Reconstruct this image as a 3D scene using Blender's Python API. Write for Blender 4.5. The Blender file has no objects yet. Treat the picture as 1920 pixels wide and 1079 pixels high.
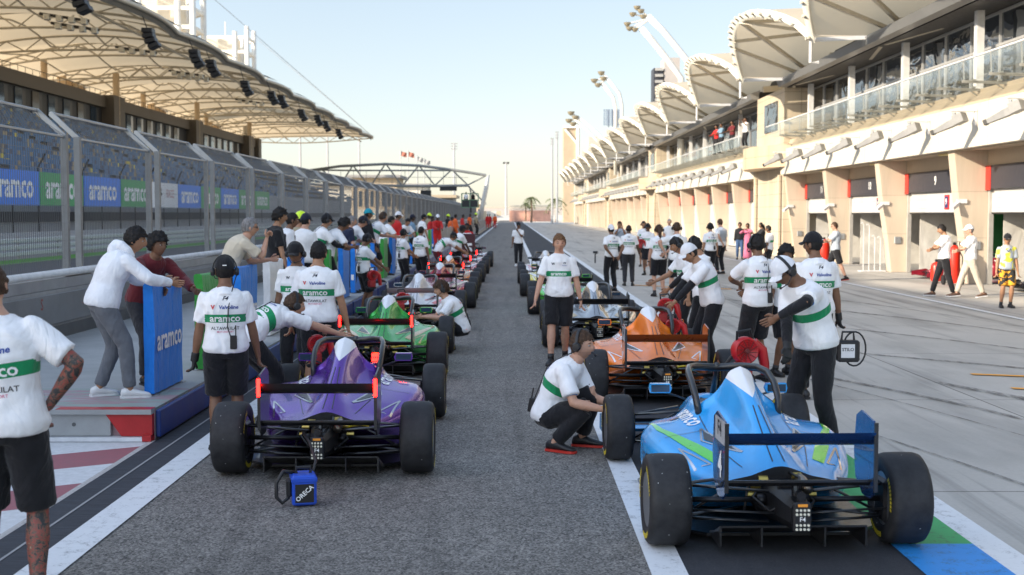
import bpy, math, random
from math import sin, cos, pi, radians as R
from mathutils import Vector as V, Matrix, noise, Euler
from mathutils.bvhtree import BVHTree
random.seed(7)
SC = bpy.context.scene
COL = SC.collection
ORD = ["first","second","third","fourth","fifth","sixth","seventh","eighth","ninth","tenth","eleventh","twelfth","thirteenth","fourteenth","fifteenth","sixteenth","seventeenth","eighteenth","nineteenth","twentieth"]
FPX, VX, HY, H = 2350.0, 958.0, 402.0, 2.05      # measured from the photograph: focal length (px), vanishing point, eye height

# ---------------------------------------------------------------- materials
class NT:
    def __init__(s, name):
        s.m = bpy.data.materials.new(name); s.m.use_nodes = True
        s.t = s.m.node_tree; s.b = s.t.nodes['Principled BSDF']; s.out = s.t.nodes['Material Output']
    def n(s, typ, ins=None, **kw):
        nd = s.t.nodes.new(typ)
        for k, v in kw.items(): setattr(nd, k, v)
        for k, v in (ins or {}).items(): s.set(nd.inputs[k], v)
        return nd
    def set(s, sock, v):
        if isinstance(v, bpy.types.NodeSocket): s.t.links.new(v, sock)
        elif isinstance(v, bpy.types.Node): s.t.links.new(v.outputs[0], sock)
        else:
            if sock.type == 'RGBA' and len(v) == 3: v = (*v, 1)
            sock.default_value = v
    def P(s, **kw):
        mp = {'color':'Base Color','rough':'Roughness','metal':'Metallic','coat':'Coat Weight','coatr':'Coat Roughness','spec':'Specular IOR Level','alpha':'Alpha','normal':'Normal','trans':'Transmission Weight','ecol':'Emission Color','estr':'Emission Strength','ior':'IOR','sss':'Subsurface Weight','sheen':'Sheen Weight'}
        for k, v in kw.items(): s.set(s.b.inputs[mp[k]], v)
        return s
    def math(s, op, a, b=0.0, c=0.0):
        nd = s.n('ShaderNodeMath', operation=op); s.set(nd.inputs[0], a); s.set(nd.inputs[1], b)
        if op in ('MULTIPLY_ADD', 'SMOOTH_MIN','COMPARE'): s.set(nd.inputs[2], c)
        return nd.outputs[0]
    def mix(s, f, a, b, blend='MIX'):
        nd = s.n('ShaderNodeMix', data_type='RGBA', blend_type=blend)
        s.set(nd.inputs[0], f); s.set(nd.inputs[6], a); s.set(nd.inputs[7], b)
        return nd.outputs[2]
    def co(s, scale=(1,1,1), kind='Object', rot=(0,0,0)):
        tc = s.n('ShaderNodeTexCoord'); mp = s.n('ShaderNodeMapping')
        s.set(mp.inputs[0], tc.outputs[kind]); mp.inputs['Scale'].default_value = scale; mp.inputs['Rotation'].default_value = rot
        return mp.outputs[0]
    def world(s, scale=(1,1,1)):
        g = s.n('ShaderNodeNewGeometry'); mp = s.n('ShaderNodeMapping'); s.set(mp.inputs[0], g.outputs['Position']); mp.inputs['Scale'].default_value = scale
        return mp.outputs[0]
    def noise(s, scale=5, detail=4, rough=.6, vec=None, dist=0.0):
        nd = s.n('ShaderNodeTexNoise'); nd.inputs['Scale'].default_value = scale; nd.inputs['Detail'].default_value = detail
        nd.inputs['Roughness'].default_value = rough; nd.inputs['Distortion'].default_value = dist
        if vec is not None: s.set(nd.inputs['Vector'], vec)
        return nd.outputs[0]
    def ramp(s, f, stops):
        nd = s.n('ShaderNodeValToRGB'); s.set(nd.inputs[0], f); e = nd.color_ramp.elements
        while len(e) < len(stops): e.new(.5)
        for i, (p, c) in enumerate(stops):
            e[i].position = p; e[i].color = (*c, 1) if len(c) == 3 else c
        return nd.outputs[0]
    def bump(s, h, strength=.3, dist=.01):
        nd = s.n('ShaderNodeBump'); nd.inputs['Strength'].default_value = strength; nd.inputs['Distance'].default_value = dist
        s.set(nd.inputs['Height'], h); s.set(s.b.inputs['Normal'], nd.outputs[0]); return s

def mixc(a, b, t): return tuple(x*(1-t)+y*t for x, y in zip(a, b))
_mc = {}
def mat(name, color, rough=.6, metal=0., var=.12, scale=6., bump=0., coat=0., spec=.5, bscale=None):
    """a plain material with uneven colour and roughness"""
    if name in _mc: return _mc[name]
    n = NT(name); vec = n.world()
    nz = n.noise(scale, 5, .65, vec)
    c = n.ramp(nz, [(.25, tuple(x*(1-var) for x in color)), (.75, tuple(min(1, x*(1+var)) for x in color))])
    rg = n.math('MULTIPLY_ADD', nz, .25, max(0.02, rough-.12))
    n.P(color=c, rough=rg, metal=metal, coat=coat, spec=spec)
    if bump: n.bump(n.noise(bscale or scale*6, 3, .6, vec), .5, bump)
    _mc[name] = n.m; return n.m
def emit(name, col, s):
    if name in _mc: return _mc[name]
    n = NT(name); n.P(color=col, ecol=col, estr=s, rough=.4); _mc[name] = n.m; return n.m

# ---------------------------------------------------------------- mesh builder
class MB:
    def __init__(s): s.v = []; s.f = []; s.mi = []
    def add(s, vs, fs, mi=0):
        b = len(s.v); s.v += [tuple(v) for v in vs]; s.f += [tuple(i+b for i in f) for f in fs]
        s.mi += [mi]*len(fs) if isinstance(mi, int) else mi
        return s
    def box(s, x0, x1, y0, y1, z0, z1, mi=0, M=None):
        vs = [V((x, y, z)) for x in (x0, x1) for y in (y0, y1) for z in (z0, z1)]
        if M is not None: vs = [M @ v for v in vs]
        return s.add(vs, [(0,1,3,2),(4,6,7,5),(0,4,5,1),(2,3,7,6),(0,2,6,4),(1,5,7,3)], mi)
    def cbox(s, c, d, mi=0, M=None):
        return s.box(c[0]-d[0]/2, c[0]+d[0]/2, c[1]-d[1]/2, c[1]+d[1]/2, c[2]-d[2]/2, c[2]+d[2]/2, mi, M)
    def rbox(s, x0, x1, y0, y1, z0, z1, r, mi=0, M=None):
        """box with all edges chamfered"""
        vs = []; idx = {}
        xs, ys, zs = (x0, x1), (y0, y1), (z0, z1)
        for i in (0, 1):
            for j in (0, 1):
                for k in (0, 1):
                    sx, sy, sz = (1, -1)[i]*r, (1, -1)[j]*r, (1, -1)[k]*r
                    p = (xs[i], ys[j], zs[k])
                    for a, d in enumerate(((0, sy, sz), (sx, 0, sz), (sx, sy, 0))):
                        idx[i, j, k, a] = len(vs); vs.append(V((p[0]+d[0], p[1]+d[1], p[2]+d[2])))
        fs = []
        for i in (0, 1): fs.append((idx[i,0,0,0], idx[i,0,1,0], idx[i,1,1,0], idx[i,1,0,0]))
        for j in (0, 1): fs.append((idx[0,j,0,1], idx[0,j,1,1], idx[1,j,1,1], idx[1,j,0,1]))
        for k in (0, 1): fs.append((idx[0,0,k,2], idx[0,1,k,2], idx[1,1,k,2], idx[1,0,k,2]))
        for j in (0, 1):
            for k in (0, 1): fs.append((idx[0,j,k,1], idx[1,j,k,1], idx[1,j,k,2], idx[0,j,k,2]))
        for i in (0, 1):
            for k in (0, 1): fs.append((idx[i,0,k,0], idx[i,1,k,0], idx[i,1,k,2], idx[i,0,k,2]))
        for i in (0, 1):
            for j in (0, 1): fs.append((idx[i,j,0,0], idx[i,j,1,0], idx[i,j,1,1], idx[i,j,0,1]))
        for i in (0, 1):
            for j in (0, 1):
                for k in (0, 1): fs.append((idx[i,j,k,0], idx[i,j,k,1], idx[i,j,k,2]))
        if M is not None: vs = [M @ v for v in vs]
        return s.add(vs, fs, mi)
    def loft(s, rings, mi=0, cap=True, closed=True):
        n = len(rings[0]); vs = [p for r in rings for p in r]; fs = []
        for a in range(len(rings)-1):
            for i in range(n if closed else n-1):
                j = (i+1) % n
                fs.append((a*n+i, a*n+j, (a+1)*n+j, (a+1)*n+i))
        if cap and closed:
            fs.append(tuple(range(n-1, -1, -1))); fs.append(tuple((len(rings)-1)*n+i for i in range(n)))
        return s.add(vs, fs, mi)
    def tube(s, pts, r, n=8, mi=0, cap=True, flat=1.0, up=None):
        pts = [V(p) for p in pts]; k = len(pts)
        rs = r if isinstance(r, (list, tuple)) else [r]*k
        rings = []; pu = None
        for i, p in enumerate(pts):
            t = (pts[min(i+1, k-1)]-pts[max(i-1, 0)])
            if t.length < 1e-9: t = V((0, 0, 1))
            t.normalize()
            if pu is None:
                u = V(up) if up else (V((0, 0, 1)) if abs(t.z) < .9 else V((1, 0, 0)))
            else: u = pu
            u = (u-t*u.dot(t)); u.normalize(); pu = u; w = t.cross(u)
            rr = rs[i]; ra, rb = rr if isinstance(rr, tuple) else (rr, rr*flat)
            rings.append([p+u*(cos(2*pi*j/n)*rb)+w*(sin(2*pi*j/n)*ra) for j in range(n)])
        return s.loft(rings, mi, cap)
    def bar(s, p, q, w, h=None, mi=0):
        h = h or w; p = V(p); q = V(q); t = (q-p).normalized()
        u = V((0, 0, 1)) if abs(t.z) < .95 else V((0, 1, 0))
        a = t.cross(u).normalized(); b = a.cross(t)
        rings = [[c+a*(x*w/2)+b*(y*h/2) for x, y in ((-1,-1),(1,-1),(1,1),(-1,1))] for c in (p, q)]
        return s.loft(rings, mi)
    def lathe(s, prof, c=(0,0,0), axis='z', n=24, mi=0, close=False):
        rings = []
        for r, h in prof:
            ring = []
            for j in range(n):
                a = 2*pi*j/n; x, y = r*cos(a), r*sin(a)
                p = {'z': (x, y, h), 'x': (h, x, y), 'y': (y, h, x)}[axis]
                ring.append((p[0]+c[0], p[1]+c[1], p[2]+c[2]))
            rings.append(ring)
        if close: rings.append(rings[0])
        return s.loft(rings, mi, cap=not close)
    def prism(s, poly, a, b, axis='y', mi=0):
        def P(u, v, w): return {'y': (u, w, v), 'x': (w, u, v), 'z': (u, v, w)}[axis]
        return s.loft([[P(u, v, a) for u, v in poly], [P(u, v, b) for u, v in poly]], mi)
    def grid(s, rows, mi=0): return s.loft(rows, mi, cap=False, closed=False)
    def sph(s, c, r, nu=12, nv=8, mi=0):
        r = r if isinstance(r, tuple) else (r, r, r)
        rings = [[(c[0]+r[0]*sin(pi*(k+.001)/nv)*cos(2*pi*j/nu), c[1]+r[1]*sin(pi*(k+.001)/nv)*sin(2*pi*j/nu), c[2]+r[2]*cos(pi*k/nv)) for j in range(nu)] for k in range(nv+1)]
        return s.loft(rings, mi, cap=False)
    def xf(s, M):
        s.v = [tuple(M @ V(v)) for v in s.v]; return s
    def merge(s, o, mi=None):
        return s.add(o.v, o.f, o.mi if mi is None else mi)
    def mesh(s, name, mats, smooth=False):
        me = bpy.data.meshes.new(name); me.from_pydata(s.v, [], s.f)
        for m in (mats if isinstance(mats, (list, tuple)) else [mats]): me.materials.append(m)
        me.polygons.foreach_set('material_index', s.mi)
        if smooth: me.polygons.foreach_set('use_smooth', [True]*len(me.polygons))
        me.validate(); me.update(); return me
    def build(s, name, mats, parent=None, smooth=False, sharp=None):
        me = s.mesh(name, mats, smooth)
        import bmesh
        bm = bmesh.new(); bm.from_mesh(me); bmesh.ops.recalc_face_normals(bm, faces=bm.faces); bm.to_mesh(me); bm.free()
        if smooth and sharp: me.set_sharp_from_angle(angle=R(sharp))
        return link(name, me, parent)
def link(name, me, parent=None):
    o = bpy.data.objects.new(name, me); COL.objects.link(o)
    if parent is not None:
        o.parent = parent
        if parent.get('_w'): o.matrix_parent_inverse = Matrix.Translation(-V(parent.location))
    return o
def tag(o, label=None, cat=None, group=None, kind=None):
    if label: o['label'] = label
    if cat: o['category'] = cat
    if group: o['group'] = group
    if kind: o['kind'] = kind
    return o
def thing(name, label, cat, loc=(0,0,0), rz=0., group=None, world=False):
    """an Empty at the base of a thing; world=True: its parts are built in scene coordinates"""
    o = bpy.data.objects.new(name, None); COL.objects.link(o); o.empty_display_size = .2
    o.location = loc; o.rotation_euler = (0, 0, rz)
    if world: o['_w'] = 1
    return tag(o, label, cat, group)
def struct(name, mb, m, **kw): return tag(mb.build(name, m, **kw), kind='structure')
def kids(o): return [c for c in COL.objects if c.parent == o]
def copy_tree(o, loc=None, rz=None, label=None, parent=None, remap=None, tree=None):
    c = o.copy(); COL.objects.link(c)
    if parent is not None: c.parent = parent
    if loc is not None: c.location = loc
    if rz is not None: c.rotation_euler = (0, 0, rz)
    if label: c['label'] = label
    if remap and c.data is not None and any(m and m.name in remap for m in c.data.materials):
        c.data = c.data.copy()
        for i, m in enumerate(c.data.materials):
            if m and m.name in remap: c.data.materials[i] = remap[m.name]
    for ch in (tree[o.name] if tree else kids(o)): copy_tree(ch, parent=c, remap=remap, tree=tree)
    return c
def tree_of(root):
    t = {}
    def rec(o):
        t[o.name] = kids(o)
        for k in t[o.name]: rec(k)
    rec(root); return t
def sheet(x0, x1, y0, y1, z, n=1):
    m = MB()
    ys = [y0+(y1-y0)*i/n for i in range(n+1)]
    for a, b in zip(ys, ys[1:]): m.add([(x0,a,z),(x1,a,z),(x1,b,z),(x0,b,z)], [(0,1,2,3)])
    return m
# ---------------------------------------------------------------- lettering
_tc = {}
def text2d(st, size=1., bold=.012, shear=0., sx=1.):
    key = (st, bold, shear)
    if key not in _tc:
        cu = bpy.data.curves.new('t', 'FONT'); cu.body = st; cu.size = 1; cu.offset = bold; cu.shear = shear; cu.resolution_u = 2
        cu.align_x = 'CENTER'; cu.align_y = 'CENTER'; cu.fill_mode = 'FRONT'
        o = bpy.data.objects.new('t', cu)
        me = o.to_mesh()
        _tc[key] = ([(v.co.x, v.co.y) for v in me.vertices], [tuple(p.vertices) for p in me.polygons])
        o.to_mesh_clear(); bpy.data.objects.remove(o); bpy.data.curves.remove(cu)
    vs, fs = _tc[key]
    return [(x*size*sx, y*size) for x, y in vs], fs
def text_flat(mb, st, o, xd, yd, size, mi=0, **kw):
    vs, fs = text2d(st, size, **kw); o, xd, yd = V(o), V(xd), V(yd)
    mb.add([o+xd*x+yd*y for x, y in vs], fs, mi); return mb
def project(mb, bvh, vs, fs, o, xd, yd, mi=0, off=.004, back=.6):
    """lay flat shapes on a curved surface: every vertex is moved along the direction into the surface"""
    o, xd, yd = V(o), V(xd).normalized(), V(yd).normalized(); nd = -(xd.cross(yd)).normalized()
    hits = []
    for x, y in vs:
        h = bvh.ray_cast(o+xd*x+yd*y-nd*back, nd)
        hits.append(h[0]-nd*off if h[0] is not None else None)
    ok = [f for f in fs if all(hits[i] is not None for i in f) and max((hits[i]-hits[f[0]]).length for i in f) < .2]
    mb.add([h if h is not None else (0,0,0) for h in hits], ok, mi)
def bvh_of(o): me = o.data; return BVHTree.FromPolygons([v.co for v in me.vertices], [tuple(p.vertices) for p in me.polygons])
# shared plain materials needed early
M_REDC = mat('red_cooler', (.42,.010,.014), .35, var=.2, scale=6); M_BLK = mat('black_plastic', (.012,.012,.014), .45); M_INK = mat('black_ink', (.01,.01,.012), .5); M_WHT = mat('white_ink', (.85,.85,.85), .5, var=.03)
# ---------------------------------------------------------------- people
def skin_mat(name, col):
    n = NT(name); tc = n.co(); nz = n.noise(14, 4, .6, tc)
    at = n.n('ShaderNodeAttribute', attribute_name='zone'); z_ = n.n('ShaderNodeSeparateColor', {0: at.outputs['Color']})
    c = n.ramp(nz, [(.3, tuple(x*.86 for x in col)), (.7, tuple(min(1, x*1.1) for x in col))])
    c = n.mix(z_.outputs[0], c, (min(1,col[0]*1.0), col[1]*.55, col[2]*.55))     # lips, ears
    tat = n.noise(26, 3, .8, tc, 1.2)
    c = n.mix(z_.outputs[1], c, n.ramp(tat, [(.40, (.03,.035,.04)), (.50, (.16,.10,.07)), (.56, (.35,.06,.05)), (.66, (.06,.09,.06)), (.75, tuple(col))]))
    c = n.mix(z_.outputs[2], c, tuple(x*.62 for x in col))                      # shaved hair shadow
    n.P(color=c, rough=.5, sss=.04, spec=.4); n.bump(nz, .2, .004); return n.m
SK = {'fair': skin_mat('skin_fair', (.52,.29,.20)), 'tan': skin_mat('skin_tan', (.36,.19,.11)), 'brown': skin_mat('skin_brown', (.19,.095,.055)), 'dark': skin_mat('skin_dark', (.085,.045,.03))}
def hair_mat(name, col):
    n = NT(name); g = n.noise(1, 4, .7, n.co((60, 60, 12)), .4); n.P(color=n.ramp(g, [(.3, tuple(x*.4 for x in col)), (.7, tuple(x*1.5 for x in col))]), rough=.62, spec=.3); n.bump(g, .9, .010); return n.m
HA = {'black': hair_mat('hair_black', (.012,.010,.010)), 'brown': hair_mat('hair_brown', (.06,.032,.018)), 'red': hair_mat('hair_light_brown', (.16,.08,.035)), 'grey': hair_mat('hair_grey', (.22,.21,.21))}
def cloth(name, col, rough=.85, team=False, fine=420, var=.06):
    if name in _mc: return _mc[name]
    n = NT(name); tc = n.co(); nz = n.noise(9, 5, .65, tc)
    c = n.ramp(nz, [(.3, tuple(x*(1-var) for x in col)), (.7, tuple(min(1, x*(1+var)) for x in col))])
    if team:
        at = n.n('ShaderNodeAttribute', attribute_name='zone'); z = n.n('ShaderNodeSeparateColor', {0: at.outputs['Color']})
        t_ = z.outputs[0]; arm = z.outputs[1]
        def band(x, lo, hi): return n.math('MULTIPLY', n.math('GREATER_THAN', x, lo), n.math('LESS_THAN', x, hi))
        torso = n.math('LESS_THAN', arm, .02)
        c = n.mix(n.math('MULTIPLY', band(t_, .435, .575), torso), c, (.012,.26,.10))
        c = n.mix(band(arm, .80, .84), c, (.04,.22,.60)); c = n.mix(band(arm, .88, .905), c, (.04,.22,.60))
    n.P(color=c, rough=rough, spec=.25, sheen=.15)
    fold = n.noise(5.5, 3, .55, n.co((1,1,.45)), 1.3)
    n.bump(n.math('ADD', n.math('MULTIPLY', fold, 1.0), n.math('MULTIPLY', n.noise(fine, 1, .5, tc), .03)), .75, .045)
    _mc[name] = n.m; return n.m
CL = {'team': cloth('team_shirt_white', (.82,.82,.84), team=True), 'white': cloth('white_shirt', (.82,.82,.83)), 'black': cloth('black_cloth', (.012,.012,.015), var=.3), 'charcoal': cloth('charcoal_cloth', (.03,.03,.035), var=.2),
      'grey': cloth('grey_trousers', (.13,.14,.16), var=.12), 'beige': cloth('beige_polo', (.62,.54,.42)), 'stone': cloth('stone_trousers', (.50,.44,.36)), 'maroon': cloth('maroon_jacket', (.12,.015,.02)),
      'red': cloth('red_overall', (.50,.02,.02)), 'orange': cloth('orange_vest_cloth', (.75,.13,.03)), 'navy': cloth('navy_cloth', (.015,.02,.05)), 'hoodie': cloth('white_hoodie', (.78,.80,.85)), 'jeans': cloth('blue_jeans', (.04,.08,.17)),
      'pink': cloth('pink_dress', (.50,.13,.22)), 'greytee': cloth('grey_tee', (.36,.40,.45)), 'bluegrey': cloth('blue_grey_shirt', (.16,.26,.36)), 'amber': cloth('amber_print', (.62,.28,.02)), 'yellow': cloth('yellow_print', (.65,.58,.05)), 'khaki': cloth('khaki', (.35,.30,.2))}
def patterned(name, a, b_, sc):
    n = NT(name); nz = n.noise(sc, 2, .5, n.co(), .6); n.P(color=n.ramp(nz, [(.50, a), (.54, b_)]), rough=.85); _mc[name] = n.m; return n.m
CL['amber'] = patterned('amber_black_print', (.02,.02,.02), (.65,.30,.02), 9); CL['greyyellow'] = patterned('grey_yellow_print', (.36,.40,.45), (.62,.58,.05), 5)
M_CAPB = cloth('cap_black', (.010,.010,.013)); M_CAPW = cloth('cap_white', (.74,.74,.77)); M_HIVIS = mat('helmet_lime', (.62,.85,.02), .35); M_CAPT = cloth('cap_teal', (.02,.28,.36)); M_CAPN = cloth('cap_navy', (.015,.018,.035))
M_EYEW = mat('eye_white', (.38,.35,.33), .3); M_IRIS = mat('iris', (.02,.012,.01), .2); M_SOLE = mat('shoe_white', (.7,.7,.7), .6); M_SHB = mat('shoe_black', (.014,.014,.016), .5); M_SHR = mat('shoe_red_trim', (.5,.03,.02), .5); M_GLV = mat('glove_black', (.012,.012,.013), .6); M_WATCH = mat('watch_grey', (.3,.33,.36), .3)
M_BROW = mat('brow_dark', (.02,.013,.01), .8)
def ell(c, fr, rx, ry, n=16, sq=.9):
    """one ring: centre c, frame fr (3x3), half width rx (x), half depth ry (y)"""
    out = []
    for j in range(n):
        a = 2*pi*j/n; ca, sa = cos(a), sin(a)
        out.append(c+fr @ V((rx*math.copysign(abs(ca)**sq, ca), ry*math.copysign(abs(sa)**sq, sa), 0)))
    return out
def sm(a, b, x): x = min(1, max(0, (x-a)/(b-a))); return x*x*(3-2*x)
def ik(a, b, l1, l2, pole):
    a, b = V(a), V(b); d = b-a; L = min(d.length, (l1+l2)*.999); d.normalize(); b = a+d*L
    x = (l1*l1-l2*l2+L*L)/(2*L); h = math.sqrt(max(0, l1*l1-x*x)); p = V(pole); p = p-d*p.dot(d)
    if p.length < 1e-6: p = V((0, 1, 0))
    return a+d*x+p.normalized()*h, b
TMP = bpy.data.scenes.new('workbench')
JUNK = []
WB = bpy.data.objects.new('workpiece', bpy.data.meshes.new('workpiece')); TMP.collection.objects.link(WB)
WBR = WB.modifiers.new('r', 'REMESH'); WBR.mode = 'VOXEL'; WBR.use_smooth_shade = True
WBS = WB.modifiers.new('s', 'SMOOTH')
def remesh(mb, vox, sm_it=4, fac=.5, amp=0., seed=0):
    me = WB.data; me.clear_geometry(); me.from_pydata(mb.v, [], mb.f); me.update()
    WBR.voxel_size = vox; WBS.iterations = sm_it; WBS.factor = fac
    vl = TMP.view_layers[0]; WB.update_tag(); me.update_tag(); vl.update(); dg = vl.depsgraph
    ev = WB.evaluated_get(dg).data; n_ = len(ev.vertices)
    import numpy as np
    a = np.empty(n_*3, 'f'); ev.vertices.foreach_get('co', a); L_ = np.empty(len(ev.loops), 'i'); ev.loops.foreach_get('vertex_index', L_)
    ps = np.empty(len(ev.polygons), 'i'); ev.polygons.foreach_get('loop_start', ps); pt = np.empty(len(ev.polygons), 'i'); ev.polygons.foreach_get('loop_total', pt)
    out = bpy.data.meshes.new('cloth'); out.vertices.add(n_); out.vertices.foreach_set('co', a); out.loops.add(len(L_)); out.loops.foreach_set('vertex_index', L_)
    out.polygons.add(len(ps)); out.polygons.foreach_set('loop_start', ps); out.polygons.foreach_set('use_smooth', [True]*len(ps)); out.update(calc_edges=True)
    if amp:
        nb = np.empty(n_*3, 'f'); out.vertices.foreach_get('normal', nb); b_ = a.copy()
        for q in range(n_):
            c = V(a[3*q:3*q+3].tolist()); p = c*5.5+V((seed*3.1, seed, 0)); p2 = c*14+V((seed, 0, seed))
            k = amp*((1-abs(noise.noise(V((p.x+1.2*noise.noise(p), p.y, p.z*1.3)))*2))*.8+noise.noise(p2)*.35)
            b_[3*q:3*q+3] += nb[3*q:3*q+3]*k
        out.vertices.foreach_set('co', b_); out.update()
    return out
def headshape(d):
    """unit direction -> point on the head (metres, centre between the ears)"""
    x, y, z = d
    rx, ry, rz_ = .077, .098, .117
    p = V((x*rx, y*ry, z*rz_))
    if z < 0:
        k = -z; p.x *= 1-.30*k**1.6; 
        if y < 0: p.y *= 1-.45*k
        else: p.y *= 1-.12*k; p.z *= 1.0
    if z > .2: p.y *= 1-.05*(z-.2); 
    if y > .2:
        f = sm(.2, .8, y); p.y -= .006*f*(abs(x)/.5)**2
        X, Z = p.x, p.z
        p.y += .022*math.exp(-(X/.0100)**2)*sm(.022, -.030, Z)*sm(-.052, -.036, Z)*f        # nose
        p.y += .008*math.exp(-(X/.010)**2)*sm(.04, .01, Z)*sm(-.04, 0, Z)*f
        p.y -= .011*math.exp(-((abs(X)-.031)/.015)**2-((Z-.006)/.012)**2)*f                # eye sockets
        p.y += .005*math.exp(-((abs(X)-.028)/.022)**2-((Z-.028)/.009)**2)*f                # brow
        p.y += .006*math.exp(-(X/.020)**2-((Z+.066)/.008)**2)*f                            # lips
        p.y -= .005*math.exp(-(X/.024)**2-((Z+.082)/.007)**2)*f
        p.y += .010*math.exp(-(X/.022)**2-((Z+.104)/.014)**2)*f                            # chin
    return p
def head_grid(nu, nv, infl=0., keep=None, jit=0., seed=0, scale=1., topx=0.):
    """grid of the head (or of a shell round it)"""
    m = MB(); idx = {}
    for a in range(nv+1):
        th = pi*a/nv
        for b in range(nu):
            ph = 2*pi*b/nu; d = V((sin(th)*sin(ph), sin(th)*cos(ph), cos(th)))
            p = headshape(d)
            if infl: 
                k = infl+(jit*noise.noise(d*5+V((seed, 0, 0))) if jit else 0)+ (jit*.7*noise.noise(d*14+V((0, seed, 0))) if jit else 0)+topx*max(0, d.z)
                p = p+d*k
            idx[a, b] = len(m.v); m.v.append(tuple(p))
    for a in range(nv):
        for b in range(nu):
            c = (b+1) % nu; q = (idx[a,b], idx[a,c], idx[a+1,c], idx[a+1,b])
            if keep is not None:
                ce = sum((V(m.v[i]) for i in q), V())/4
                if not keep(ce): continue
            m.f.append(q); m.mi.append(0)
    return m
def hand(fr, wrist, curl, side, n=6, sc=1., grip=False):
    """palm, four bent fingers of different length and a thumb. fr: columns = across (towards the thumb), palm normal, along the hand"""
    ax, nz_, al = fr.col[0], fr.col[1], fr.col[2]
    palm = MB(); rings = []
    for t, wx, wn in ((-.01,.027,.020),(.02,.034,.017),(.05,.041,.015),(.08,.042,.013),(.092,.038,.010)):
        rings.append(ell(wrist+al*t*sc, Matrix((ax*sc, nz_*sc, al)).transposed(), wx, wn, 8, .8))
    palm.loft(rings)
    fing = MB()
    for k, (off, L) in enumerate(((.030,.072),(.010,.080),(-.010,.074),(-.029,.058))):
        p = wrist+al*.080*sc+ax*off*sc; pts = [p-al*.02]; d = al.copy(); c = curl*(1+.12*k)
        for seg, f_ in enumerate((.45,.32,.26)):
            Rm = Matrix.Rotation(c*(.75 if seg == 0 else 1.), 3, ax) if True else None
            d = Rm @ d; pts.append(pts[-1]+d*L*f_*sc*(1.35 if seg == 0 else 1))
        fing.tube(pts, [.0095*sc, .0092*sc, .0085*sc, .0065*sc], n)
    p = wrist+al*.025*sc+ax*.030*sc; d = (al*.72+ax*.65+nz_*.25).normalized()
    d2 = (al*.95+ax*.15+nz_*.35*(1+curl)).normalized()
    fing.tube([p-d*.015, p+d*.035*sc, p+d*.035*sc+d2*.032*sc, p+d*.035*sc+d2*.056*sc], [.014*sc, .0125*sc, .0105*sc, .0075*sc], n)
    return palm, fing
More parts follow.
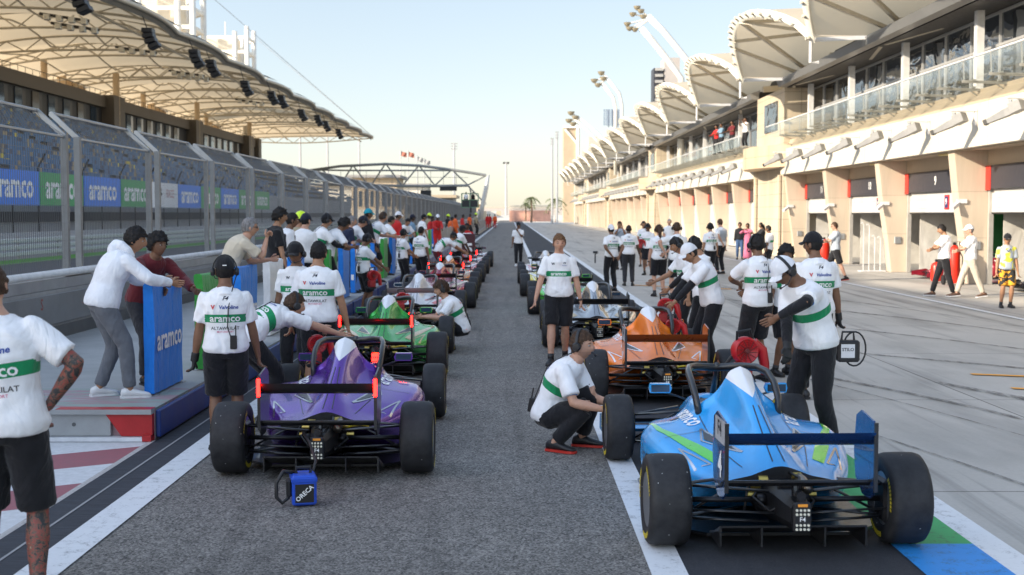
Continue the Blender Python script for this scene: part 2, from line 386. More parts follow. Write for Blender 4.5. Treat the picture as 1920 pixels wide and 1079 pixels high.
def person(label, X, Y, Z=0., yaw=0., h=1.76, lod=0, lean=0., side=0., twist=0., pelvis=(0,0,.95), hl=None, hr=None, el=(-.5,-.6,-.3), er=(.5,-.6,-.3), fl=(-.11,0,.08), fr=(.11,0,.08), fly=8., fry=-8., kn=(0,1,0), head=(0,0,0),
           skin='tan', hair='black', hairstyle='short', top='team', bottom='black', shorts=True, shoes='black', cap=None, capback=False, headset=False, shades=False, beard=False, curl=.45, gloves=None, build=1., sleeves='short', text=None, hood=False, tattoo=False, neckin=0., extra=None, group=None, curls=None, lanyard=False, dress=False, vest=None):
    """lod 0 near, 1 middle, 2 far. Local frame: x right, y forward, z up, figure 1.78 m tall before scaling. yaw 0 faces away from the camera."""
    S = h/1.745; seed = (abs(hash_(label)) % 97)
    root = thing('person', label, 'person', (X, Y, Z), R(yaw)); root.scale = (S, S, S)
    if group: root['group'] = group
    vox = (.0105, .018, .03)[lod]; nr = (18, 14, 10)[lod]
    P = V(pelvis)
    Rz = Matrix.Rotation(-R(twist), 3, 'Z'); Rf = Rz @ Matrix.Rotation(R(side), 3, 'Y') @ Matrix.Rotation(-R(lean), 3, 'X')
    Rh = Matrix.Rotation(-R(twist)*.4, 3, 'Z') @ Matrix.Rotation(R(side)*.5, 3, 'Y') @ Matrix.Rotation(-R(lean)*.55, 3, 'X')
    Rp = Matrix.Rotation(-R(lean)*.35, 3, 'X')
    waist = P+Rh @ V((0, 0, .19)); neck = waist+Rf @ V((0, 0, .325))
    def spine(t):                                   # t 0 pelvis .. 1 neck base
        if t < .37: u = t/.37; return P.lerp(waist, u), Rp.lerp(Rh, u) if False else (Rp if u < .3 else Rh)
        u = (t-.37)/.63; c = waist.lerp(neck, u)
        bulge = Rf @ V((0, -.022*sin(pi*u), 0)); return c+bulge, (Rh if u < .2 else Rf)
    TS = [(-.19,.105,.085),(-.10,.150,.112),(0,.168,.118),(.14,.158,.112),(.30,.142,.105),(.45,.150,.110),(.62,.170,.120),(.76,.172,.115),(.86,.162,.102),(.93,.125,.088),(1.0,.080,.070),(1.07,.058,.060)]
    def torso(mb, infl, t0=-1, t1=2, wmul=1., extra_low=0.):
        rings = []
        for t, rx, ry in TS:
            if t < t0-.001 or t > t1+.001: continue
            c, f = spine(max(0, t)) if t >= 0 else (P+Rp @ V((0, 0, t*.52)), Rp)
            if t > 1: c = neck+Rf @ V((0, 0, (t-1)*.52))
            b = build*(1 if t > .8 else 1.0); low = extra_low*sm(.5, 0, t)
            rings.append(ell(c, f, rx*b*wmul+infl+low, ry*b+infl+low, nr))
        mb.loft(rings)
    shl = {}; J = {}
    hh = {'l': hl if hl else (-.25, .06, .82), 'r': hr if hr else (.25, .06, .82)}
    for s_, k in ((-1, 'l'), (1, 'r')):
        a = neck+Rf @ V((s_*.160*build**.5, -.005, -.072)); e, w_ = ik(a, hh[k], .295, .265, Rz @ V(el if k == 'l' else er))
        J['sh'+k], J['el'+k], J['wr'+k] = a, e, w_
        hp = P+Rp @ V((s_*.092, 0, -.03)); ank = V(fl if k == 'l' else fr); kp = V(kn) if not isinstance(kn[0], tuple) else V(kn[0 if k == 'l' else 1])
        kne, ank = ik(hp, ank, .44, .43, kp); J['hp'+k], J['kn'+k], J['an'+k] = hp, kne, ank
    # ---- head frame
    hy, hpit, hrl = head
    Rhd = Rz @ Matrix.Rotation(-R(hy), 3, 'Z') @ Matrix.Rotation(-R(hpit+lean*.35), 3, 'X') @ Matrix.Rotation(R(hrl), 3, 'Y')
    Rnk = Rf.copy()
    hc = neck+Rf @ V((0, .018, .040)) + Rhd @ V((0, .024, .112)); T4 = Matrix.Translation(hc) @ Rhd.to_4x4()
    # ---- body: one continuous surface
    b = MB(); torso(b, 0)
    b.tube([neck+Rf @ V((0,0,-.03)), neck+Rf @ V((0,.012,.05)), hc+Rhd @ V((0,-.02,-.05))], [(.062,.062),(.055,.058),(.052,.058)], 12)
    for k, s_ in (('l', -1), ('r', 1)):
        sh, e, w_ = J['sh'+k], J['el'+k], J['wr'+k]; ua = e-sh; fa = w_-e
        b.tube([sh-ua.normalized()*.03, sh+ua*.05, sh+ua*.35, sh+ua*.8, e, e+fa*.12, e+fa*.35, e+fa*.75, w_, w_+fa.normalized()*.02], [.046,.058,.052,.043,.041,.043,.042,.032,.026,.026], 12)
        hp, kk, an = J['hp'+k], J['kn'+k], J['an'+k]; th = kk-hp; sn = an-kk
        b.tube([hp+V((0,0,.04)), hp+th*.08, hp+th*.4, hp+th*.8, kk, kk+sn*.12, kk+sn*.32, kk+sn*.7, an, an+sn.normalized()*.04], [.080,.088,.080,.062,.056,.055,.060,.043,.036,.036], 12)
    hm_ = []
    hands = MB()
    for k, s_ in (('l', -1), ('r', 1)):
        fa = (J['wr'+k]-J['el'+k]).normalized(); fw = V((0,1,0)) if abs(fa.y) < .8 else V((0,0,-1 if fa.y>0 else 1)); 
        if fa.z < -.6: ax = (Rz @ V((0,1,0))); ax = (ax-fa*ax.dot(fa)).normalized(); 
        else: ax = (V((0,0,1))-fa*fa.z).normalized()
        nz_ = fa.cross(ax)*(1 if s_ < 0 else -1)      # palm towards the body
        nz_ = (nz_ if True else nz_).normalized()
        cc = (curls[0 if k == 'l' else 1] if curls else curl)
        pm, fg = hand(Matrix((ax, nz_, fa)).transposed(), J['wr'+k]+fa*.012, cc*(1 if s_ < 0 else -1), s_, (7, 6, 4)[lod])
        if gloves and k in gloves: gm = MB(); gm.merge(pm); gm.merge(fg); gm.tube([J['wr'+k]-fa*.05, J['wr'+k]+fa*.03], [.034,.034], 10); gm.v = [tuple(v) for v in gm.v]; hm_.append(gm)
        b.merge(pm); hands.merge(fg)
    if neckin is None: pass
    me = remesh(b, vox, 3); body = MB()
    bv_ = [tuple(v.co) for v in me.vertices]; bf = [tuple(p.vertices) for p in me.polygons]; body.add(bv_, bf); n0 = len(body.v); JUNK.append(me)
    body.merge(hands)
    hg = head_grid(*((40, 36), (24, 22), (14, 12))[lod]); nh0 = len(body.v); body.add([T4 @ V(v) for v in hg.v], hg.f)
    nh1 = len(body.v)
    for s_ in (-1, 1):                                # ears
        q = MB(); q.sph((s_*.079, -.010, -.005), (.010, .020, .032), 8, 8); q.v = [tuple(T4 @ V(v)) for v in q.v]; body.merge(q)
    bm_ = body.mesh('body', SK[skin], True); at = bm_.color_attributes.new('zone', 'FLOAT_COLOR', 'POINT')
    cols = []
    for i, v in enumerate(body.v):
        r_ = g_ = b_ = 0.
        if nh0 <= i < nh1:
            p = V(hg.v[i-nh0])
            if abs(p.x) < .024 and -.073 < p.z < -.061 and p.y > .06: r_ = .6
            if hairstyle == 'buzz' and p.z > .045-.3*(p.y): b_ = .8
            if beard and p.z < -.045 and p.y > -.01 and not (abs(p.x) < .022 and -.075 < p.z < -.056): b_ = .85
        if tattoo:
            for k in ('r',):
                e_, w_ = J['el'+k], J['wr'+k]; vv = V(v)
                if (vv-e_).length < .22 and (vv-J['shr']).length > .20 or (vv-w_).length < .20: g_ = 1. if (vv-w_).length > .05 or True else 0
                if vv.z < .5: g_ = 1.
        cols += [r_, g_, b_, 1]
    at.data.foreach_set('color', cols)
    bo = link('body', bm_, root)
    # ---- eyes, brows
    if lod < 2:
        f = MB()
        for s_ in (-1, 1):
            f.sph((s_*.031, .0755, .006), (.0125, .0115, .0065), 10, 8, 0); f.sph((s_*.031, .0850, .006), (.0062, .0035, .0058), 8, 6, 1)
        f.v = [tuple(T4 @ V(v)) for v in f.v]; f.build('eyes', [M_EYEW, M_IRIS], root, smooth=True)
    # ---- hair
    if hairstyle != 'none':
        fr_ = {'short': (.054, -.062, .010), 'curly': (.047, -.06, .026), 'buzz': (.060, -.050, .0035), 'long': (.050, -.16, .016), 'fringe': (.042, -.062, .015), 'undercap': (.056, -.060, .006)}[hairstyle]
        def keep(c):
            fz, bz, _ = fr_
            lim = bz+(fz-bz)*sm(-.03, .07, c.y)
            if abs(c.x) > .045 and c.y < .03: lim = max(-.05, min(lim, .0 if c.y > -.0 else -.03-.02*(c.y < -.03)))
            return c.z > lim
        infl = fr_[2]; g = head_grid(*((44, 40), (26, 24), (16, 14))[lod], infl=infl, keep=keep, jit=(max(.011, infl*1.2) if not cap else .004), seed=seed, topx=.007 if hairstyle in ('short', 'curly', 'fringe') and not cap else 0)
        if hairstyle == 'long': g.tube([(0,-.07,.02),(0,-.11,-.08),(0,-.115,-.2),(0,-.10,-.3)], [(.08,.04),(.085,.045),(.075,.035),(.03,.02)], 10)
        if lod < 2:
            for s_ in (-1, 1): g.tube([(s_*.016, .091, .026), (s_*.031, .088, .031), (s_*.046, .078, .026)], [.002, .003, .002], 5)
        g.v = [tuple(T4 @ V(v)) for v in g.v]; g.build('hair', HA[hair], root, smooth=True)
        # roots: close the gap between shell and scalp
    # ---- cap, headset, glasses
    if cap:
        cm = {'black': M_CAPB, 'white': M_CAPW, 'teal': M_CAPT, 'navy': M_CAPN, 'lime': M_HIVIS, 'red': M_REDC}[cap]; bk = -1 if capback else 1
        def kc(c): return c.z > .030+.10*max(0, -(c.y*bk+.03))*(-.6)
        g = head_grid(*((44, 40), (26, 24), (16, 14))[lod], infl=.016 if cap != 'lime' else .028, keep=kc, topx=.014)
        if cap == 'lime': pass
        rows = []
        for t in range(3):
            rows.append([(.066*sin(a)*(1+.06*t), bk*(.088*cos(a)*.9+ (.0, .045, .075)[t]*cos(a)**.5+.012), .042-.010*t-.012*abs(sin(a))*t) for a in [(-1.2+2.4*q/12) for q in range(13)]])
        g.grid(rows); g.grid([[(x, y, z-.004) for x, y, z in r] for r in rows])
        g.sph((0, 0, .148 if cap != 'lime' else .16), .006, 6, 4)
        g.v = [tuple(T4 @ V(v)) for v in g.v]; co_ = g.build('cap' if cap != 'lime' else 'helmet', cm, root, smooth=True)
        if lod == 0 and cap in ('black', 'navy'):
            q = MB(); q.rbox(-.018, .018, -.1195, -.1165, .055, .063, .001) ; q.v = [tuple(T4 @ V(v)) for v in q.v]; q.build('cap_badge', M_WHT, co_)
    if headset:
        g = MB()
        for s_ in (-1, 1):
            g.lathe([(.0001, s_*.088), (.030, s_*.086), (.038, s_*.098), (.038, s_*.112), (.028, s_*.124), (.0001, s_*.126)], (0, -.008, -.002), 'x', 14)
        zt = .150 if cap else .140
        g.tube([(cos(a)*.108, -.012, -.0+sin(a)*zt) for a in [pi*q/12 for q in range(13)]], [(.014,.006)]*13, 6)
        g.tube([(-.105, .0, -.02), (-.085, .07, -.065), (-.03, .115, -.078)], .0045, 5); g.sph((-.022, .118, -.077), .012, 6, 5)
        g.v = [tuple(T4 @ V(v)) for v in g.v]; g.build('headset', M_BLK, root, smooth=True, sharp=40)
        if lod < 2:                                   # cable down the back to a belt radio
            pts = [T4 @ V((.1, -.02, -.04)), neck+Rf @ V((.06, -.10, -.02)), spine(.7)[0]+Rf @ V((.03, -.155, 0)), spine(.35)[0]+Rh @ V((.02, -.150, 0)), P+Rp @ V((.06, -.145, .06))]
            q = MB(); q.tube(pts, .005, 5); q.build('cable', M_BLK, root, smooth=True)
            q = MB(); Mx = Matrix.Translation(P+Rp @ V((.07, -.15, .05))) @ Rp.to_4x4(); q.rbox(-.03, .03, -.018, .018, -.06, .06, .006, M=Mx); q.bar(Mx @ V((.02, 0, .06)), Mx @ V((.02, 0, .15)), .01); q.build('belt_radio', M_BLK, root)
    if shades:
        g = MB(); g.tube([(-.075, .02, .008), (-.066, .075, .010)], .003, 4); g.tube([(.075, .02, .008), (.066, .075, .010)], .003, 4)
        for s_ in (-1, 1): g.tube([(s_*.006, .097, .004), (s_*.03, .095, .004), (s_*.062, .078, .006)], [(.010,.003),(.016,.003),(.013,.003)], 8, up=(0,1,0))
        g.v = [tuple(T4 @ V(v)) for v in g.v]; g.build('sunglasses', M_BLK, root, smooth=True)
    # ---- shirt
    tmat = CL[top]; long_ = sleeves == 'long'
    s = MB(); infl = .016 if top != 'hoodie' else .034
    torso(s, infl, -.10 if not dress else -.19, 1.0, 1.0, .012)
    s.tube([spine(.86)[0], neck+Rf @ V((0,0,-.02)), neck+Rf @ V((0,.006,.022))], [(.150,.095),(.092,.082),(.068,.068)], 14)
    for k in 'lr':
        sh, e, w_ = J['sh'+k], J['el'+k], J['wr'+k]; ua = e-sh; fa = w_-e
        if long_: s.tube([sh-ua*.1, sh+ua*.05, sh+ua*.5, e, e+fa*.1, e+fa*.6, e+fa*.93], [.056,.070,.064,.058,.058,.050,.042], 14)
        else: s.tube([sh-ua*.12, sh+ua*.05, sh+ua*.35, sh+ua*.62, sh+ua*.78], [.052,.068,.068,.070,.073], 14)
    if dress:
        s.tube([P, P+V((0,0,-.4)), V((P.x, P.y, .08))], [(.20,.15),(.22,.17),(.27,.22)], 14)
    sme = remesh(s, vox*1.15, 4, .5, (.008, .006, .005)[lod], seed)
    at = sme.color_attributes.new('zone', 'FLOAT_COLOR', 'POINT'); cols = []
    axis = neck-waist; ax2 = waist-P
    for v in sme.vertices:
        p = v.co; t = .37+.63*(p-waist).dot(axis)/axis.length_squared
        if t < .37: t = .37*(p-P).dot(ax2)/ax2.length_squared
        arm = 0.
        for k, s_ in (('l', -1), ('r', 1)):
            sh, e = J['sh'+k], J['el'+k]; ua = e-sh; u = (p-sh).dot(ua)/ua.length_squared; r_ = (p-sh-ua*u).length
            lx = (p-neck).dot(Rf.col[0])*s_
            if 0.02 < u < 1.3 and r_ < .10 and (lx > .172*build or (p-(spine(min(1, max(0, t)))[0])).length > .215*build): arm = max(arm, u)
        cols += [max(0, min(1, t)), max(0, min(1, arm)), 0, 1]
    at.data.foreach_set('color', cols)
    sme.materials.append(tmat); so_ = link('shirt' if top != 'hoodie' else 'hoodie', sme, root)
    if vest:
        g = MB(); torso(g, .032, .05, .86); vm = remesh(g, vox*1.3, 3); vm.materials.append(CL[vest]); link('vest', vm, root)
    if hood:
        g = MB(); g.tube([neck+Rf @ V((.085,.06,-.0)), neck+Rf @ V((.10,-.02,.03)), neck+Rf @ V((.07,-.09,.035)), neck+Rf @ V((0,-.125,.02)), neck+Rf @ V((-.07,-.09,.035)), neck+Rf @ V((-.10,-.02,.03)), neck+Rf @ V((-.085,.06,-.0))], [.02,.036,.045,.055,.045,.036,.02], 12)
        g.sph(tuple(neck+Rf @ V((0,-.12,-.05))), (.085,.05,.085), 12, 8); hm2 = remesh(g, vox*1.2, 3, .5, .004, seed); hm2.materials.append(tmat); link('hood', hm2, root)
        g = MB(); 
        for k in 'lr': 
            fa = (J['wr'+k]-J['el'+k]); g.tube([J['el'+k]+fa*.86, J['el'+k]+fa*.97], [.045,.040], 12)
        g.build('cuff', tmat, root, smooth=True)
    if sleeves == 'under':                            # black elbow sleeves
        g = MB()
        for k in 'lr': sh, e, w_ = J['sh'+k], J['el'+k], J['wr'+k]; ua = e-sh; fa = w_-e; g.tube([sh+ua*.55, e, e+fa*.1, e+fa*.5, e+fa*.92], [.056,.050,.050,.046,.034], 12)
        vm = remesh(g, vox, 3, .5, .003, seed); vm.materials.append(CL['black']); link('undersleeve', vm, root)
    if lanyard:
        g = MB(); c7 = spine(.72)[0]+Rf @ V((0, .165*build, 0)); g.tube([neck+Rf @ V((.075, -.02, .01)), spine(.85)[0]+Rf @ V((.05, .13, 0)), c7], .006, 4); g.tube([neck+Rf @ V((-.075, -.02, .01)), spine(.85)[0]+Rf @ V((-.05, .13, 0)), c7], .006, 4)
        g.build('lanyard', M_CAPN, root)
    # ---- shorts / trousers
    if not dress:
        q = MB(); torso(q, .014, -.19, .14)
        for k in 'lr':
            hp, kk, an = J['hp'+k], J['kn'+k], J['an'+k]; th = kk-hp; sn = an-kk
            if shorts: q.tube([hp+V((0,0,.03)), hp+th*.1, hp+th*.5, hp+th*.90, hp+th*.95], [.100,.108,.102,.096,.095], 14)
            else: q.tube([hp+V((0,0,.03)), hp+th*.1, hp+th*.5, kk-th*.05, kk+sn*.1, kk+sn*.5, kk+sn*.94], [.096,.104,.092,.076,.074,.068,.058], 14)
        qm = remesh(q, vox*1.15, 4, .5, (.007, .006, .003)[lod], seed+5); qm.materials.append(CL[bottom]); link('shorts' if shorts else 'trousers', qm, root)
    # ---- shoes
    sm_ = {'black': M_SHB, 'white': M_SOLE, 'red': M_SHB, 'brown': mat('shoe_brown', (.10,.05,.03), .6)}[shoes]
    for k, yw, s_ in (('l', fly, -1), ('r', fry, 1)):
        an = J['an'+k]; Rk = Matrix.Rotation(R(yw), 3, 'Z'); pt = 0
        if an.z > .1: pt = min(.9, (an.z-.08)*5)
        Rk = Rk @ Matrix.Rotation(-pt, 3, 'X')
        def Q(x, y, z): return an+Rk @ V((x, y, z-.08))
        g = MB(); rows = []
        for y, w_, zt in ((-.085,.020,.055),(-.075,.033,.085),(-.03,.038,.105),(.03,.038,.095),(.09,.044,.068),(.14,.047,.055),(.175,.038,.045),(.192,.018,.032)):
            rows.append([Q(w_*cos(a), y, .014+(zt-.014)*(.5+.5*sin(a))) for a in [2*pi*j/12+pi/12 for j in range(12)]])
        g.loft(rows); sh_ = g.build('shoe', sm_, root, smooth=True)
        g = MB(); g.loft([[Q(w_*sx, y, z) for sx, z in ((-1,0),(1,0),(1,.020),(-1,.020))] for y, w_ in ((-.092,.018),(-.08,.036),(0,.038),(.09,.046),(.14,.049),(.178,.040),(.198,.018))])
        g.build('sole', {'red': M_SHR, 'white': M_SOLE, 'black': M_SHB, 'brown': M_SOLE}[shoes], sh_)
        if lod < 2 and shorts: g = MB(); g.tube([an+V((0,0,-.02)), an+(J['kn'+k]-an)*.16], .042, 10); g.build('sock', M_SHB if shoes != 'white' else M_SOLE, root, smooth=True)
    for g in hm_:
        gv = remesh(g, .007 if lod == 0 else .012, 2); 
        import numpy as np; n_ = len(gv.vertices); a_ = np.empty(n_*3, 'f'); nb = np.empty(n_*3, 'f'); gv.vertices.foreach_get('co', a_); gv.vertices.foreach_get('normal', nb); gv.vertices.foreach_set('co', a_+nb*.003); gv.update()
        gv.materials.append(M_GLV); link('glove', gv, root)
    # ---- lettering on the team shirt
    if text is None: text = 'both' if (top == 'team' and lod < 2) else ''
    if text and top == 'team':
        bv = BVHTree.FromPolygons([v.co for v in sme.vertices], [tuple(p.vertices) for p in sme.polygons])
        def put(nm, st, t, x, sz, m_, back, frn=None, **kw):
            c, f = spine(t); fr3 = frn or (Rf if t > .4 else Rh); sx = 1 if back else -1
            vs, fs = text2d(st, sz, **kw); g = MB(); project(g, bv, vs, fs, c+fr3.col[0]*x*sx, fr3.col[0]*sx, fr3.col[2], 0, .004, .45)
            if g.f: g.build(nm, m_, so_)
        M_VB = mat('sponsor_blue', (.01,.05,.30), .5); M_VR = mat('sponsor_red', (.55,.02,.03), .5); M_PK = mat('sponsor_pink', (.6,.1,.2), .5)
        if text in ('both', 'back'):
            put('band_lettering', 'aramco', .505, 0, .088, M_WHT, True, bold=.02)
            if lod == 0 or True:
                put('sponsor_lettering', 'Valvoline', .70, .03, .046, M_VB, True, bold=.025, shear=.15); put('sponsor_mark', 'V', .70, -.105, .05, M_VR, True, bold=.05)
                put('series_mark', 'F4', .85, .0, .048, M_CAPN, True, bold=.02, shear=.4); put('team_lettering', 'ALTAWKILAT', .335, 0, .040, M_INK, True, bold=.006)
                if lod == 0: put('team_subline', 'MOTORSPORT', .275, 0, .022, M_PK, True, bold=.004)
        if text in ('both', 'front'):
            put('band_lettering', 'aramco', .505, 0, .070, M_WHT, False, bold=.02)
            if lod == 0: put('chest_mark', 'F4', .78, .075, .035, M_CAPN, False, bold=.02, shear=.4); put('chest_sponsor', 'Valvoline', .72, .075, .018, M_VB, False); put('chest_emblem', 'W', .76, -.075, .045, M_CAPN, False, bold=.03)
    if extra: extra(root, J, T4)
    return root
def hash_(s_):
    k = 7
    for c in s_: k = (k*31+ord(c)) & 0xffffff
    return k
# where: (px, py of the feet) -> ground point
def gnd(px, py, z=0.): 
    k = (py-HY); return (px-VX)*(H-z)/k, FPX*(H-z)/k
def at(px, Yd): return (px-VX)*Yd/FPX
WATCH = lambda k: (lambda root, J, T4: MB().tube([J['wr'+k]-(J['wr'+k]-J['el'+k]).normalized()*.02, J['wr'+k]+(J['wr'+k]-J['el'+k]).normalized()*.006], .031, 10).build('watch', M_INK, root))
TALK = dict(shorts=True)
person('person with tattooed right arm and hand on hip at the left picture edge, back turned', -2.585, 6.35, 0, 4, 1.82, 0, side=-7, head=(-8,0,-8), hr=(.21, .03, 1.03), er=(1,-.3,.5), hl=(-.24,.05,1.0), el=(-1,-.3,0), skin='fair', hair='brown', tattoo=True, build=1.12, curl=.8, fl=(-.14,0,.08), fr=(.14,0,.08))
person('person in white hoodie and grey trousers leaning on the blue board, seen from the side', -3.82, 12.0, .29, -62, 1.74, 0, lean=33, pelvis=(0,-.10,.93), hl=(-.14,.50,1.10), hr=(.14,.52,1.10), el=(-.6,0,-.6), er=(.8,0,-.5), fl=(-.13,-.12,.08), fr=(.13,.12,.08), top='hoodie', bottom='grey', shorts=False, shoes='white', sleeves='long', hood=True, skin='tan', hairstyle='fringe', head=(18,0,0), curl=.6)
person('smiling person in maroon jacket leaning on the board next to the hooded one', -3.72, 12.95, .29, -135, 1.70, 0, lean=36, pelvis=(0,-.18,.90), hl=(-.22,.46,1.02), hr=(.18,.50,1.04), el=(-.6,0,-.6), er=(.8,0,-.5), fl=(-.12,-.12,.08), fr=(.12,.05,.08), top='maroon', bottom='charcoal', shorts=False, sleeves='long', skin='brown', hairstyle='curly', head=(-14,-12,0), beard=False)
person('person with black cap, headset and gloves standing left of the purple car, back turned', -2.45, 10.72, 0, 12, 1.68, 0, hl=(-.28,.06,.80), hr=(.29,.10,.82), skin='brown', cap='black', headset=True, hairstyle='undercap', gloves='l', build=1.05, text='back', fl=(-.10,0,.08), fr=(.10,.05,.08))
person('person with headset bending low over the left side of the purple car', -2.36, 12.2, 0, -50, 1.74, 0, lean=80, pelvis=(0,-.26,.86), hl=(-.15,.92,.80), hr=(.20,.84,.80), el=(-.6,.2,.2), er=(.8,.1,.1), skin='fair', hair='brown', hairstyle='short', headset=True, head=(10,-18,0), bottom='black', shorts=False, text='back')
person('person in black cap with headset facing the camera behind the purple car', -2.46, 14.4, 0, 172, 1.72, 0, skin='brown', cap='black', headset=True, hairstyle='undercap', text='front', shorts=False, head=(0,8,0), build=1.08)
person('person with short dark hair and wide back standing left of the green car, back turned', -2.06, 13.35, 0, -4, 1.76, 0, skin='tan', hair='black', hairstyle='short', build=1.13, text='back', hr=(.31,.05,.82), hl=(-.31,.05,.82), head=(0,5,0))
person('older person in beige polo and dark sunglasses with hand at the mouth', -3.62, 16.6, .29, -68, 1.82, 0, lean=34, pelvis=(0,-.15,.93), hl=(-.06,.42,1.10), hr=(.04,.36,1.36), el=(-.3,.3,-1), er=(.3,.3,-1), top='beige', skin='fair', hair='grey', shades=True, bottom='charcoal', shorts=False, head=(0,-10,0), curl=.9)
person('person in headset crouching beside the right front wheel of the green car', -.90, 19.0, 0, 100, 1.76, 0, lean=30, pelvis=(0,-.14,.30), fl=(-.14,.05,.08), fr=(.16,.02,.09), kn=(0,1,.9), hl=(-.16,.44,.50), hr=(.12,.44,.48), skin='fair', hair='brown', hairstyle='curly', headset=True, shorts=False, bottom='black', head=(0,0,0))
person('person crouching by the left front wheel of the sky blue car, black and red shoes', .47, 10.88, 0, -114, 1.80, 0, lean=32, pelvis=(0,-.14,.29), fl=(-.15,.10,.08), fr=(.16,-.02,.08), kn=(0,1,.9), hl=(-.04,.42,.40), hr=(.16,.42,.38), skin='fair', hair='brown', hairstyle='short', headset=True, shorts=False, bottom='black', shoes='red', beard=True, head=(0,-10,0), el=(-.3,-.3,-1), er=(.5,-.2,-1), text='back')
person('young person in black shorts walking towards the camera in the middle of the lane', .66, 17.2, 0, 176, 1.78, 0, hl=(-.30,.0,.80), hr=(.32,.16,.82), fl=(-.08,-.18,.10), fr=(.10,.22,.08), skin='fair', hair='red', hairstyle='short', head=(-10,2,0), text='front', extra=WATCH('l'), curl=.3)
person('person in white cap with headset looking down beside the sky blue car', 2.55, 10.6, 0, 118, 1.78, 0, lean=28, pelvis=(.0,-.05,.96), hl=(-.12,.46,1.18), hr=(-.10,.34,.92), el=(-.7,0,.25), er=(.8,-.2,-.2), skin='brown', cap='white', headset=True, hairstyle='undercap', shades=True, shorts=False, bottom='black', head=(12,26,0), sleeves='under', gloves='r', build=1.12, text='back', fl=(-.13,-.15,.08), fr=(.13,.18,.08), shoes='black', kn=(0,1,0))
person('person in black cap holding a black battery pack in the gloved right hand, back turned', 3.38, 13.9, 0, 8, 1.84, 0, skin='brown', cap='black', hairstyle='undercap', shorts=False, gloves='r', hr=(.30,.06,.80), beard=True, build=1.1, head=(-38,0,0), text='back')
person('person in headset with folded arms and bare legs, left of the white capped one', 3.02, 15.3, 0, 24, 1.80, 0, skin='brown', headset=True, hairstyle='short', hl=(-.02,.36,1.14), el=(-.8,.1,-.2), hr=(.1,.36,1.05), er=(.8,0,-.5), text='back')
person('person with dark curly hair mostly hidden behind the white capped one', 3.45, 15.9, 0, -150, 1.66, 1, skin='brown', hairstyle='curly', head=(0,10,0))
person('person in white cap reaching down with a black sleeved arm beside the orange car', 2.48, 15.9, 0, 100, 1.76, 0, lean=26, pelvis=(0,-.08,.94), hl=(-.12,.52,.86), hr=(.10,.50,.88), el=(-.7,-.2,-.1), er=(.7,-.3,-.1), skin='tan', cap='white', hairstyle='undercap', beard=True, sleeves='under', shorts=False, head=(0,18,0), text='back', fl=(-.12,-.1,.08))
person('person with headset turned towards the white capped mechanic at the orange car', 2.62, 17.0, 0, 62, 1.76, 1, lean=8, skin='tan', hairstyle='short', headset=True, sleeves='under', shorts=False, hl=(-.1,.48,1.0), head=(10,12,0))
person('person with dark hair and headset, face turned down, behind the orange car group', 2.62, 18.6, 0, 100, 1.74, 1, lean=10, skin='tan', hairstyle='short', headset=True, shorts=False, bottom='black', hr=(.15,.45,1.05), head=(0,20,0))
# right hand group
def P(label, px, py, yaw, h=1.76, lod=1, z=0., **k):
    x, y = gnd(px, py, z); return person(label, x, y-.12, z, yaw, h, lod, **k)
P('person in white cap with hands held behind the back, right of the silver car', 1146, 546, 22, 1.76, 1, skin='brown', cap='white', capback=True, hairstyle='undercap', shorts=False, hl=(-.10,-.20,.95), hr=(.12,-.22,.95), el=(-1,-.3,0), er=(1,-.3,0), text='back')
P('person in black trousers holding a small device low in the right hand, back turned', 1178, 536, -4, 1.74, 1, skin='dark', hairstyle='buzz', shorts=False, bottom='charcoal', hr=(.33,.12,.86), text='back')
P('person in dark cap carrying a red fan at the side', 1214, 516, 160, 1.72, 1, skin='brown', cap='black', hairstyle='undercap', headset=True, fl=(-.15,.1,.08))
P('person with long dark hair under a headset whose arm meets the neighbour behind the back', 1235, 556, 6, 1.78, 1, skin='fair', hair='brown', hairstyle='long', headset=True, hr=(.10,-.22,1.06), er=(1,-.3,0), text='back', extra=WATCH('l'))
P('person in plain white polo with headset standing close beside the long haired one', 1268, 562, 2, 1.84, 1, top='white', skin='fair', hair='brown', headset=True, hl=(-.30,-.1,1.08), el=(-1,-.3,0))
P('person filming with raised hands beyond the white capped one', 1162, 506, 150, 1.78, 1, top='greytee', skin='tan', hair='brown', shorts=False, hl=(-.30,.42,1.48), hr=(-.1,.40,1.45), el=(-.5,0,-1), er=(.5,0,-1), lanyard=True)
P('person with dark hair looking down behind the one with the red fan', 1206, 500, 170, 1.76, 2, skin='tan', hair='black', headset=True)
P('grey haired person in pale shirt standing behind the headset pair', 1254, 492, 178, 1.84, 2, top='white', skin='fair', hair='grey', shorts=False)
P('person with black radio belt standing with back to the garages', 1331, 526, 14, 1.76, 1, skin='tan', cap='black', headset=True, hairstyle='undercap', text='back', fl=(-.06,-.1,.08))
P('person in pale shirt and black trousers with grey bag, next to the belt radio one', 1350, 514, 30, 1.88, 1, top='white', skin='fair', hair='brown', shorts=False, vest='greytee', hl=(-.1,-.2,1.0))
P('person in black top and blue jeans standing by the stone tower', 1386, 487, 170, 1.68, 2, top='black', sleeves='long', bottom='jeans', shorts=False, skin='brown', hairstyle='long')
P('person in long pink dress raising a phone by the stone tower', 1401, 488, 150, 1.64, 2, top='pink', dress=True, sleeves='long', skin='brown', hairstyle='long', hl=(-.1,.35,1.4), hr=(.1,.35,1.4))
P('person with long black hair and black top turned left near the garages', 1427, 492, 100, 1.68, 2, top='black', skin='brown', hairstyle='long', sleeves='long', hl=(-.05,.38,1.25), hr=(.1,.38,1.25), bottom='black', shorts=False)
P('person with dark hair half hidden behind the headset wearer by the tower', 1441, 520, 60, 1.68, 2, skin='brown', hair='black')
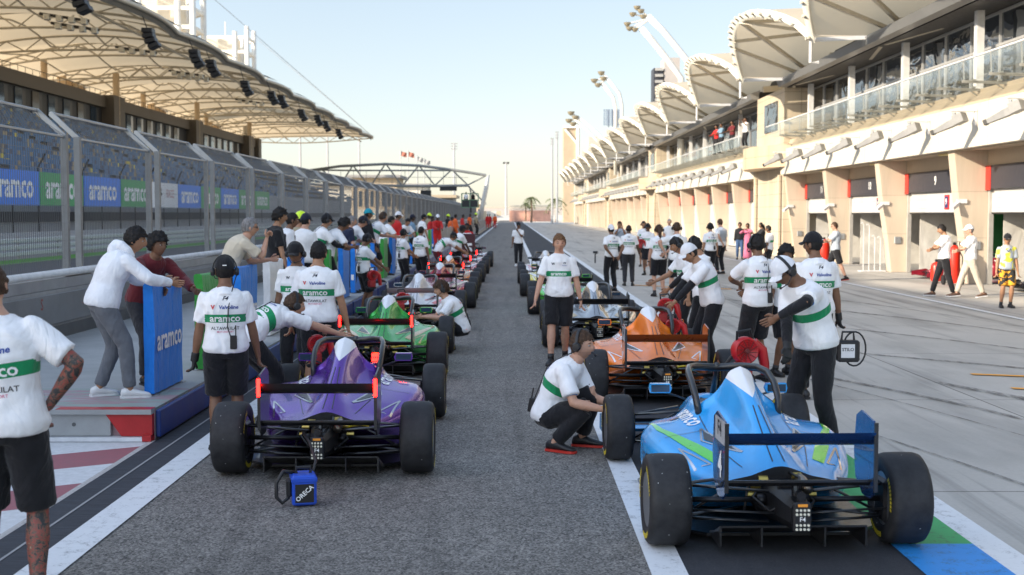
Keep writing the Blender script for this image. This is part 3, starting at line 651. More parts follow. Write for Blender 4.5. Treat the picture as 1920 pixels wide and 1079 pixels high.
P('person in grey shirt and black shorts with folded arms walking along the garages', 1565, 527, 84, 1.80, 1, top='greytee', skin='fair', hair='brown', shades=True, shoes='red', hl=(.12,.28,1.15), hr=(-.10,.30,1.18), el=(-1,.1,-.3), er=(1,.1,-.3), fl=(-.07,-.30,.10), fr=(.07,.28,.08))
P('bearded person in pale shirt and black trousers with folded arms before garage nine', 1768, 556, 84, 1.80, 1, top='white', skin='tan', hair='black', beard=True, shorts=False, shoes='brown', hl=(.12,.28,1.12), hr=(-.10,.30,1.15), el=(-1,.1,-.3), er=(1,.1,-.3), fl=(-.07,-.22,.08), fr=(.07,.26,.08), head=(0,14,0))
P('person in white cap and stone trousers walking left beside the bearded one', 1817, 558, 84, 1.78, 1, top='white', skin='fair', hair='grey', cap='white', hairstyle='undercap', bottom='stone', shorts=False, shoes='brown', hl=(.12,.28,1.12), hr=(-.10,.30,1.15), el=(-1,.1,-.3), er=(1,.1,-.3), fl=(-.07,-.30,.10), fr=(.07,.30,.08))
P('young person in dark cap, grey tee and amber print shorts by the right edge', 1884, 577, 176, 1.62, 1, top='greyyellow', vest=None, skin='tan', cap='black', hairstyle='undercap', bottom='amber', lanyard=True, head=(10,5,0))
P('person in dark cap walking up the white line talking on a radio', 972, 499, 180, 1.72, 1, top='white', skin='brown', cap='black', hairstyle='undercap', shorts=False, shoes='white', hl=(.02,.22,1.38), el=(-.6,0,-1), fl=(-.09,-.12,.08), fr=(.09,.14,.08))
# left side, on the pit lane by the cars
P('person in black cap and headset looking down at a red bag beside the left row', 683, 592, -58, 1.66, 1, skin='brown', cap='black', headset=True, hairstyle='undercap', hl=(-.12,.45,.98), hr=(.14,.45,.98), head=(0,18,0), text='back', bottom='black')
P('person with headset and black trousers by the padded boards, hands in front', 755, 545, -55, 1.64, 1, skin='tan', cap='black', headset=True, hairstyle='undercap', hl=(-.1,.35,1.0), hr=(.1,.35,1.0), shorts=False, bottom='black')
P('person with short black hair and bare legs by the boards, arms hanging', 789, 541, -30, 1.70, 1, skin='brown', hairstyle='short', text='back')
P('person bending deep over a red car in the left row', 832, 530, -70, 1.78, 1, skin='tan', hair='brown', lean=62, pelvis=(0,-.2,.93), hl=(-.12,.85,.75), hr=(.14,.8,.75), shorts=False, bottom='maroon', cap='black', headset=True, hairstyle='undercap')
P('person in black cap leaning forward over the red car with one arm down', 856, 528, -60, 1.74, 1, skin='dark', cap='black', hairstyle='undercap', lean=20, hl=(-.1,.5,.8), hr=(.1,.5,.75))
P('marshal in orange and white vest standing behind the board with the white numbers', 876, 508, 178, 1.72, 1, top='red', vest='white', skin='dark', hair='black', shorts=False, bottom='black', sleeves='long')
# spectators and crew on the platform behind the boards
def Q(label, px, Yd, yaw, h, **k):
    k.setdefault('lod', 1); k.setdefault('lean', 16); k.setdefault('pelvis', (0,-.1,.94)); 
    L = R(k['lean']); d = k['pelvis'][1]+.19*sin(.55*L)+.325*sin(L)+.06; return person(label, at(px, Yd)+d*sin(R(yaw)), Yd-d*cos(R(yaw)), .29, yaw, h, **k)
LEANH = dict(hl=(-.08,.42,1.08), hr=(.12,.40,1.08), el=(-.7,.3,-1), er=(.7,.3,-1))
Q('person with tousled black hair behind the older polo wearer, in dark top', 527, 20.2, -75, 1.86, top='black', skin='tan', hairstyle='curly', lean=4, shorts=False)
Q('person with short black hair and dark vest beside the lime helmet', 549, 21.0, -70, 1.80, top='team', vest='charcoal', skin='brown', shorts=False, lean=10)
Q('marshal in lime helmet behind the navy cap', 566, 22.6, -60, 1.80, top='khaki', cap='lime', skin='tan', lean=4, shorts=False)
Q('broad person in navy cap and plain white shirt with back turned', 575, 22.0, -28, 1.78, top='white', cap='navy', hairstyle='undercap', skin='fair', lean=6, build=1.2, shorts=False)
Q('person in black cap and headset with black under sleeves leaning on a blue board', 612, 24.2, -62, 1.80, cap='black', headset=True, hairstyle='undercap', sleeves='under', skin='tan', lean=18, shorts=False, **LEANH)
Q('person with big curly hair leaning far over the green board', 640, 24.4, -64, 1.80, hairstyle='curly', skin='brown', lean=34, head=(0,14,0), shorts=False, **LEANH)
Q('grey haired person between the curly head and the next headset', 661, 28, -70, 1.74, top='navy', hair='grey', skin='fair', lean=10, shorts=False)
Q('person in dark cap and headset leaning down over the boards behind the curly head', 676, 28.5, -66, 1.84, cap='navy', headset=True, hairstyle='undercap', skin='fair', lean=36, shorts=False, head=(0,10,0), text='back', **LEANH)
Q('person in shiny teal cap and black top', 692, 32, -60, 1.90, top='black', cap='teal', hairstyle='undercap', skin='brown', lean=5, sleeves='long', shorts=False)
Q('tall person with brown hair and headset leaning on the boards with one elbow out', 716, 32.5, -60, 1.90, hair='brown', headset=True, skin='fair', lean=30, shorts=True, **LEANH)
Q('person with black hair leaning over next to the tall brown haired one', 733, 36, -62, 1.76, hair='black', skin='tan', lean=26, shorts=False, **LEANH)
Q('person in red top and pale cap behind the leaning row', 748, 40, -60, 1.84, top='red', cap='white', hairstyle='undercap', skin='brown', lean=5, shorts=False, sleeves='long')
Q('person with black hair in white tee bowed over a green board', 764, 41, -140, 1.70, skin='tan', lean=26, shorts=False, head=(0,15,0), **LEANH)
Q('person in blue grey shirt and dark headgear', 774, 44, -55, 1.76, top='bluegrey', skin='dark', cap='navy', hairstyle='undercap', lean=10, shorts=False)
Q('person in black cap and white shirt looking right beyond the blue grey shirt', 795, 48, -60, 1.76, top='white', cap='black', hairstyle='undercap', skin='tan', lean=8, shorts=False)
Q('marshal in lime helmet and khaki top near the person in red overall', 806, 66, -120, 1.80, lod=2, top='khaki', cap='lime', skin='dark', lean=0, shorts=False)
Q('person in red overall and white headcloth resting arms on the boards', 821, 56, -160, 1.76, lod=1, top='red', cap='white', hairstyle='undercap', skin='dark', bottom='red', shorts=False, sleeves='long', lean=12, **LEANH)
Q('person in red jacket just left of the white headcloth', 811, 60, -120, 1.68, lod=2, top='red', skin='dark', sleeves='long', shorts=False)
Q('marshal in lime helmet and black top further along the grey barrier', 841, 80, -120, 1.74, lod=2, top='black', cap='lime', skin='dark', shorts=False, lean=0)
Q('person in orange jacket bending beside the second lime helmet', 848, 74, -90, 1.62, lod=2, top='orange', skin='dark', shorts=False, sleeves='long', lean=16)
Q('person in orange overall with black hair by the grey barrier', 855, 76, -60, 1.76, lod=2, top='orange', skin='dark', bottom='orange', shorts=False, sleeves='long', lean=5)
Q('person in dark red top looking over the grey barrier', 869, 88, -100, 1.74, lod=2, top='red', skin='dark', shorts=False, sleeves='long', lean=5)
Q('marshal in bright orange vest over the grey barrier', 882, 96, -120, 1.80, lod=2, top='orange', skin='dark', shorts=False, lean=5)
Q('marshal in lime helmet farthest along the grey barrier', 893, 105, -120, 1.84, lod=2, top='khaki', cap='lime', skin='dark', shorts=False, lean=0)
for i, px in enumerate((914, 918, 928)):
    Q(['distant person in dark red by the pit exit, left one of a pair','distant person in dark red by the pit exit, right one of a pair','distant person in orange by the pit exit barrier'][i], px, 150.0+i, 170, 1.76, lod=2, top=('red', 'red', 'orange')[i], bottom='red', skin='dark', shorts=False, lean=0, sleeves='long')
for i, (px, top_) in enumerate(((874, 'white'), (887, 'black'))):
    a_ = person(['person in white shirt inside the small green framed box','person in black inside the small green framed box'][i], at(px, 150.), 150., 2.9, 180, 1.76, 2, top=top_, skin='brown', shorts=False)
# balcony
for i, (px, Yd, top_, lab, sl) in enumerate(((1342, 74.5, 'red', 'person in dark red leaning on the balcony rail, leftmost of four', 'long'), (1351, 73, 'bluegrey', 'person in pale blue on the balcony between the two red ones', 'short'), (1371, 71, 'maroon', 'person in maroon shirt on the balcony left of the photographer', 'short'), (1396, 68.5, 'white', 'photographer in white shirt on the balcony with a raised camera', 'short'))):
    person(lab, at(px, Yd), Yd, 5.56, 125, 1.74, 2, top=top_, skin='brown', hair='black', shorts=False, sleeves=sl, hl=(-.12,.34,1.5) if i == 3 else (-.15,.4,1.1), hr=(.12,.34,1.5) if i == 3 else (.15,.4,1.1), el=(-.5,0,-1), er=(.5,0,-1))
# ---------------------------------------------------------------- camera, light
cam = bpy.data.cameras.new('camera'); co = bpy.data.objects.new('camera', cam); COL.objects.link(co); SC.camera = co
cam.sensor_width = 36; cam.lens = FPX/1920*36; cam.clip_end = 6000; cam.clip_start = .1
co.location = (0, 0, H); pitch = math.atan((540-HY)/FPX); yaw = math.atan((VX-960)/FPX)
co.rotation_euler = (pi/2-pitch, 0, yaw)
cam.dof.use_dof = True; cam.dof.focus_distance = 11.0; cam.dof.aperture_fstop = 3.2
SUN = V((1, .5, -.46)).normalized()
sd = bpy.data.lights.new('sun', 'SUN'); sd.energy = 2.9; sd.angle = R(.55); sd.color = (1, .87, .68)
so = bpy.data.objects.new('sun', sd); COL.objects.link(so); so.rotation_euler = SUN.to_track_quat('-Z', 'Y').to_euler(); so.location = (-60, -30, 60)
w = bpy.data.worlds.new('World'); SC.world = w; w.use_nodes = True; wt = w.node_tree
sk = wt.nodes.new('ShaderNodeTexSky'); sk.sky_type = 'NISHITA'; sk.sun_disc = False
sk.sun_elevation = math.asin(-SUN.z); sk.sun_rotation = math.atan2(-SUN.x, -SUN.y); sk.air_density = 1.0; sk.dust_density = .5; sk.ozone_density = 1.4; sk.altitude = 0
gm = wt.nodes.new('ShaderNodeGamma'); gm.inputs[1].default_value = .57; wt.links.new(sk.outputs[0], gm.inputs[0]); 
tcw = wt.nodes.new('ShaderNodeTexCoord'); dt = wt.nodes.new('ShaderNodeVectorMath'); dt.operation = 'DOT_PRODUCT'; dt.inputs[1].default_value = -SUN; wt.links.new(tcw.outputs['Generated'], dt.inputs[0])
mr = wt.nodes.new('ShaderNodeMapRange'); mr.interpolation_type = 'SMOOTHSTEP'; mr.inputs[1].default_value = -.25; mr.inputs[2].default_value = .95; mr.inputs[3].default_value = .86; mr.inputs[4].default_value = 2.1; wt.links.new(dt.outputs['Value'], mr.inputs[0])
tn = wt.nodes.new('ShaderNodeVectorMath'); tn.operation = 'MULTIPLY'; tn.inputs[1].default_value = (1.0, .985, 1.0); wt.links.new(gm.outputs[0], tn.inputs[0])
sc_ = wt.nodes.new('ShaderNodeVectorMath'); sc_.operation = 'SCALE'; wt.links.new(tn.outputs[0], sc_.inputs[0]); wt.links.new(mr.outputs[0], sc_.inputs['Scale']); wt.links.new(sc_.outputs[0], wt.nodes['Background'].inputs[0])   # hazy glow on the sun's side of the sky
wt.nodes['Background'].inputs[1].default_value = .15
vs_ = SC.view_settings; vs_.view_transform = 'Standard'; vs_.look = 'None'; vs_.exposure = 1.62; vs_.gamma = 1
SC.cycles.max_bounces = 6; SC.cycles.transparent_max_bounces = 12; SC.cycles.use_denoising = True
SC.cycles.sample_clamp_indirect = 6

# ---------------------------------------------------------------- ground
def asphalt(name, lo, hi, agg=95, speck=1.):
    n = NT(name); p = n.world()
    vo = n.n('ShaderNodeTexVoronoi', {'Scale': agg}); n.set(vo.inputs['Vector'], p)
    fine = n.noise(agg*1.6, 2, .5, p); big = n.noise(.55, 4, .6, p); mid = n.noise(7, 3, .6, p)
    sp = n.mix(.5, vo.outputs['Color'], fine)
    bw = n.n('ShaderNodeRGBToBW', {0: sp}).outputs[0]
    k = n.math('ADD', n.math('MULTIPLY_ADD', bw, .8*speck, .5-.4*speck-.06), n.math('MULTIPLY_ADD', mid, .22, -.05))
    c = n.ramp(k, [(.28, lo), (.5, mixc(lo, hi, .38)), (.8, hi)])
    c2 = n.mix(n.math('MULTIPLY', n.ramp(big, [(.4, (0,0,0)), (.7, (1,1,1))]), .28), c, mixc(lo, hi, .1))
    st = n.noise(1.0, 4, .7, n.world((2.4, .12, 1)))
    c3 = n.mix(n.math('MULTIPLY', n.ramp(st, [(.5, (0,0,0)), (.72, (1,1,1))]), .5), c2, mixc(lo, hi, .05))
    n.P(color=c3, rough=.82, spec=.35); n.bump(bw, .55, .006); return n.m
M_ASPH = asphalt('coarse_asphalt', (.020,.019,.018), (.42,.39,.355), 78, 1.12)
M_ASPH2 = asphalt('smooth_dark_asphalt', (.018,.019,.024), (.075,.078,.088), 120, .6)
M_TRACK = asphalt('track_asphalt', (.04,.042,.05), (.13,.135,.15), 60, .6)
def concrete(name, lo, hi, joint=5.2):
    n = NT(name); p = n.world()
    big = n.noise(.25, 6, .65, p); fine = n.noise(30, 3, .6, p)
    c = n.ramp(big, [(.3, lo), (.7, hi)])
    c = n.mix(.25, c, n.ramp(fine, [(.3, lo), (.7, hi)]))
    # rubber left by tyres: long dark streaks, bent a little across the lane
    for sc, rz, lo_, am in (((1.7, .06, 1), .16, .57, .5), ((3.6, .10, 1), .07, .61, .4), ((1.2, .05, 1), -.22, .61, .4), ((5, .35, 1), .5, .64, .4), ((.5, .12, 1), .1, .52, .3)):
        g = n.n('ShaderNodeNewGeometry'); mp = n.n('ShaderNodeMapping'); n.set(mp.inputs[0], g.outputs['Position'])
        mp.inputs['Scale'].default_value = sc; mp.inputs['Rotation'].default_value = (0, 0, rz)
        s_ = n.noise(1.0, 5, .62, mp.outputs[0], .3)
        c = n.mix(n.math('MULTIPLY', n.ramp(s_, [(lo_, (0,0,0)), (lo_+.12, (1,1,1))]), am), c, (.062,.058,.056))
    br = n.n('ShaderNodeTexBrick', {'Scale': 1.0, 'Mortar Size': .012, 'Brick Width': joint, 'Row Height': 4.6, 'Color1': (1,1,1), 'Color2': (1,1,1), 'Mortar': (.35,.35,.35)}); br.offset = 0
    n.set(br.inputs['Vector'], p)
    c = n.mix(1., c, br.outputs[0], 'MULTIPLY')
    n.P(color=c, rough=.72, spec=.4); n.bump(fine, .25, .004); return n.m
M_APRON = concrete('apron_concrete', (.36,.34,.305), (.51,.48,.435))
def worn_paint(name, col, under, wear=.55):
    n = NT(name); p = n.world(); a = n.noise(9, 6, .7, p); b = n.noise(70, 3, .7, p); st = n.noise(1, 5, .7, n.world((6, .6, 1)))
    k = n.math('ADD', n.math('MULTIPLY', a, .5), n.math('MULTIPLY', b, .3)); k = n.math('ADD', k, n.math('MULTIPLY', st, .2))
    c = n.ramp(k, [(wear-.02, col), (wear+.05, mixc(col, under, .75))])
    c = n.mix(n.math('MULTIPLY', n.ramp(a, [(.35, (0,0,0)), (.8, (1,1,1))]), .3), c, mixc(col, under, .4))
    n.P(color=c, rough=.6); n.bump(b, .2, .003); return n.m
M_WLINE = worn_paint('white_road_paint', (.72,.73,.74), (.2,.2,.2), .555)
M_GREENP = worn_paint('green_road_paint', (.03,.36,.11), (.05,.1,.06), .555)
M_BLUEP = worn_paint('blue_road_paint', (.02,.26,.68), (.03,.1,.2), .555)
M_ORP = worn_paint('orange_road_paint', (.85,.36,.03), (.3,.3,.3), .6)
n = NT('desert_ground'); p = n.world(); n.P(color=n.ramp(n.noise(.03, 6, .6, p), [(.3, (.42,.33,.23)), (.7, (.6,.5,.37))]), rough=.9); M_SAND = n.m
n = NT('painted_run_off'); p = n.world()                              # red and white diagonal bands
g = n.n('ShaderNodeNewGeometry'); sx_ = n.n('ShaderNodeSeparateXYZ', {0: g.outputs['Position']})
dd = n.math('ADD', n.math('MULTIPLY', sx_.outputs[1], 1.0), n.math('MULTIPLY', sx_.outputs[0], -.62))
fr = n.math('FRACT', n.math('MULTIPLY', n.math('ADD', dd, .62), .66))
k = n.math('GREATER_THAN', fr, .5)
red = n.ramp(n.noise(14, 6, .7, p), [(.3, (.36,.10,.12)), (.75, (.26,.11,.12))])
whi = n.ramp(n.noise(14, 6, .7, p), [(.3, (.70,.70,.71)), (.75, (.5,.5,.5))])
n.P(color=n.mix(k, whi, red), rough=.65); M_HATCH = n.m
n = NT('drain_strip_rubber'); p = n.world(); g = n.noise(1, 3, .7, n.world((3, 55, 1)))
n.P(color=n.ramp(g, [(.35, (.012,.013,.018)), (.7, (.05,.055,.07))]), rough=.75); n.bump(g, .5, .006); M_DRAIN = n.m
n = NT('short_grass'); p = n.world(); n.P(color=n.ramp(n.noise(8, 6, .7, p), [(.3, (.04,.17,.012)), (.7, (.09,.30,.03))]), rough=.9); M_GRASS = n.m

struct('ground', MB().add([(-2500,-300,-.03),(2500,-300,-.03),(2500,4000,-.03),(-2500,4000,-.03)], [(0,1,2,3)]), M_SAND)
struct('pit_lane', sheet(-3.2, .90, -8, 420, -.004), M_ASPH)
struct('pit_box_lane', sheet(.90, 3.0, -8, 420, -.004), M_ASPH2)
struct('apron', sheet(3.0, 15.5, -8, 300, -.008), M_APRON)
struct('outer_apron', sheet(3.0, 60, 300, 420, -.008), mat('pale_concrete', (.55,.5,.42), .8, var=.15, scale=.5))
struct('main_straight', sheet(-20.4, -6.6, -8, 460, -.008), M_TRACK)
struct('grass_verge', sheet(-22.3, -20.4, -8, 460, -.004), M_GRASS)
struct('service_road', sheet(-33, -22.3, -8, 460, -.010), mat('grey_service_road', (.20,.20,.21), .85, scale=.6))
struct('run_off_area', sheet(-6.4, -3.2, -8, 11.26, -.002), M_HATCH)
struct('drain_strip', sheet(-3.22, -2.83, -8, 240, .001), M_DRAIN)
struct('drain_groove', sheet(-3.035, -3.015, -8, 240, .005), mat('drain_groove_metal', (.30,.29,.29), .6))
struct('kerb_edge_line', sheet(-3.27, -3.22, -8, 11.26, .002), mat('dusty_edge', (.45,.42,.40), .9, var=.4, scale=40))
def vline(name, x0, x1, y0, y1, m, z=.004): struct(name, sheet(x0, x1, y0, y1, z), m)
vline('lane_line', -2.825, -2.575, -8, 250, M_WLINE)
vline('lane_line', .80, 1.01, -8, 305, M_WLINE)
vline('lane_line', 2.87, 3.08, -8, 305, M_WLINE)
vline('apron_line', 9.90, 10.05, -8, 300, M_WLINE)
vline('green_strip', 2.36, 2.87, 7.68, 13.5, M_GREENP)
vline('blue_strip', 2.36, 2.87, -8, 7.68, M_BLUEP)
m = MB()
for y in (14.6, 15.9):
    m.add([(5.9,y,.004),(6.9,y-.35,.004),(6.9,y-.22,.004),(5.9,y+.13,.004)], [(0,1,2,3)])
struct('orange_box_marking', m, M_ORP)
m = MB(); m.add([(3.5,36,.004),(6,34,.004),(6,34.25,.004),(3.5,36.25,.004)], [(0,1,2,3)]); struct('orange_box_marking', m, M_ORP)
m = MB()                                                             # long rubber marks
random.seed(3)
for (xa, ya, xb, yb, wd, bend) in ((2.9, 18, 5.4, 8.0, .035, .25), (3.1, 17.6, 5.9, 8.2, .11, .5), (5.2, 15.2, 8.4, 8.8, .22, -.3), (5.0, 18.5, 9.3, 13.2, .16, .3), (3.8, 26, 9.9, 12.5, .10, .8), (4.6, 31, 9.8, 16.5, .14, .9), (3.4, 11.5, 4.4, 6.2, .05, .1), (6.5, 12.2, 8.2, 10.0, .12, .1), (3.3, 40, 9.5, 21, .15, 1.2)):
    a = []; b = []
    for i in range(21):
        t = i/20; x = xa+(xb-xa)*t+bend*sin(pi*t); y = ya+(yb-ya)*t; w_ = wd*(.25+.75*sin(pi*min(1, t*1.2+.1)))*.5
        a.append((x-w_, y-w_*.4, .002)); b.append((x+w_, y+w_*.4, .002))
    m.grid([a, b])
n = NT('rubber_marks'); p = n.world((1.2, .25, 1)); nz = n.noise(6, 6, .8, p)
n.P(color=(.085,.08,.077), rough=.7); tpn = n.n('ShaderNodeBsdfTransparent'); mxs = n.n('ShaderNodeMixShader', {0: n.ramp(nz, [(.36, (.25,.25,.25)), (.62, (1,1,1))]), 1: n.b.outputs[0], 2: tpn.outputs[0]}); n.set(n.out.inputs[0], mxs.outputs[0]); struct('tyre_marks', m, n.m)

# ---------------------------------------------------------------- pit platform with padded side, pit wall
M_PLAT = mat('platform_grey_paint', (.33,.34,.34), .6, var=.18, scale=2.5)
n = NT('platform_top_paint'); p = n.world((.35, 1.6, 1)); st = n.noise(1.6, 5, .7, p)
g = n.n('ShaderNodeNewGeometry'); yy = n.n('ShaderNodeSeparateXYZ', {0: g.outputs['Position']}).outputs[1]
near = n.math('LESS_THAN', yy, 12.6)
c0 = n.ramp(n.noise(2, 6, .65, n.world()), [(.3, (.27,.275,.275)), (.75, (.38,.38,.375))])
c1 = n.ramp(st, [(.40, (.30,.32,.31)), (.47, (.25,.33,.29)), (.52, (.36,.21,.23)), (.6, (.33,.34,.34))])
n.P(color=n.mix(near, c0, c1), rough=.6); M_PTOP = n.m
M_RED = mat('red_paint', (.42,.012,.015), .4, scale=12); M_BLUEPAD = mat('blue_padding', (.012,.04,.19), .45, var=.25, scale=4)
M_GAL = mat('galvanised_steel', (.36,.37,.38), .45, .55, .2, 3); M_BLK = mat('black_plastic', (.012,.012,.014), .45)
M_CONC = mat('wall_concrete', (.30,.30,.30), .8, var=.22, scale=1.6, bump=.01)
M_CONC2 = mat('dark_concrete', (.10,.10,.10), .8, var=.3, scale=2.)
M_WPIPE = mat('white_capping', (.62,.63,.65), .5, var=.15, scale=6)
pl = thing('pit_wall_platform', 'long grey raised platform with grey steel end face and red corner beside the pit lane', 'platform', (-4.8, 11.27, 0), world=True)
MB().box(-6.42, -3.235, 11.30, 240, 0, .29).build('deck', M_PTOP, pl)
f = MB(); f.rbox(-6.42, -3.62, 11.24, 11.298, .045, .245, .004); f.box(-6.42, -3.24, 11.20, 11.30, .246, .292, 0)
f.build('end_face', M_PLAT, pl)
f = MB(); f.loft([[(-3.62+.10, y, .045), (-3.24, y, .045), (-3.24, y, .243), (-3.66, y, .243)] for y in (11.23, 11.297)]); f.build('red_corner', M_RED, pl)
f = MB()
for x in (-5.6, -4.55, -3.95): f.lathe([(.0001, 11.236), (.018, 11.236), (.018, 11.24)], (x, 0, .15), 'y', 12)
f.build('bolt', M_CONC2, pl)
f = MB(); f.box(-6.42, -4.35, 11.18, 11.30, .004, .04, 0); f.box(-4.35, -3.32, 11.18, 11.30, .004, .04, 1); f.box(-3.32, -3.24, 11.18, 11.30, .004, .06, 0); f.build('base_trim', [M_RED, M_WPIPE], pl)
tag(MB().box(-4.1, -3.24, 11.20, 11.34, .2925, .295).build('red_edge_stripe', M_RED, pl))
for i in range(44):
    y0 = 11.32+i*2.35; wd = 2.15 if i else 2.0
    lab = f'dark blue padded side panel of the platform, {ORD[i]} from its near corner' if i < 12 else 'dark blue padded side panel far along the platform edge'
    o = MB().rbox(-3.232, -3.19, y0, y0+wd, .02, .27, .008).build('side_pad', M_BLUEPAD); tag(o, lab, 'padding', 'blue pads along the platform side')
    if i in (0, 1, 2, 3):
        tag(MB().box(-3.23, -3.20, y0+wd+.03, y0+wd+.17, .0, .25).build('pad_bracket', M_GAL), f'grey steel bracket in the gap after the {ORD[i]} blue side pad', 'bracket', 'brackets between side pads')

pw = thing('pit_wall', 'long grey concrete pit wall with white pipe capping under the catch fence', 'wall', (-6.6, 11, 0), world=True)
MB().box(-6.85, -6.44, 2, 240, 0, .98).build('concrete_base', M_CONC, pw)
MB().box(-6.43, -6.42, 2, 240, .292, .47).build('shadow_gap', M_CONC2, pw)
f = MB(); f.tube([(-6.5, 2, 1.2), (-6.5, 240, 1.2)], .055, 10); f.build('capping_pipe', M_WPIPE, pw, smooth=True)
MB().box(-6.8, -6.46, 2, 240, .985, 1.13).build('upper_rail', M_GAL, pw)
for i in range(24):
    y = 11+4.35*i*1.0
    f = MB(); f.rbox(-6.437, -6.415, y, y+4.2, .50, .93, .01); 
    for yy_ in (y+.2, y+3.9):
        for z in (.58, .84): f.cbox((-6.41, yy_, z), (.012, .07, .035), 1)
    f.build('steel_plate', [mat('grey_steel_plate', (.20,.205,.21), .5, .2, .3, 1.2), M_WPIPE], pw)
red1 = MB(); text_flat(red1, 'S', (-6.412, 17.1, .8), (0, 1, 0), (0, 0, 1), .22); red1.build('painted_mark', mat('faded_red', (.3,.08,.07), .7), pw)

# catch fence
M_FP = mat('fence_post_grey', (.20,.21,.22), .5, .35, .2, 5); M_FW = mat('fence_wire', (.15,.155,.16), .5, .4)
def fence_panel_proto(L=3.75, far=False, top_only=False):
    root = thing('catch_fence_panel', 'grey fence panel', 'fence', (0, 0, 0), group='catch fence panels on the pit wall')
    z0, z1, lx, z2 = 1.13, 3.22, -.40, 3.58
    for y in (0.0, L): MB().box(-.045, .045, y-.05, y+.05, z0, z1).build('post', M_FP, root)
    for y in (0.0, L):
        f = MB(); f.bar((0, y, z1-.02), (lx, y, z2), .05, .07); f.build('overhang_arm', M_GAL, root)
        f = MB(); f.rbox(.045, .075, y-.28, y+.28, 1.0, 1.22, .01); f.cbox((.08, y-.18, 1.11), (.02, .04, .04)); f.cbox((.08, y+.18, 1.11), (.02, .04, .04)); f.build('base_plate', M_GAL, root)
    f = MB()
    for z in (z1-.03,): f.tube([(0, .05, z), (0, L-.05, z)], .022, 6)
    f.tube([(lx, 0, z2), (lx, L, z2)], .028, 6); f.build('rail', M_GAL, root)
    f = MB(); step = .075 if not far else .15; r = .0034 if not far else .007
    k = int(L/step)
    for i in range(1, k):
        y = L*i/k; f.tube([(0, y, z0), (0, y, z1-.03)], r, 3, cap=False)
    for i in range(1, 8): f.tube([(0, 0, z0+(z1-z0)*i/8), (0, L, z0+(z1-z0)*i/8)], r, 3, cap=False)
    f.build('mesh_panel', M_FW, root)
    f = MB(); s_ = .11 if not far else .22; D = V((lx, 0, z2-z1)); hh = D.length; q = int((L+hh)/s_)
    for i in range(-int(hh/s_)-1, q):
        for dr in (1, -1):
            a0 = i*s_; pts = []
            for t in (0., 1.):
                pts.append((a0 + (hh*t if dr > 0 else hh*(1-t)), t))
            (ya, ta), (yb, tb) = pts
            if min(ya, yb) < 0 or max(ya, yb) > L: continue
            f.tube([V((0, ya, z1))+D*ta, V((0, yb, z1))+D*tb], r*1.15, 3, cap=False)
    f.build('overhang_mesh', M_FW, root)
    return root
near_p = fence_panel_proto(); far_p = fence_panel_proto(far=True)
tn, tf = tree_of(near_p), tree_of(far_p)
ys = [10.6+4.32*i for i in range(53)]
for i, y in enumerate(ys):
    base, t = (near_p, tn) if y < 62 else (far_p, tf)
    lab = (f'grey wire fence panel with leaning top, {ORD[i]} from the near end of the wall' if i < 12 else 'distant grey catch fence panel merging into the row towards the gantry')
    if i == 0: o = near_p; o.location = (-6.62, y, 0); o['label'] = lab
    elif base is far_p and not far_p.get('used'): o = far_p; far_p['used'] = 1; o.location = (-6.62, y, 0); o['label'] = lab
    else: o = copy_tree(base, (-6.62, y, 0), label=lab, tree=t)

# ad boards on poles across the main straight
M_AB = mat('board_blue', (.03,.20,.74), .5, var=.08, scale=1); M_AG = mat('board_green', (.04,.34,.11), .5, var=.08, scale=1); M_AW = mat('board_white', (.75,.76,.78), .5, var=.05, scale=1); M_INK = mat('black_ink', (.01,.01,.012), .5); M_WHT = mat('white_ink', (.85,.85,.85), .5, var=.03)
boards = [(63.6, 71.6, 'g'), (71.8, 80.0, 'b'), (80.1, 88.2, 'g'), (88.4, 96.6, 'b'), (96.8, 104.4, 'g'), (104.6, 113.2, 'w'), (113.4, 121.6, 'b'), (121.8, 129.9, 'g'), (130.1, 138.6, 'b'), (138.8, 147, 'g'), (147.4, 156, 'g2')]
for i, (a, b, c) in enumerate(boards):
    a *= 30/30.; zb, zt = 2.58, 4.73
    t = thing('advertising_board', f"{ {'b':'blue','g':'green','w':'white','g2':'green'}[c] } advertising board on the far fence, {ORD[i]} from the near end of the row", 'advertising board', (-30, a, 0), group='boards across the main straight', world=True)
    MB().box(-30.04, -30, a, b, zb, zt).build('panel', {'b': M_AB, 'g': M_AG, 'g2': M_AG, 'w': M_AW}[c], t)
    f = MB()
    if c == 'w':
        for (u, v_) in ((.2,.75),(.28,.6),(.36,.72),(.3,.45),(.38,.55),(.34,.3)): f.cbox((-29.99, a+(b-a)*u, zb+(zt-zb)*v_), (.01, .42, .26), 0)
        f.build('emblem', M_INK, t)
        f = MB(); text_flat(f, 'RACE', (-29.99, a+(b-a)*.7, zb+1.2), (0, 1, 0), (0, 0, 1), 1.0); f.build('lettering', mat('dull_red_ink', (.5,.2,.2), .5), t)
    else:
        text_flat(f, 'aramco', (-29.99, (a+b)/2, (zb+zt)/2+.08), (0, 1, 0), (0, 0, 1), 2.1, bold=.025, sx=.98); f.build('lettering', M_WHT, t)
    f = MB(); f.tube([(-30.1, a, 0), (-30.1, a, 5.0), (-29.8, a+.5, 5.9)], .06, 6); f.tube([(-30.1, (a+b)/2, 0), (-30.1, (a+b)/2, zb)], .04, 6); f.build('pole', M_BLK, t)
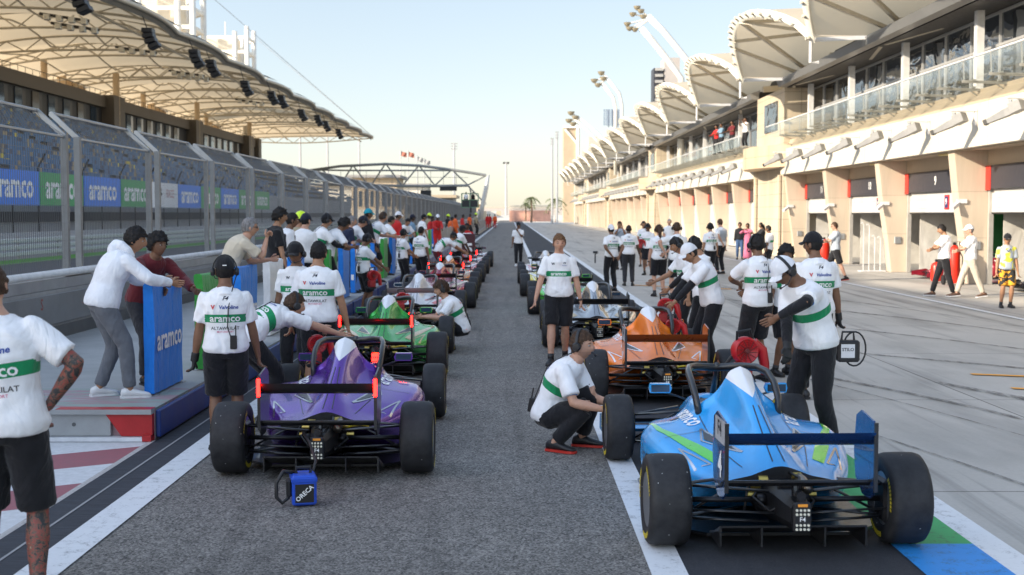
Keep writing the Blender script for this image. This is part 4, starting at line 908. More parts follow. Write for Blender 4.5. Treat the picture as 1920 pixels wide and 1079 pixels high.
# guard rail across the straight
gr = thing('guard_rail', 'long white guard rail with mesh along the grass strip of the main straight', 'guard rail', (-22.3, 0, 0), world=True)
for z in (.25, .55, .85):
    MB().rbox(-22.36, -22.3, 0, 300, z-.1, z+.09, .02).build('rail', mat('white_rail', (.55,.56,.58), .5), gr)
for i in range(60): MB().box(-22.45, -22.37, 2+i*5., 2.12+i*5., 0, 1.0).build('post', M_GAL, gr)
MB().box(-26.3, -26, 0, 300, 0, 1.05).build('barrier_wall', mat('pale_barrier', (.42,.42,.43), .7)); tag(bpy.context.scene.collection.objects['barrier_wall'], 'low pale concrete barrier behind the white guard rail', 'wall')
# ---------------------------------------------------------------- grandstand (left)
M_CREAM = NT('membrane_cream'); n = M_CREAM; nz = n.noise(.25, 5, .6, n.world())
colm = n.ramp(nz, [(.3, (.60,.53,.41)), (.7, (.72,.65,.52))]); n.P(color=colm, rough=.7)
tr = n.n('ShaderNodeBsdfTranslucent', {0: (.86,.68,.44)}); mx = n.n('ShaderNodeMixShader', {0: .34, 1: n.b.outputs[0], 2: tr.outputs[0]}); n.set(n.out.inputs[0], mx.outputs[0]); M_CREAM = n.m
M_STEEL = mat('cream_steel', (.52,.47,.38), .5, .0, .1, 3); M_TAN = mat('tan_column', (.50,.38,.25), .6, scale=.5); M_FASC = mat('grey_brown_fascia', (.10,.085,.07), .6, scale=.3)
M_GREYM = mat('grey_membrane_edge', (.20,.19,.17), .6, scale=.3)
GY0, GY1 = -46, 282
def roofz(x, y):
    t = (x+62)/31.0                                   # 0 back, 1 front
    base = 18.6+.6*t
    ph = ((y-GY0) % 20.5)/20.5; vault = .55+.45*sin(pi*ph)
    endf = min(1, max(0, (GY1-y)/26))
    return base + 3.3*sin(pi*min(1, t*.97+.03))**.8*vault*(.15+.85*endf)
gs = thing('grandstand', 'long grandstand with blue seats, glazed suites and a cream membrane roof across the straight', 'grandstand', (-45, 0, 0), world=True)
rows = []
NY = 160
for i in range(NY+1):
    y = GY0+(GY1-GY0)*i/NY
    sc = .9*abs(sin(pi*((y-GY0) % 20.5)/20.5))-.45        # scalloped front edge
    rows.append([(-62+(31.0+sc)*k/14, y, roofz(-62+31.0*k/14, y)) for k in range(15)])
MB().grid(rows).build('roof_membrane', M_CREAM, gs, smooth=True)
# grey front band and edge pipe
f = MB(); f.grid([[ (r[-1][0], r[-1][1], r[-1][2]+.02) for r in rows], [(r[-1][0]+.35, r[-1][1], r[-1][2]-.35) for r in rows], [(r[-1][0]-.1, r[-1][1], r[-1][2]-.8) for r in rows]]); f.build('roof_edge', M_GREYM, gs)
f = MB(); f.tube([(r[-1][0]+.4, r[-1][1], r[-1][2]-.3) for r in rows], .22, 6); f.tube([(-33.5, GY0, 18.2), (-33.5, GY1, 18.2)], .14, 6); f.build('edge_pipe', M_STEEL, gs, smooth=True)
f = MB()
for i in range(16):                                    # little lifted grey flaps over the front edge
    y = 100+i*12.0
    f.add([(-32.5, y, 20.0), (-31.1, y+1, 19.6), (-31.0, y+9, 19.7), (-32.6, y+10, 20.4)], [(0,1,2,3)]); f.add([(-32.5, y, 19.9), (-31.1, y+1, 19.5), (-31.0, y+9, 19.6), (-32.6, y+10, 20.3)], [(3,2,1,0)])
f.build('edge_flap', mat('pale_blue_grey_sheet', (.55,.6,.66), .4), gs)
# trusses across the roof
for i in range(18):
    y = 76+i*12.0
    if y > GY1-1: break
    f = MB(); top = []; bot = []
    for k in range(17):
        x = -62+31.2*k/16; z = roofz(x, y)-.12; top.append((x, y, z)); bot.append((x, y, z-(.25+1.25*sin(pi*k/16))))
    f.tube(top, .13, 5); f.tube(bot, .13, 5)
    for k in range(16):
        if k % 2: f.tube([bot[k], top[k+1]], .07, 4)
        else: f.tube([top[k], bot[k+1]], .07, 4)
    f.build('roof_truss', M_STEEL, gs)
for x in (-56, -50, -44, -38):
    f = MB(); pts = [(x, 60+(GY1-60)*k/60, roofz(x, 60+(GY1-60)*k/60)-.55) for k in range(61)]; f.tube(pts, .10, 5); f.build('purlin', M_STEEL, gs)
# tiers
f = MB()
for k in range(16):
    x = -34-k*1.02; z = 4.2+k*.5; f.box(x-1.02, x, 0, 262, z-.6, z)
f.build('terrace', mat('terrace_concrete', (.30,.29,.28), .8, scale=.5), gs)
MB().box(-34, -33.4, 0, 262, 0, 4.6).build('front_wall', mat('stand_wall', (.36,.36,.37), .8, scale=.2), gs)
f = MB(); f.box(-33.38, -33.3, 0, 262, 1.5, 2.2, 0); f.box(-33.38, -33.3, 0, 262, .0, .7, 1); f.build('wall_band', [mat('band_dark', (.07,.07,.075), .7), mat('band_grey', (.2,.2,.21), .7)], gs)
# suites
MB().box(-58, -51.2, 20, 250, 12.4, 15.3).build('suite_core', mat('dark_interior', (.03,.03,.034), .6), gs)
MB().box(-58, -50.6, 20, 250, 15.3, 16.75).build('fascia', M_FASC, gs)
MB().box(-58, -50.2, 20, 250, 11.9, 12.4).build('suite_slab', M_FASC, gs)
M_GL1 = NT('dark_blue_glass').P(color=(.04,.07,.11), rough=.08, metal=.35).m; M_FRM = mat('pale_frame', (.62,.62,.62), .4, scale=4)
random.seed(5)
for i in range(48):
    y = 22+i*4.7
    if any(abs(y+2-c) < 3.2 for c in (80, 120, 160, 201, 241)): continue
    t = MB(); t.box(-51.18, -51.08, y, y+1.9, 12.5, 15.2); w_ = t.build('suite_window', M_GL1 if i % 3 else mat('dark_brown_glass', (.06,.045,.035), .15), gs)
    MB().box(-51.19, -51.12, y+2.0, y+2.9, 12.5, 15.2).build('window_frame', M_FRM if i > 30 else mat('mid_frame', (.05,.05,.05), .5), gs)
for y in (80, 120, 160, 201, 241):
    f = MB(); f.tube([(-50.0, y, 0), (-50.0, y, roofz(-50, y)-1.0)], .42, 12); f.build('column', M_TAN, gs, smooth=True)
    MB().box(-52, -49.6, y-2.2, y+2.2, 12.6, 16.9).build('column_head', M_FASC, gs)
    f = MB(); f.tube([(-59, y+6, 10), (-59, y+6, 20.4)], .6, 10); f.tube([(-56.5, y-7, 10), (-56.5, y-7, 20.6)], .4, 10); f.build('rear_column', M_TAN, gs, smooth=True)
    f = MB(); f.box(-60, -59.6, y+9, y+17, 14.5, 20.0); f.build('wind_wall', mat('ochre_panel', (.52,.36,.20), .7, scale=.2), gs)
f = MB()
for i in range(115): f.tube([(-50.7, 22+i*2., 16.75), (-50.7, 22+i*2., 17.35)], .03, 4)
f.tube([(-50.7, 22, 17.35), (-50.7, 250, 17.35)], .04, 4); f.build('roof_railing', M_BLK, gs)
MB().box(-59, -50, 249.8, 252.5, 5, 17).build('end_wall', M_FASC, gs)
f = MB(); f.tube([(-52, 247, 0), (-52, 247, 19.2)], .5, 8); f.build('end_column', M_STEEL, gs)
# seats : three hundred single chairs, the rest of the stand as one mass
M_SEAT = [mat('seat_blue', (.02,.12,.30), .45), mat('seat_dark_blue', (.012,.04,.12), .45), mat('seat_sand', (.30,.24,.15), .5), mat('seat_yellow', (.6,.5,.03), .45)]
def seat_mb(m, x, y, z, mi=0):
    m.box(x-.42, x-.02, y-.21, y+.21, z+.38, z+.44, mi); m.box(x-.46, x-.42, y-.21, y+.21, z+.38, z+.82, mi)
sm = []
for k_ in range(4): q_ = MB(); seat_mb(q_, 0, 0, 0); sm.append(q_.mesh('stadium_chair', M_SEAT[k_]))
cnt = 0; bulk = MB()
for j in range(16):
    for i in range(430):
        y = 64+i*.52; x = -34.1-j*1.02; z = 4.2+j*.5-.0
        if (i % 46) in (0, 1, 2): continue
        rr = random.random(); c_ = 0 if rr < .64 else 1 if rr < .88 else 2 if rr < .985 else 3
        if 9 <= j <= 15 and 64 <= y < 88 and cnt < 300:
            o = link('stadium_chair', sm[c_]); o.location = (x, y, z); tag(o, ['bright blue','dark blue','sand coloured','yellow'][c_]+' tip-up seat in the upper rows at the near end of the grandstand', 'seat', 'grandstand seats, '+['bright blue','dark blue','sand','yellow'][c_]); cnt += 1
        elif y < 200 or j % 2: seat_mb(bulk, x, y, z, c_)
tag(bulk.build('grandstand_seats', M_SEAT), 'rows of mostly blue seats filling the grandstand terraces', 'seats', kind='stuff')
# speaker arrays, lamps under the roof edge
sp = [(285,75),(370,112),(400,130),(463,167),(512,185),(530,192),(567,217),(597,227),(612,238),(636,252),(155,6)]
for i, (px, py) in enumerate(sp):
    y = FPX*30.2/(VX-px); s_ = FPX/y; z = H+(HY-py)/s_
    t = thing('speaker_array', ('black hanging loudspeaker array under the roof edge, '+(ORD[i]+' from the near side' if i < 10 else 'biggest, at the top edge')), 'loudspeaker', (-30.4, y, z), group='loudspeaker arrays under the roof edge', world=True)
    for k in range(4):
        Mx = Matrix.Translation((-30.2+.16*k*k*.35, y, z+.55-.42*k)) @ Matrix.Rotation(-.14*k, 4, 'Y'); f = MB(); f.rbox(-.45, .45, -.55, .55, -.19, .19, .04, M=Mx); f.build('speaker_cabinet', M_BLK, t)
    f = MB(); f.tube([(-30.3, y, z+.75), (-30.8, y, 18.9)], .04, 4); f.build('hanger', M_BLK, t)
for i, (px, py) in enumerate([(130,38),(150,55),(262,98),(355,141),(365,147),(472,193)]):
    y = FPX*36/(VX-px); s_ = FPX/y; z = H+(HY-py)/s_
    t = thing('stand_floodlight', f'silver floodlight bar under the grandstand roof, {ORD[i]} from the near side', 'floodlight', (-36, y, z), group='floodlight bars under the roof', world=True)
    f = MB(); f.tube([(-38, y, z+.3), (-34, y, z-.3)], .12, 6); f.build('bar', mat('dark_steel', (.06,.055,.05), .5), t)
    for k in range(4): MB().rbox(-37.6+k, -37.1+k, y-.35, y+.1, z-.25-.12*k, z+.25-.12*k, .04).build('lamp', mat('lamp_silver', (.6,.58,.52), .3, .5), t)
# mast towers above the roof
for i, (px0, px1, pt, pb, Yt) in enumerate([(268,368,-20,62,230.), (388,468,70,150,300.)]):
    x0 = (px0-VX)*Yt/FPX; x1 = (px1-VX)*Yt/FPX; zt = H+(HY-pt)*Yt/FPX; t = thing('mast_tower', ['white framed mast tower above the near part of the grandstand roof', 'smaller white framed mast tower further along the grandstand roof'][i], 'tower', (x0, Yt, 0), world=True)
    Mw = mat('mast_white', (.78,.74,.66), .5, scale=.3)
    for x in (x0, x0+(x1-x0)*.72, x1):
        for y in (Yt, Yt+8):
            f = MB(); f.tube([(x, y, 0), (x, y, zt+(2 if x == x1 else .8))], .55, 8); f.build('leg', Mw, t, smooth=True)
    for k in range(4):
        z = zt-.6-k*3.4; f = MB(); f.box(x0, x1, Yt-.2, Yt+.1, z-.35, z+.35); f.box(x0, x1, Yt+7.9, Yt+8.2, z-.35, z+.35); f.box(x1-.2, x1+.2, Yt, Yt+8, z-.3, z+.3); f.build('crossbeam', Mw, t)
        if k < 3: f = MB(); f.tube([(x0, Yt, z), (x0+(x1-x0)*.72, Yt, z-3.4)], .18, 5); f.tube([(x0, Yt+8, z-3.4), (x1, Yt+8, z)], .18, 5); f.build('brace', M_STEEL, t)
    MB().box(x0, x0+(x1-x0)*.72, Yt+2, Yt+6, zt-7.5, zt-.6).build('cladding', mat('mast_cladding', (.74,.66,.52), .6, scale=.2), t)
    f = MB(); f.tube([(x0+(x1-x0)*.5, Yt, zt), (x0+(x1-x0)*.5, Yt, zt+3)], .12, 5); f.build('aerial', Mw, t)
    o = MB(); o.tube([(x1, Yt, zt+1), (-31.2, 281, 19.6)], .06, 4); tag(o.build('stay_cable', M_GAL), ['thin upper stay cable running from the near mast tower down to the roof tip', 'thin lower stay cable running from the further mast tower down to the roof tip'][i], 'cable')

# ---------------------------------------------------------------- gantry over the main straight
M_GAN = mat('gantry_steel', (.25,.25,.24), .5, .3, scale=.5); M_GANL = mat('gantry_pale_steel', (.6,.58,.54), .45, .2, scale=.5)
gt = thing('truss_gantry', 'grey steel truss gantry spanning the main straight with white end mast', 'gantry', (-6, 243, 0), world=True)
GYY = 243.; u_ = GYY/FPX
def gp(px, py, y=GYY): return ((px-VX)*y/FPX, y, H+(HY-py)*y/FPX)
top = [gp(575,322), gp(640,313), gp(724,309), gp(787,312), gp(850,320), gp(912,330)]
topb = [(x, y+4, z) for x, y, z in top]
lo = [gp(610,347), gp(690,348), gp(755,350), gp(816,350), gp(878,349)]
f = MB(); f.tube(top, .26, 6); f.build('top_chord', M_GAN, gt); f = MB(); f.tube([gp(585,320,247.5)]+[gp(p_, 321, 247.5) for p_ in (660, 760, 850)], .16, 6); f.build('rear_chord', M_GAN, gt)
f = MB(); f.tube(lo, .26, 6); f.tube([(x, y+3, z+.1) for x, y, z in lo], .16, 6); f.build('bottom_chord', M_GAN, gt)
for pts in ([gp(578,347), gp(600,321)], [gp(606,320), gp(632,347)], [gp(640,347), gp(662,313)], [gp(664,313), gp(690,347)], [gp(698,347), gp(722,311)], [gp(726,311), gp(754,349)], [gp(756,349), gp(785,313)], [gp(787,313), gp(815,348)], [gp(817,348), gp(846,321)], [gp(849,321), gp(877,348)], [gp(878,348), gp(911,331)], [gp(878,350), gp(905,378)], [gp(880,350), gp(884,366)]):
    f = MB(); f.tube(pts, .15, 5); f.build('diagonal', M_GAN, gt)
f = MB(); f.tube([gp(916,329), gp(912,352), gp(905,385), gp(900,414)], [.25, .42, .42, .5], 8); f.build('end_mast', M_GANL, gt, smooth=True)
f = MB(); f.tube([gp(580,322), gp(578,404)], .45, 8); f.build('far_mast', M_GANL, gt, smooth=True)
f = MB()
for px in range(640, 880, 24): f.tube([gp(px, 322), gp(px, 347)], .04, 4)
f.tube([gp(600,333), gp(878,334)], .04, 4); f.build('walkway_rail', M_GAN, gt)
for a, b, c, d, s_ in ((789,809,358,371,'squarer'), (825,857,352,359,'wider')):
    t = thing('gantry_display', f'black {s_} display board hanging under the gantry', 'display board', gp(a, d), world=True)
    x0, y, z0 = gp(a, d); x1, _, z1 = gp(b, c); MB().rbox(x0, x1, y-.2, y+.2, z0, z1, .05).build('screen', M_BLK, t)
    f = MB(); f.tube([(x0+.4, y, z1), (x0+.4, y, gp(a, 349)[2])], .06, 4); f.tube([(x1-.4, y, z1), (x1-.4, y, gp(a, 349)[2])], .06, 4); f.build('bracket', M_GAN, t)
t = thing('start_box', 'small green framed glass box on a post by the end of the gantry', 'box', gp(882, 402, 150.), world=True)
f = MB(); a = gp(866, 390, 150.); b = gp(897, 364, 150.)
for x in (a[0], (a[0]+b[0])/2, b[0]):
    for y in (149, 151): f.bar((x, y, a[2]), (x, y, b[2]), .07)
for z in (a[2], a[2]+.9, b[2]):
    for y in (149, 151): f.bar((a[0], y, z), (b[0], y, z), .07)
f.build('frame', mat('green_frame', (.12,.25,.14), .5), t); f = MB(); f.bar(gp(883,400,150.), gp(883,388,150.), .2); f.build('post', M_BLK, t)
MB().box(a[0]+.05, b[0]-.05, 148.99, 149.0, a[2]+.05, a[2]+.9).build('lower_panel', M_BLK, t)
# ---------------------------------------------------------------- pit building (right)
def panelled(name, col, jx=3.87, jz=.6, var=.07, mort=.55):
    n = NT(name); g = n.n('ShaderNodeNewGeometry'); s_ = n.n('ShaderNodeSeparateXYZ', {0: g.outputs['Position']})
    cb = n.n('ShaderNodeCombineXYZ', {0: n.math('ADD', s_.outputs[1], s_.outputs[0]), 1: s_.outputs[2]})
    br = n.n('ShaderNodeTexBrick', {'Scale': 1., 'Mortar Size': .012, 'Brick Width': jx, 'Row Height': jz, 'Color1': (1,1,1), 'Color2': (.93,.93,.93), 'Mortar': (mort,mort,mort)}); br.offset = 0
    n.set(br.inputs['Vector'], cb.outputs[0])
    c = n.ramp(n.noise(.8, 5, .6, n.world((1,1,.3))), [(.3, tuple(x*(1-var) for x in col)), (.7, tuple(min(1, x*(1+var)) for x in col))])
    st = n.noise(1, 5, .7, n.world((1.6, 1.6, .14))); c = n.mix(n.math('MULTIPLY', n.ramp(st, [(.5, (0,0,0)), (.72, (1,1,1))]), .35), c, tuple(x*.55 for x in col))
    n.P(color=n.mix(1., c, br.outputs[0], 'MULTIPLY'), rough=.6); return n.m
M_FW1 = panelled('fascia_white', (.62,.57,.48), 3.87, 3.0); M_TANW = panelled('tan_cladding', (.52,.40,.27), 2.4, 1.2); M_STONE = panelled('tower_stone', (.52,.44,.33), 1.2, .6, .12)
M_TANP = mat('tan_plaster', (.50,.40,.29), .7, var=.08, scale=.8); M_FIN = panelled('fin_plaster', (.54,.45,.35), 30, 1.35, .09, .75)
M_DOORW = panelled('roller_door_white', (.50,.50,.49), 30, .28, .04, .8); M_SIGN = mat('garage_sign_grey', (.035,.035,.045), .45); M_SRED = mat('sign_red', (.55,.03,.02), .5); M_JAMB = mat('door_jamb', (.42,.40,.37), .5, .2)
M_SOFF = mat('black_soffit', (.018,.018,.02), .5); M_EAVE = mat('silver_eave', (.28,.28,.28), .35, .5, scale=1); M_MULL = mat('silver_mullion', (.42,.42,.42), .4, .3)
n = NT('dark_window_glass'); wv = n.noise(.55, 2, .5, n.world((1,1,1.6)), .8); n.P(color=(.13,.15,.18), rough=.02, metal=.92, spec=1.); n.bump(wv, .16, .3); M_WIN = n.m
n = NT('balustrade_glass'); gl = n.n('ShaderNodeBsdfGlossy', {'Color': (.9,.95,.97,1), 'Roughness': .03}); tp = n.n('ShaderNodeBsdfTransparent', {0: (.95,.97,.97)}); df = n.n('ShaderNodeBsdfDiffuse', {0: (.7,.78,.78)})
m1 = n.n('ShaderNodeMixShader', {0: .10, 1: tp.outputs[0], 2: gl.outputs[0]}); m2 = n.n('ShaderNodeMixShader', {0: .05, 1: m1.outputs[0], 2: df.outputs[0]}); n.set(n.out.inputs[0], m2.outputs[0]); M_GLASS = n.m
YS, YE, PER = 7.0, 254.0, 52.0
towers = [(59.5+PER*k, 66+PER*k) for k in range(4)]
pb = thing('pit_building', 'long cream pit building with garages, glass balcony and shell shaped roof canopies', 'building', (13, 30, 0), world=True)
def segs():
    y = YS
    for a, b in towers: yield y, a; y = b
    yield y, YE
zf0, zf1 = 3.9, 5.08
for si, (a, b) in enumerate(segs()):
    dx = 0 if si == 0 else .0
    a_ = a
    MB().box(12.75, 13.0, a_, b, zf0, zf1).build('fascia', M_FW1, pb)
    f = MB(); f.prism([(12.97, zf1), (13.35, zf1+.02), (13.40, 5.55), (13.3, 5.55), (12.85, zf1+.03)], a_, b, 'y'); f.build('sloped_band', M_TANP, pb)
    MB().box(13.002, 14.5, a_, b, zf0+.003, zf0+.2).build('soffit', M_TANP, pb)
    MB().box(13.9, 14.4, a_, b, 3.46, zf0).build('door_beam', M_TANP, pb)
    MB().box(13.2, 17.0, a_, b, 5.3, 5.56).build('balcony_slab', M_TANP, pb)
    MB().box(12.98, 13.02, a_, b, zf0-.04, zf0+.002).build('drip_edge', M_TANW, pb)
    # balcony: glass canopy, balustrade
    f = MB(); k = int((b-a)/1.9)
    for i in range(k):
        y = a+i*1.9; f.box(11.98, 13.36, y+.04, y+1.82, 5.60, 5.615)
    f.build('glass_shelf', M_GLASS, pb)
    f = MB(); 
    for i in range(k): y = a+i*1.9; f.box(12.02, 12.035, y+.02, y+1.86, 5.62, 6.10)
    f.build('balustrade_glass', M_GLASS, pb)
    f = MB(); f.tube([(12.03, a, 6.13), (12.03, b-.1, 6.13)], .032, 6); f.build('handrail', M_FRM, pb)
    for i in range(k):
        f = MB(); y = a+i*1.9; f.bar((12.0, y, 5.57), (13.4, y, 5.52), .035, .07); f.tube([(12.9, y, 5.52), (13.36, y, 5.2)], .02, 4)
        for x in (12.3, 13.0): f.cbox((x, y, 5.60), (.10, .10, .05))
        f.bar((12.06, y, 5.55), (12.03, y, 6.1), .03)
        f.build('shelf_bracket', mat('bracket_grey', (.35,.34,.31), .45, .3), pb)
    # glazing
    gx = 14.3
    MB().box(gx, gx+.05, a, b, 5.56, 7.98).build('glazing', M_WIN, pb)
    f = MB(); y = a
    while y < b: f.box(gx-.06, gx, y-.035, y+.035, 5.56, 7.98); y += 2.3
    for z in (5.62, 6.98, 7.93): f.box(gx-.05, gx-.001, a, b, z-.04, z+.04)
    f.build('mullion', M_MULL, pb)
    y = a+2.5
    while y < b-.5:
        f = MB(); f.box(13.62, 13.84, y-.12, y+.12, 5.56, 8.2); f.build('balcony_column', M_FRM, pb); y += 6.9
    MB().box(gx+.1, 24, a, b, 5.6, 9.3).build('upper_storey', M_SOFF, pb)
    MB().box(13.02, gx+.09, a, b, 7.99, 8.42).build('upper_soffit', M_SOFF, pb)
    f = MB(); f.prism([(12.6, 8.02), (12.95, 8.0), (13.02, 8.5), (12.5, 8.3)], a, b, 'y'); f.build('eave_gutter', M_EAVE, pb)
    # back wall above/behind garages
    MB().box(14.4, 24, a, b, 3.9, 4.19).build('floor_slab', M_TANP, pb)
for (a, b) in towers:
    f = MB(); f.box(12.9, 16.5, a, b, 0, 8.0); f.build('stair_tower', M_STONE, pb)
    f = MB(); c_ = [(12.9-1.2*max(0, sin(pi*t/10)), b+1.5-(b-a+3)*t/10) for t in range(11)]
    f.prism([(x, y) for x, y in c_]+[(12.9, a-1.5), (12.9, b+1.5)], 4.25, 5.3, 'z'); f.build('curved_balcony', M_TANW, pb)
    MB().box(12.84, 12.895, a+1.4, a+4.4, 6.1, 7.5).build('tower_window', M_WIN, pb)
    for yy_ in (a+.35, b-.3):
        f = MB(); f.tube([(12.78, yy_, .1), (12.78, yy_, 3.9)], .09, 6); f.build('downpipe', M_STONE, pb)
# garages
gi = 0
NUM = {0: '6', 1: '7', 2: '8', 3: '9', 4: '10', 5: '11'}
bayL = 7.5
bays = []
def bay_list():
    L = []
    y = 59.5-.05
    k = 11
    while y > YS+1: L.append((y-bayL, y, k)); y -= bayL; k -= 1
    for t_i, (a, b) in enumerate(towers):
        y = b; e = towers[t_i+1][0] if t_i < 3 else YE
        kk = 12+6*t_i
        while y+bayL <= e+.8: L.append((y, min(y+bayL, e), kk)); y += bayL; kk += 1
    return sorted(L)
bays = bay_list()
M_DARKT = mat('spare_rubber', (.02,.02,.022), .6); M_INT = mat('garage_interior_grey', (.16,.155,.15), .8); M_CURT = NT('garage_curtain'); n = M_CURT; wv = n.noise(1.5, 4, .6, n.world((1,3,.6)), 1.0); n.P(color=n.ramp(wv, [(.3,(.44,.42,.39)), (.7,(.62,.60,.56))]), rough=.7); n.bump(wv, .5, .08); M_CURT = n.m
for (a, b, k) in bays:
    near = b < 60
    nm = str(k); gw = f'{ORD[11-k]} garage from the first stone tower' if near else ''
    # fin between bays (tapered, leaning outwards at the top)
    f = MB(); f.loft([[(x0, y, z) for (x0, y) in ((xf, b-.28), (14.05, b-.28), (14.05, b+.28), (xf, b+.28))] for (xf, z) in ((13.42, 0), (13.28, 1.2), (13.08, 2.5), (12.92, 3.9))]); f.build('garage_fin', M_FIN, pb)
    ya, yb = a+.28, b-.28
    g = thing('garage_door', '', 'garage door', (14.1, ya, 0), world=True, group='garage doors along the pit building')
    g['label'] = f'half raised white roller door with number sign, {gw}' if near else f'closed white roller door of the far garages beyond the first stone tower'
    MB().box(13.86, 13.895, ya, yb, 2.78, 3.45, 0).build('number_sign', M_SIGN, g)
    MB().box(13.84, 13.86, yb-.36, yb, 2.74, 3.45).build('red_end', M_SRED, g)
    for y in (ya+.02, yb-.14): MB().box(13.92, 14.05, y, y+.12, 0, 2.78).build('jamb', M_JAMB, g)
    zb = 2.1 if near else .05
    MB().box(14.0, 14.06, ya+.14, yb-.14, zb, 2.78).build('roller_door', M_DOORW, g)
    MB().box(13.99, 14.07, ya+.14, yb-.14, zb-.05, zb).build('bottom_bar', M_BLK, g)
    f = MB(); text_flat(f, nm, (13.855, ya+(yb-ya)*.55, 3.12), (0,-1,0), (0,0,1), .42); f.build('number', M_WHT, g)
    if near:
        yc = ya+(yb-ya)*.44; MB().box(13.97, 13.998, yc-.2, yc+.2, 2.2, 2.66).build('badge', mat('badge_red', (.5,.03,.03), .5), g); MB().box(13.96, 13.969, yc-.13, yc+.13, 2.25, 2.61).build('badge_centre', mat('badge_blue', (.02,.03,.12), .5), g)
        f = MB(); text_flat(f, nm, (13.955, yc, 2.43), (0,-1,0), (0,0,1), .3); f.build('badge_number', M_WHT, g)
        f = MB(); f.bar((13.05, b-.30, 2.35), (12.8, b-.5, 2.2), .12, .10); f.cbox((13.15, b-.31, 2.42), (.3, .06, .12)); tag(f.build('fin_floodlight', M_FRM), f'small white floodlight high on the fin of the {gw}', 'floodlight')
        f = MB(); f.rbox(13.5, 13.75, b-.33, b-.285, 1.0, 1.25, .02); tag(f.build('socket_box', M_GAL), f'grey socket box low on the fin of the {gw}', 'socket box')
        gb = thing('garage_interior', f'room with pale grey curtain walls, {gw}', 'garage', (16, a, 0), world=True)
        MB().box(14.4, 22, a+.05, b-.05, -.002, .01).build('inner_floor', mat('garage_floor', (.25,.25,.25), .3), gb)
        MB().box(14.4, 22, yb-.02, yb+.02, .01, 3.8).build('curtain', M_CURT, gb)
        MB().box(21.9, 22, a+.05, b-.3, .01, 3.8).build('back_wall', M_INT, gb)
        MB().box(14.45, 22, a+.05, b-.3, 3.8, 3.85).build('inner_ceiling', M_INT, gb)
        if k in (8, 9, 10):
            t_ = thing('tool_cabinet', f'dark wheeled tool cabinet at the back of the {gw}', 'cabinet', (19.6, a+2.2, .01), world=True)
            MB().rbox(19.2, 19.9, a+1.2, a+3.4, .1, 1.1, .03).build('case', M_SIGN, t_)
            for q in range(4): MB().box(19.185, 19.2, a+1.25, a+3.35, .15+q*.23, .34+q*.23).build('drawer', mat('drawer_grey', (.12,.12,.13), .4), t_)
            MB().rbox(19.15, 19.95, a+1.15, a+3.45, 1.1, 1.14, .01).build('worktop', mat('worktop_yellow', (.55,.42,.03), .5), t_)
            for q in range(3):
                f = MB(); f.lathe([(.17,0),(.27,0),(.29,.03),(.29,.22),(.27,.25),(.17,.25)], (16.2+.0*q, a+.9, .02+q*.255), 'z', 24, close=True); tag(f.build('spare_tyre', M_DARKT, smooth=True, sharp=40), f'spare black tyre stacked inside the {gw}, '+['bottom','middle','top'][q], 'tyre', 'spare tyres stacked in the garages')
        if k in (8, 9):
            f = MB(); f.lathe([(.001, yb-.03), (1.0, yb-.03), (1.0, yb-.028)], (17.2, 0, 1.3), 'y', 32, 0); f.lathe([(.001, yb-.034), (.72, yb-.034), (.72, yb-.031)], (17.2, 0, 1.3), 'y', 32, 1)
            f.build('round_emblem', [mat('emblem_blue', (.02,.22,.55), .5) if k == 8 else mat('emblem_green', (.03,.18,.06), .5), M_CURT if k == 8 else mat('emblem_green', (.03,.18,.06), .5)], gb)
# end blocks so that the garages read as one building
MB().box(22.02, 24, YS, YE, 0, 4.2).build('rear_wall', M_TANP, pb)
f = MB(); f.box(14.4, 22, 66, YE, 0, 3.89); f.build('garage_block', M_TANP, pb)
MB().box(12.9, 24, YE, YE+2, 0, 8.5).build('end_wall', M_FW1, pb)
for i in range(12):                                     # soffit lamps
    y = 16+i*7.5
    f = MB(); f.rbox(13.25, 13.5, y-.55, y+.55, 3.84, 3.9, .02); tag(f.build('soffit_lamp', NT_lamp if 'NT_lamp' in globals() else mat('lamp_yellow', (.75,.6,.2), .4)), f'yellow lens bulkhead lamp under the pit building overhang, {ORD[i]} from the near end', 'lamp', 'soffit lamps of the pit building')
# box cameras on brackets along the fascia
def cam_proto():
    t = thing('box_camera', '', 'camera', (0,0,0), group='box cameras on the pit building fascia')
    f = MB(); f.rbox(-.72, 0, -.05, .05, .42, .48, .01); f.bar((-.03, 0, .45), (-.03, 0, .05), .06); f.build('bracket', M_FRM, t)
    f = MB(); f.tube([(-.62, 0, .40), (-.62, 0, .22)], .05, 8); f.build('swivel', M_GAL, t)
    Mx = Matrix.Translation((-.62, 0, .12)) @ Matrix.Rotation(.75, 4, 'Z') @ Matrix.Rotation(-.38, 4, 'X')
    f = MB(); f.loft([[Mx @ V((x*w_, y, z*w_)) for x, z in ((-.10,-.09),(.10,-.09),(.10,.10),(-.10,.10))] for y, w_ in ((-.3, 1), (.1, 1.0), (.55, .62), (.62, .55))]); f.loft([[Mx @ V((x, y, z)) for x, z in ((-.16,-.10),(.16,-.10),(.16,.16),(-.16,.16))] for y in (-.34, -.05)]); f.build('housing', mat('housing_grey', (.22,.22,.22), .4, scale=8), t)
    f = MB(); f.loft([[Mx @ V((x, y, z)) for x, z in ((-.068,-.06),(.068,-.06),(.068,.07),(-.068,.07))] for y in (.61, .70)]); f.build('lens_hood', M_BLK, t)
    return t
cp = cam_proto(); ct = tree_of(cp); i = 0; y = 19.0; first = True
while y < 250:
    if not any(a-1 < y < b+1 for a, b in towers):
        lab = f'white box camera on a fascia bracket, {ORD[i]} from the near end of the pit building' if i < 11 else 'small distant white box camera in the far row on the pit building fascia'
        if first: cp.location = (12.74, y, 4.42); cp['label'] = lab; first = False
        else: copy_tree(cp, (12.74, y, 4.42), label=lab, tree=ct)
        i += 1
    y += 3.87
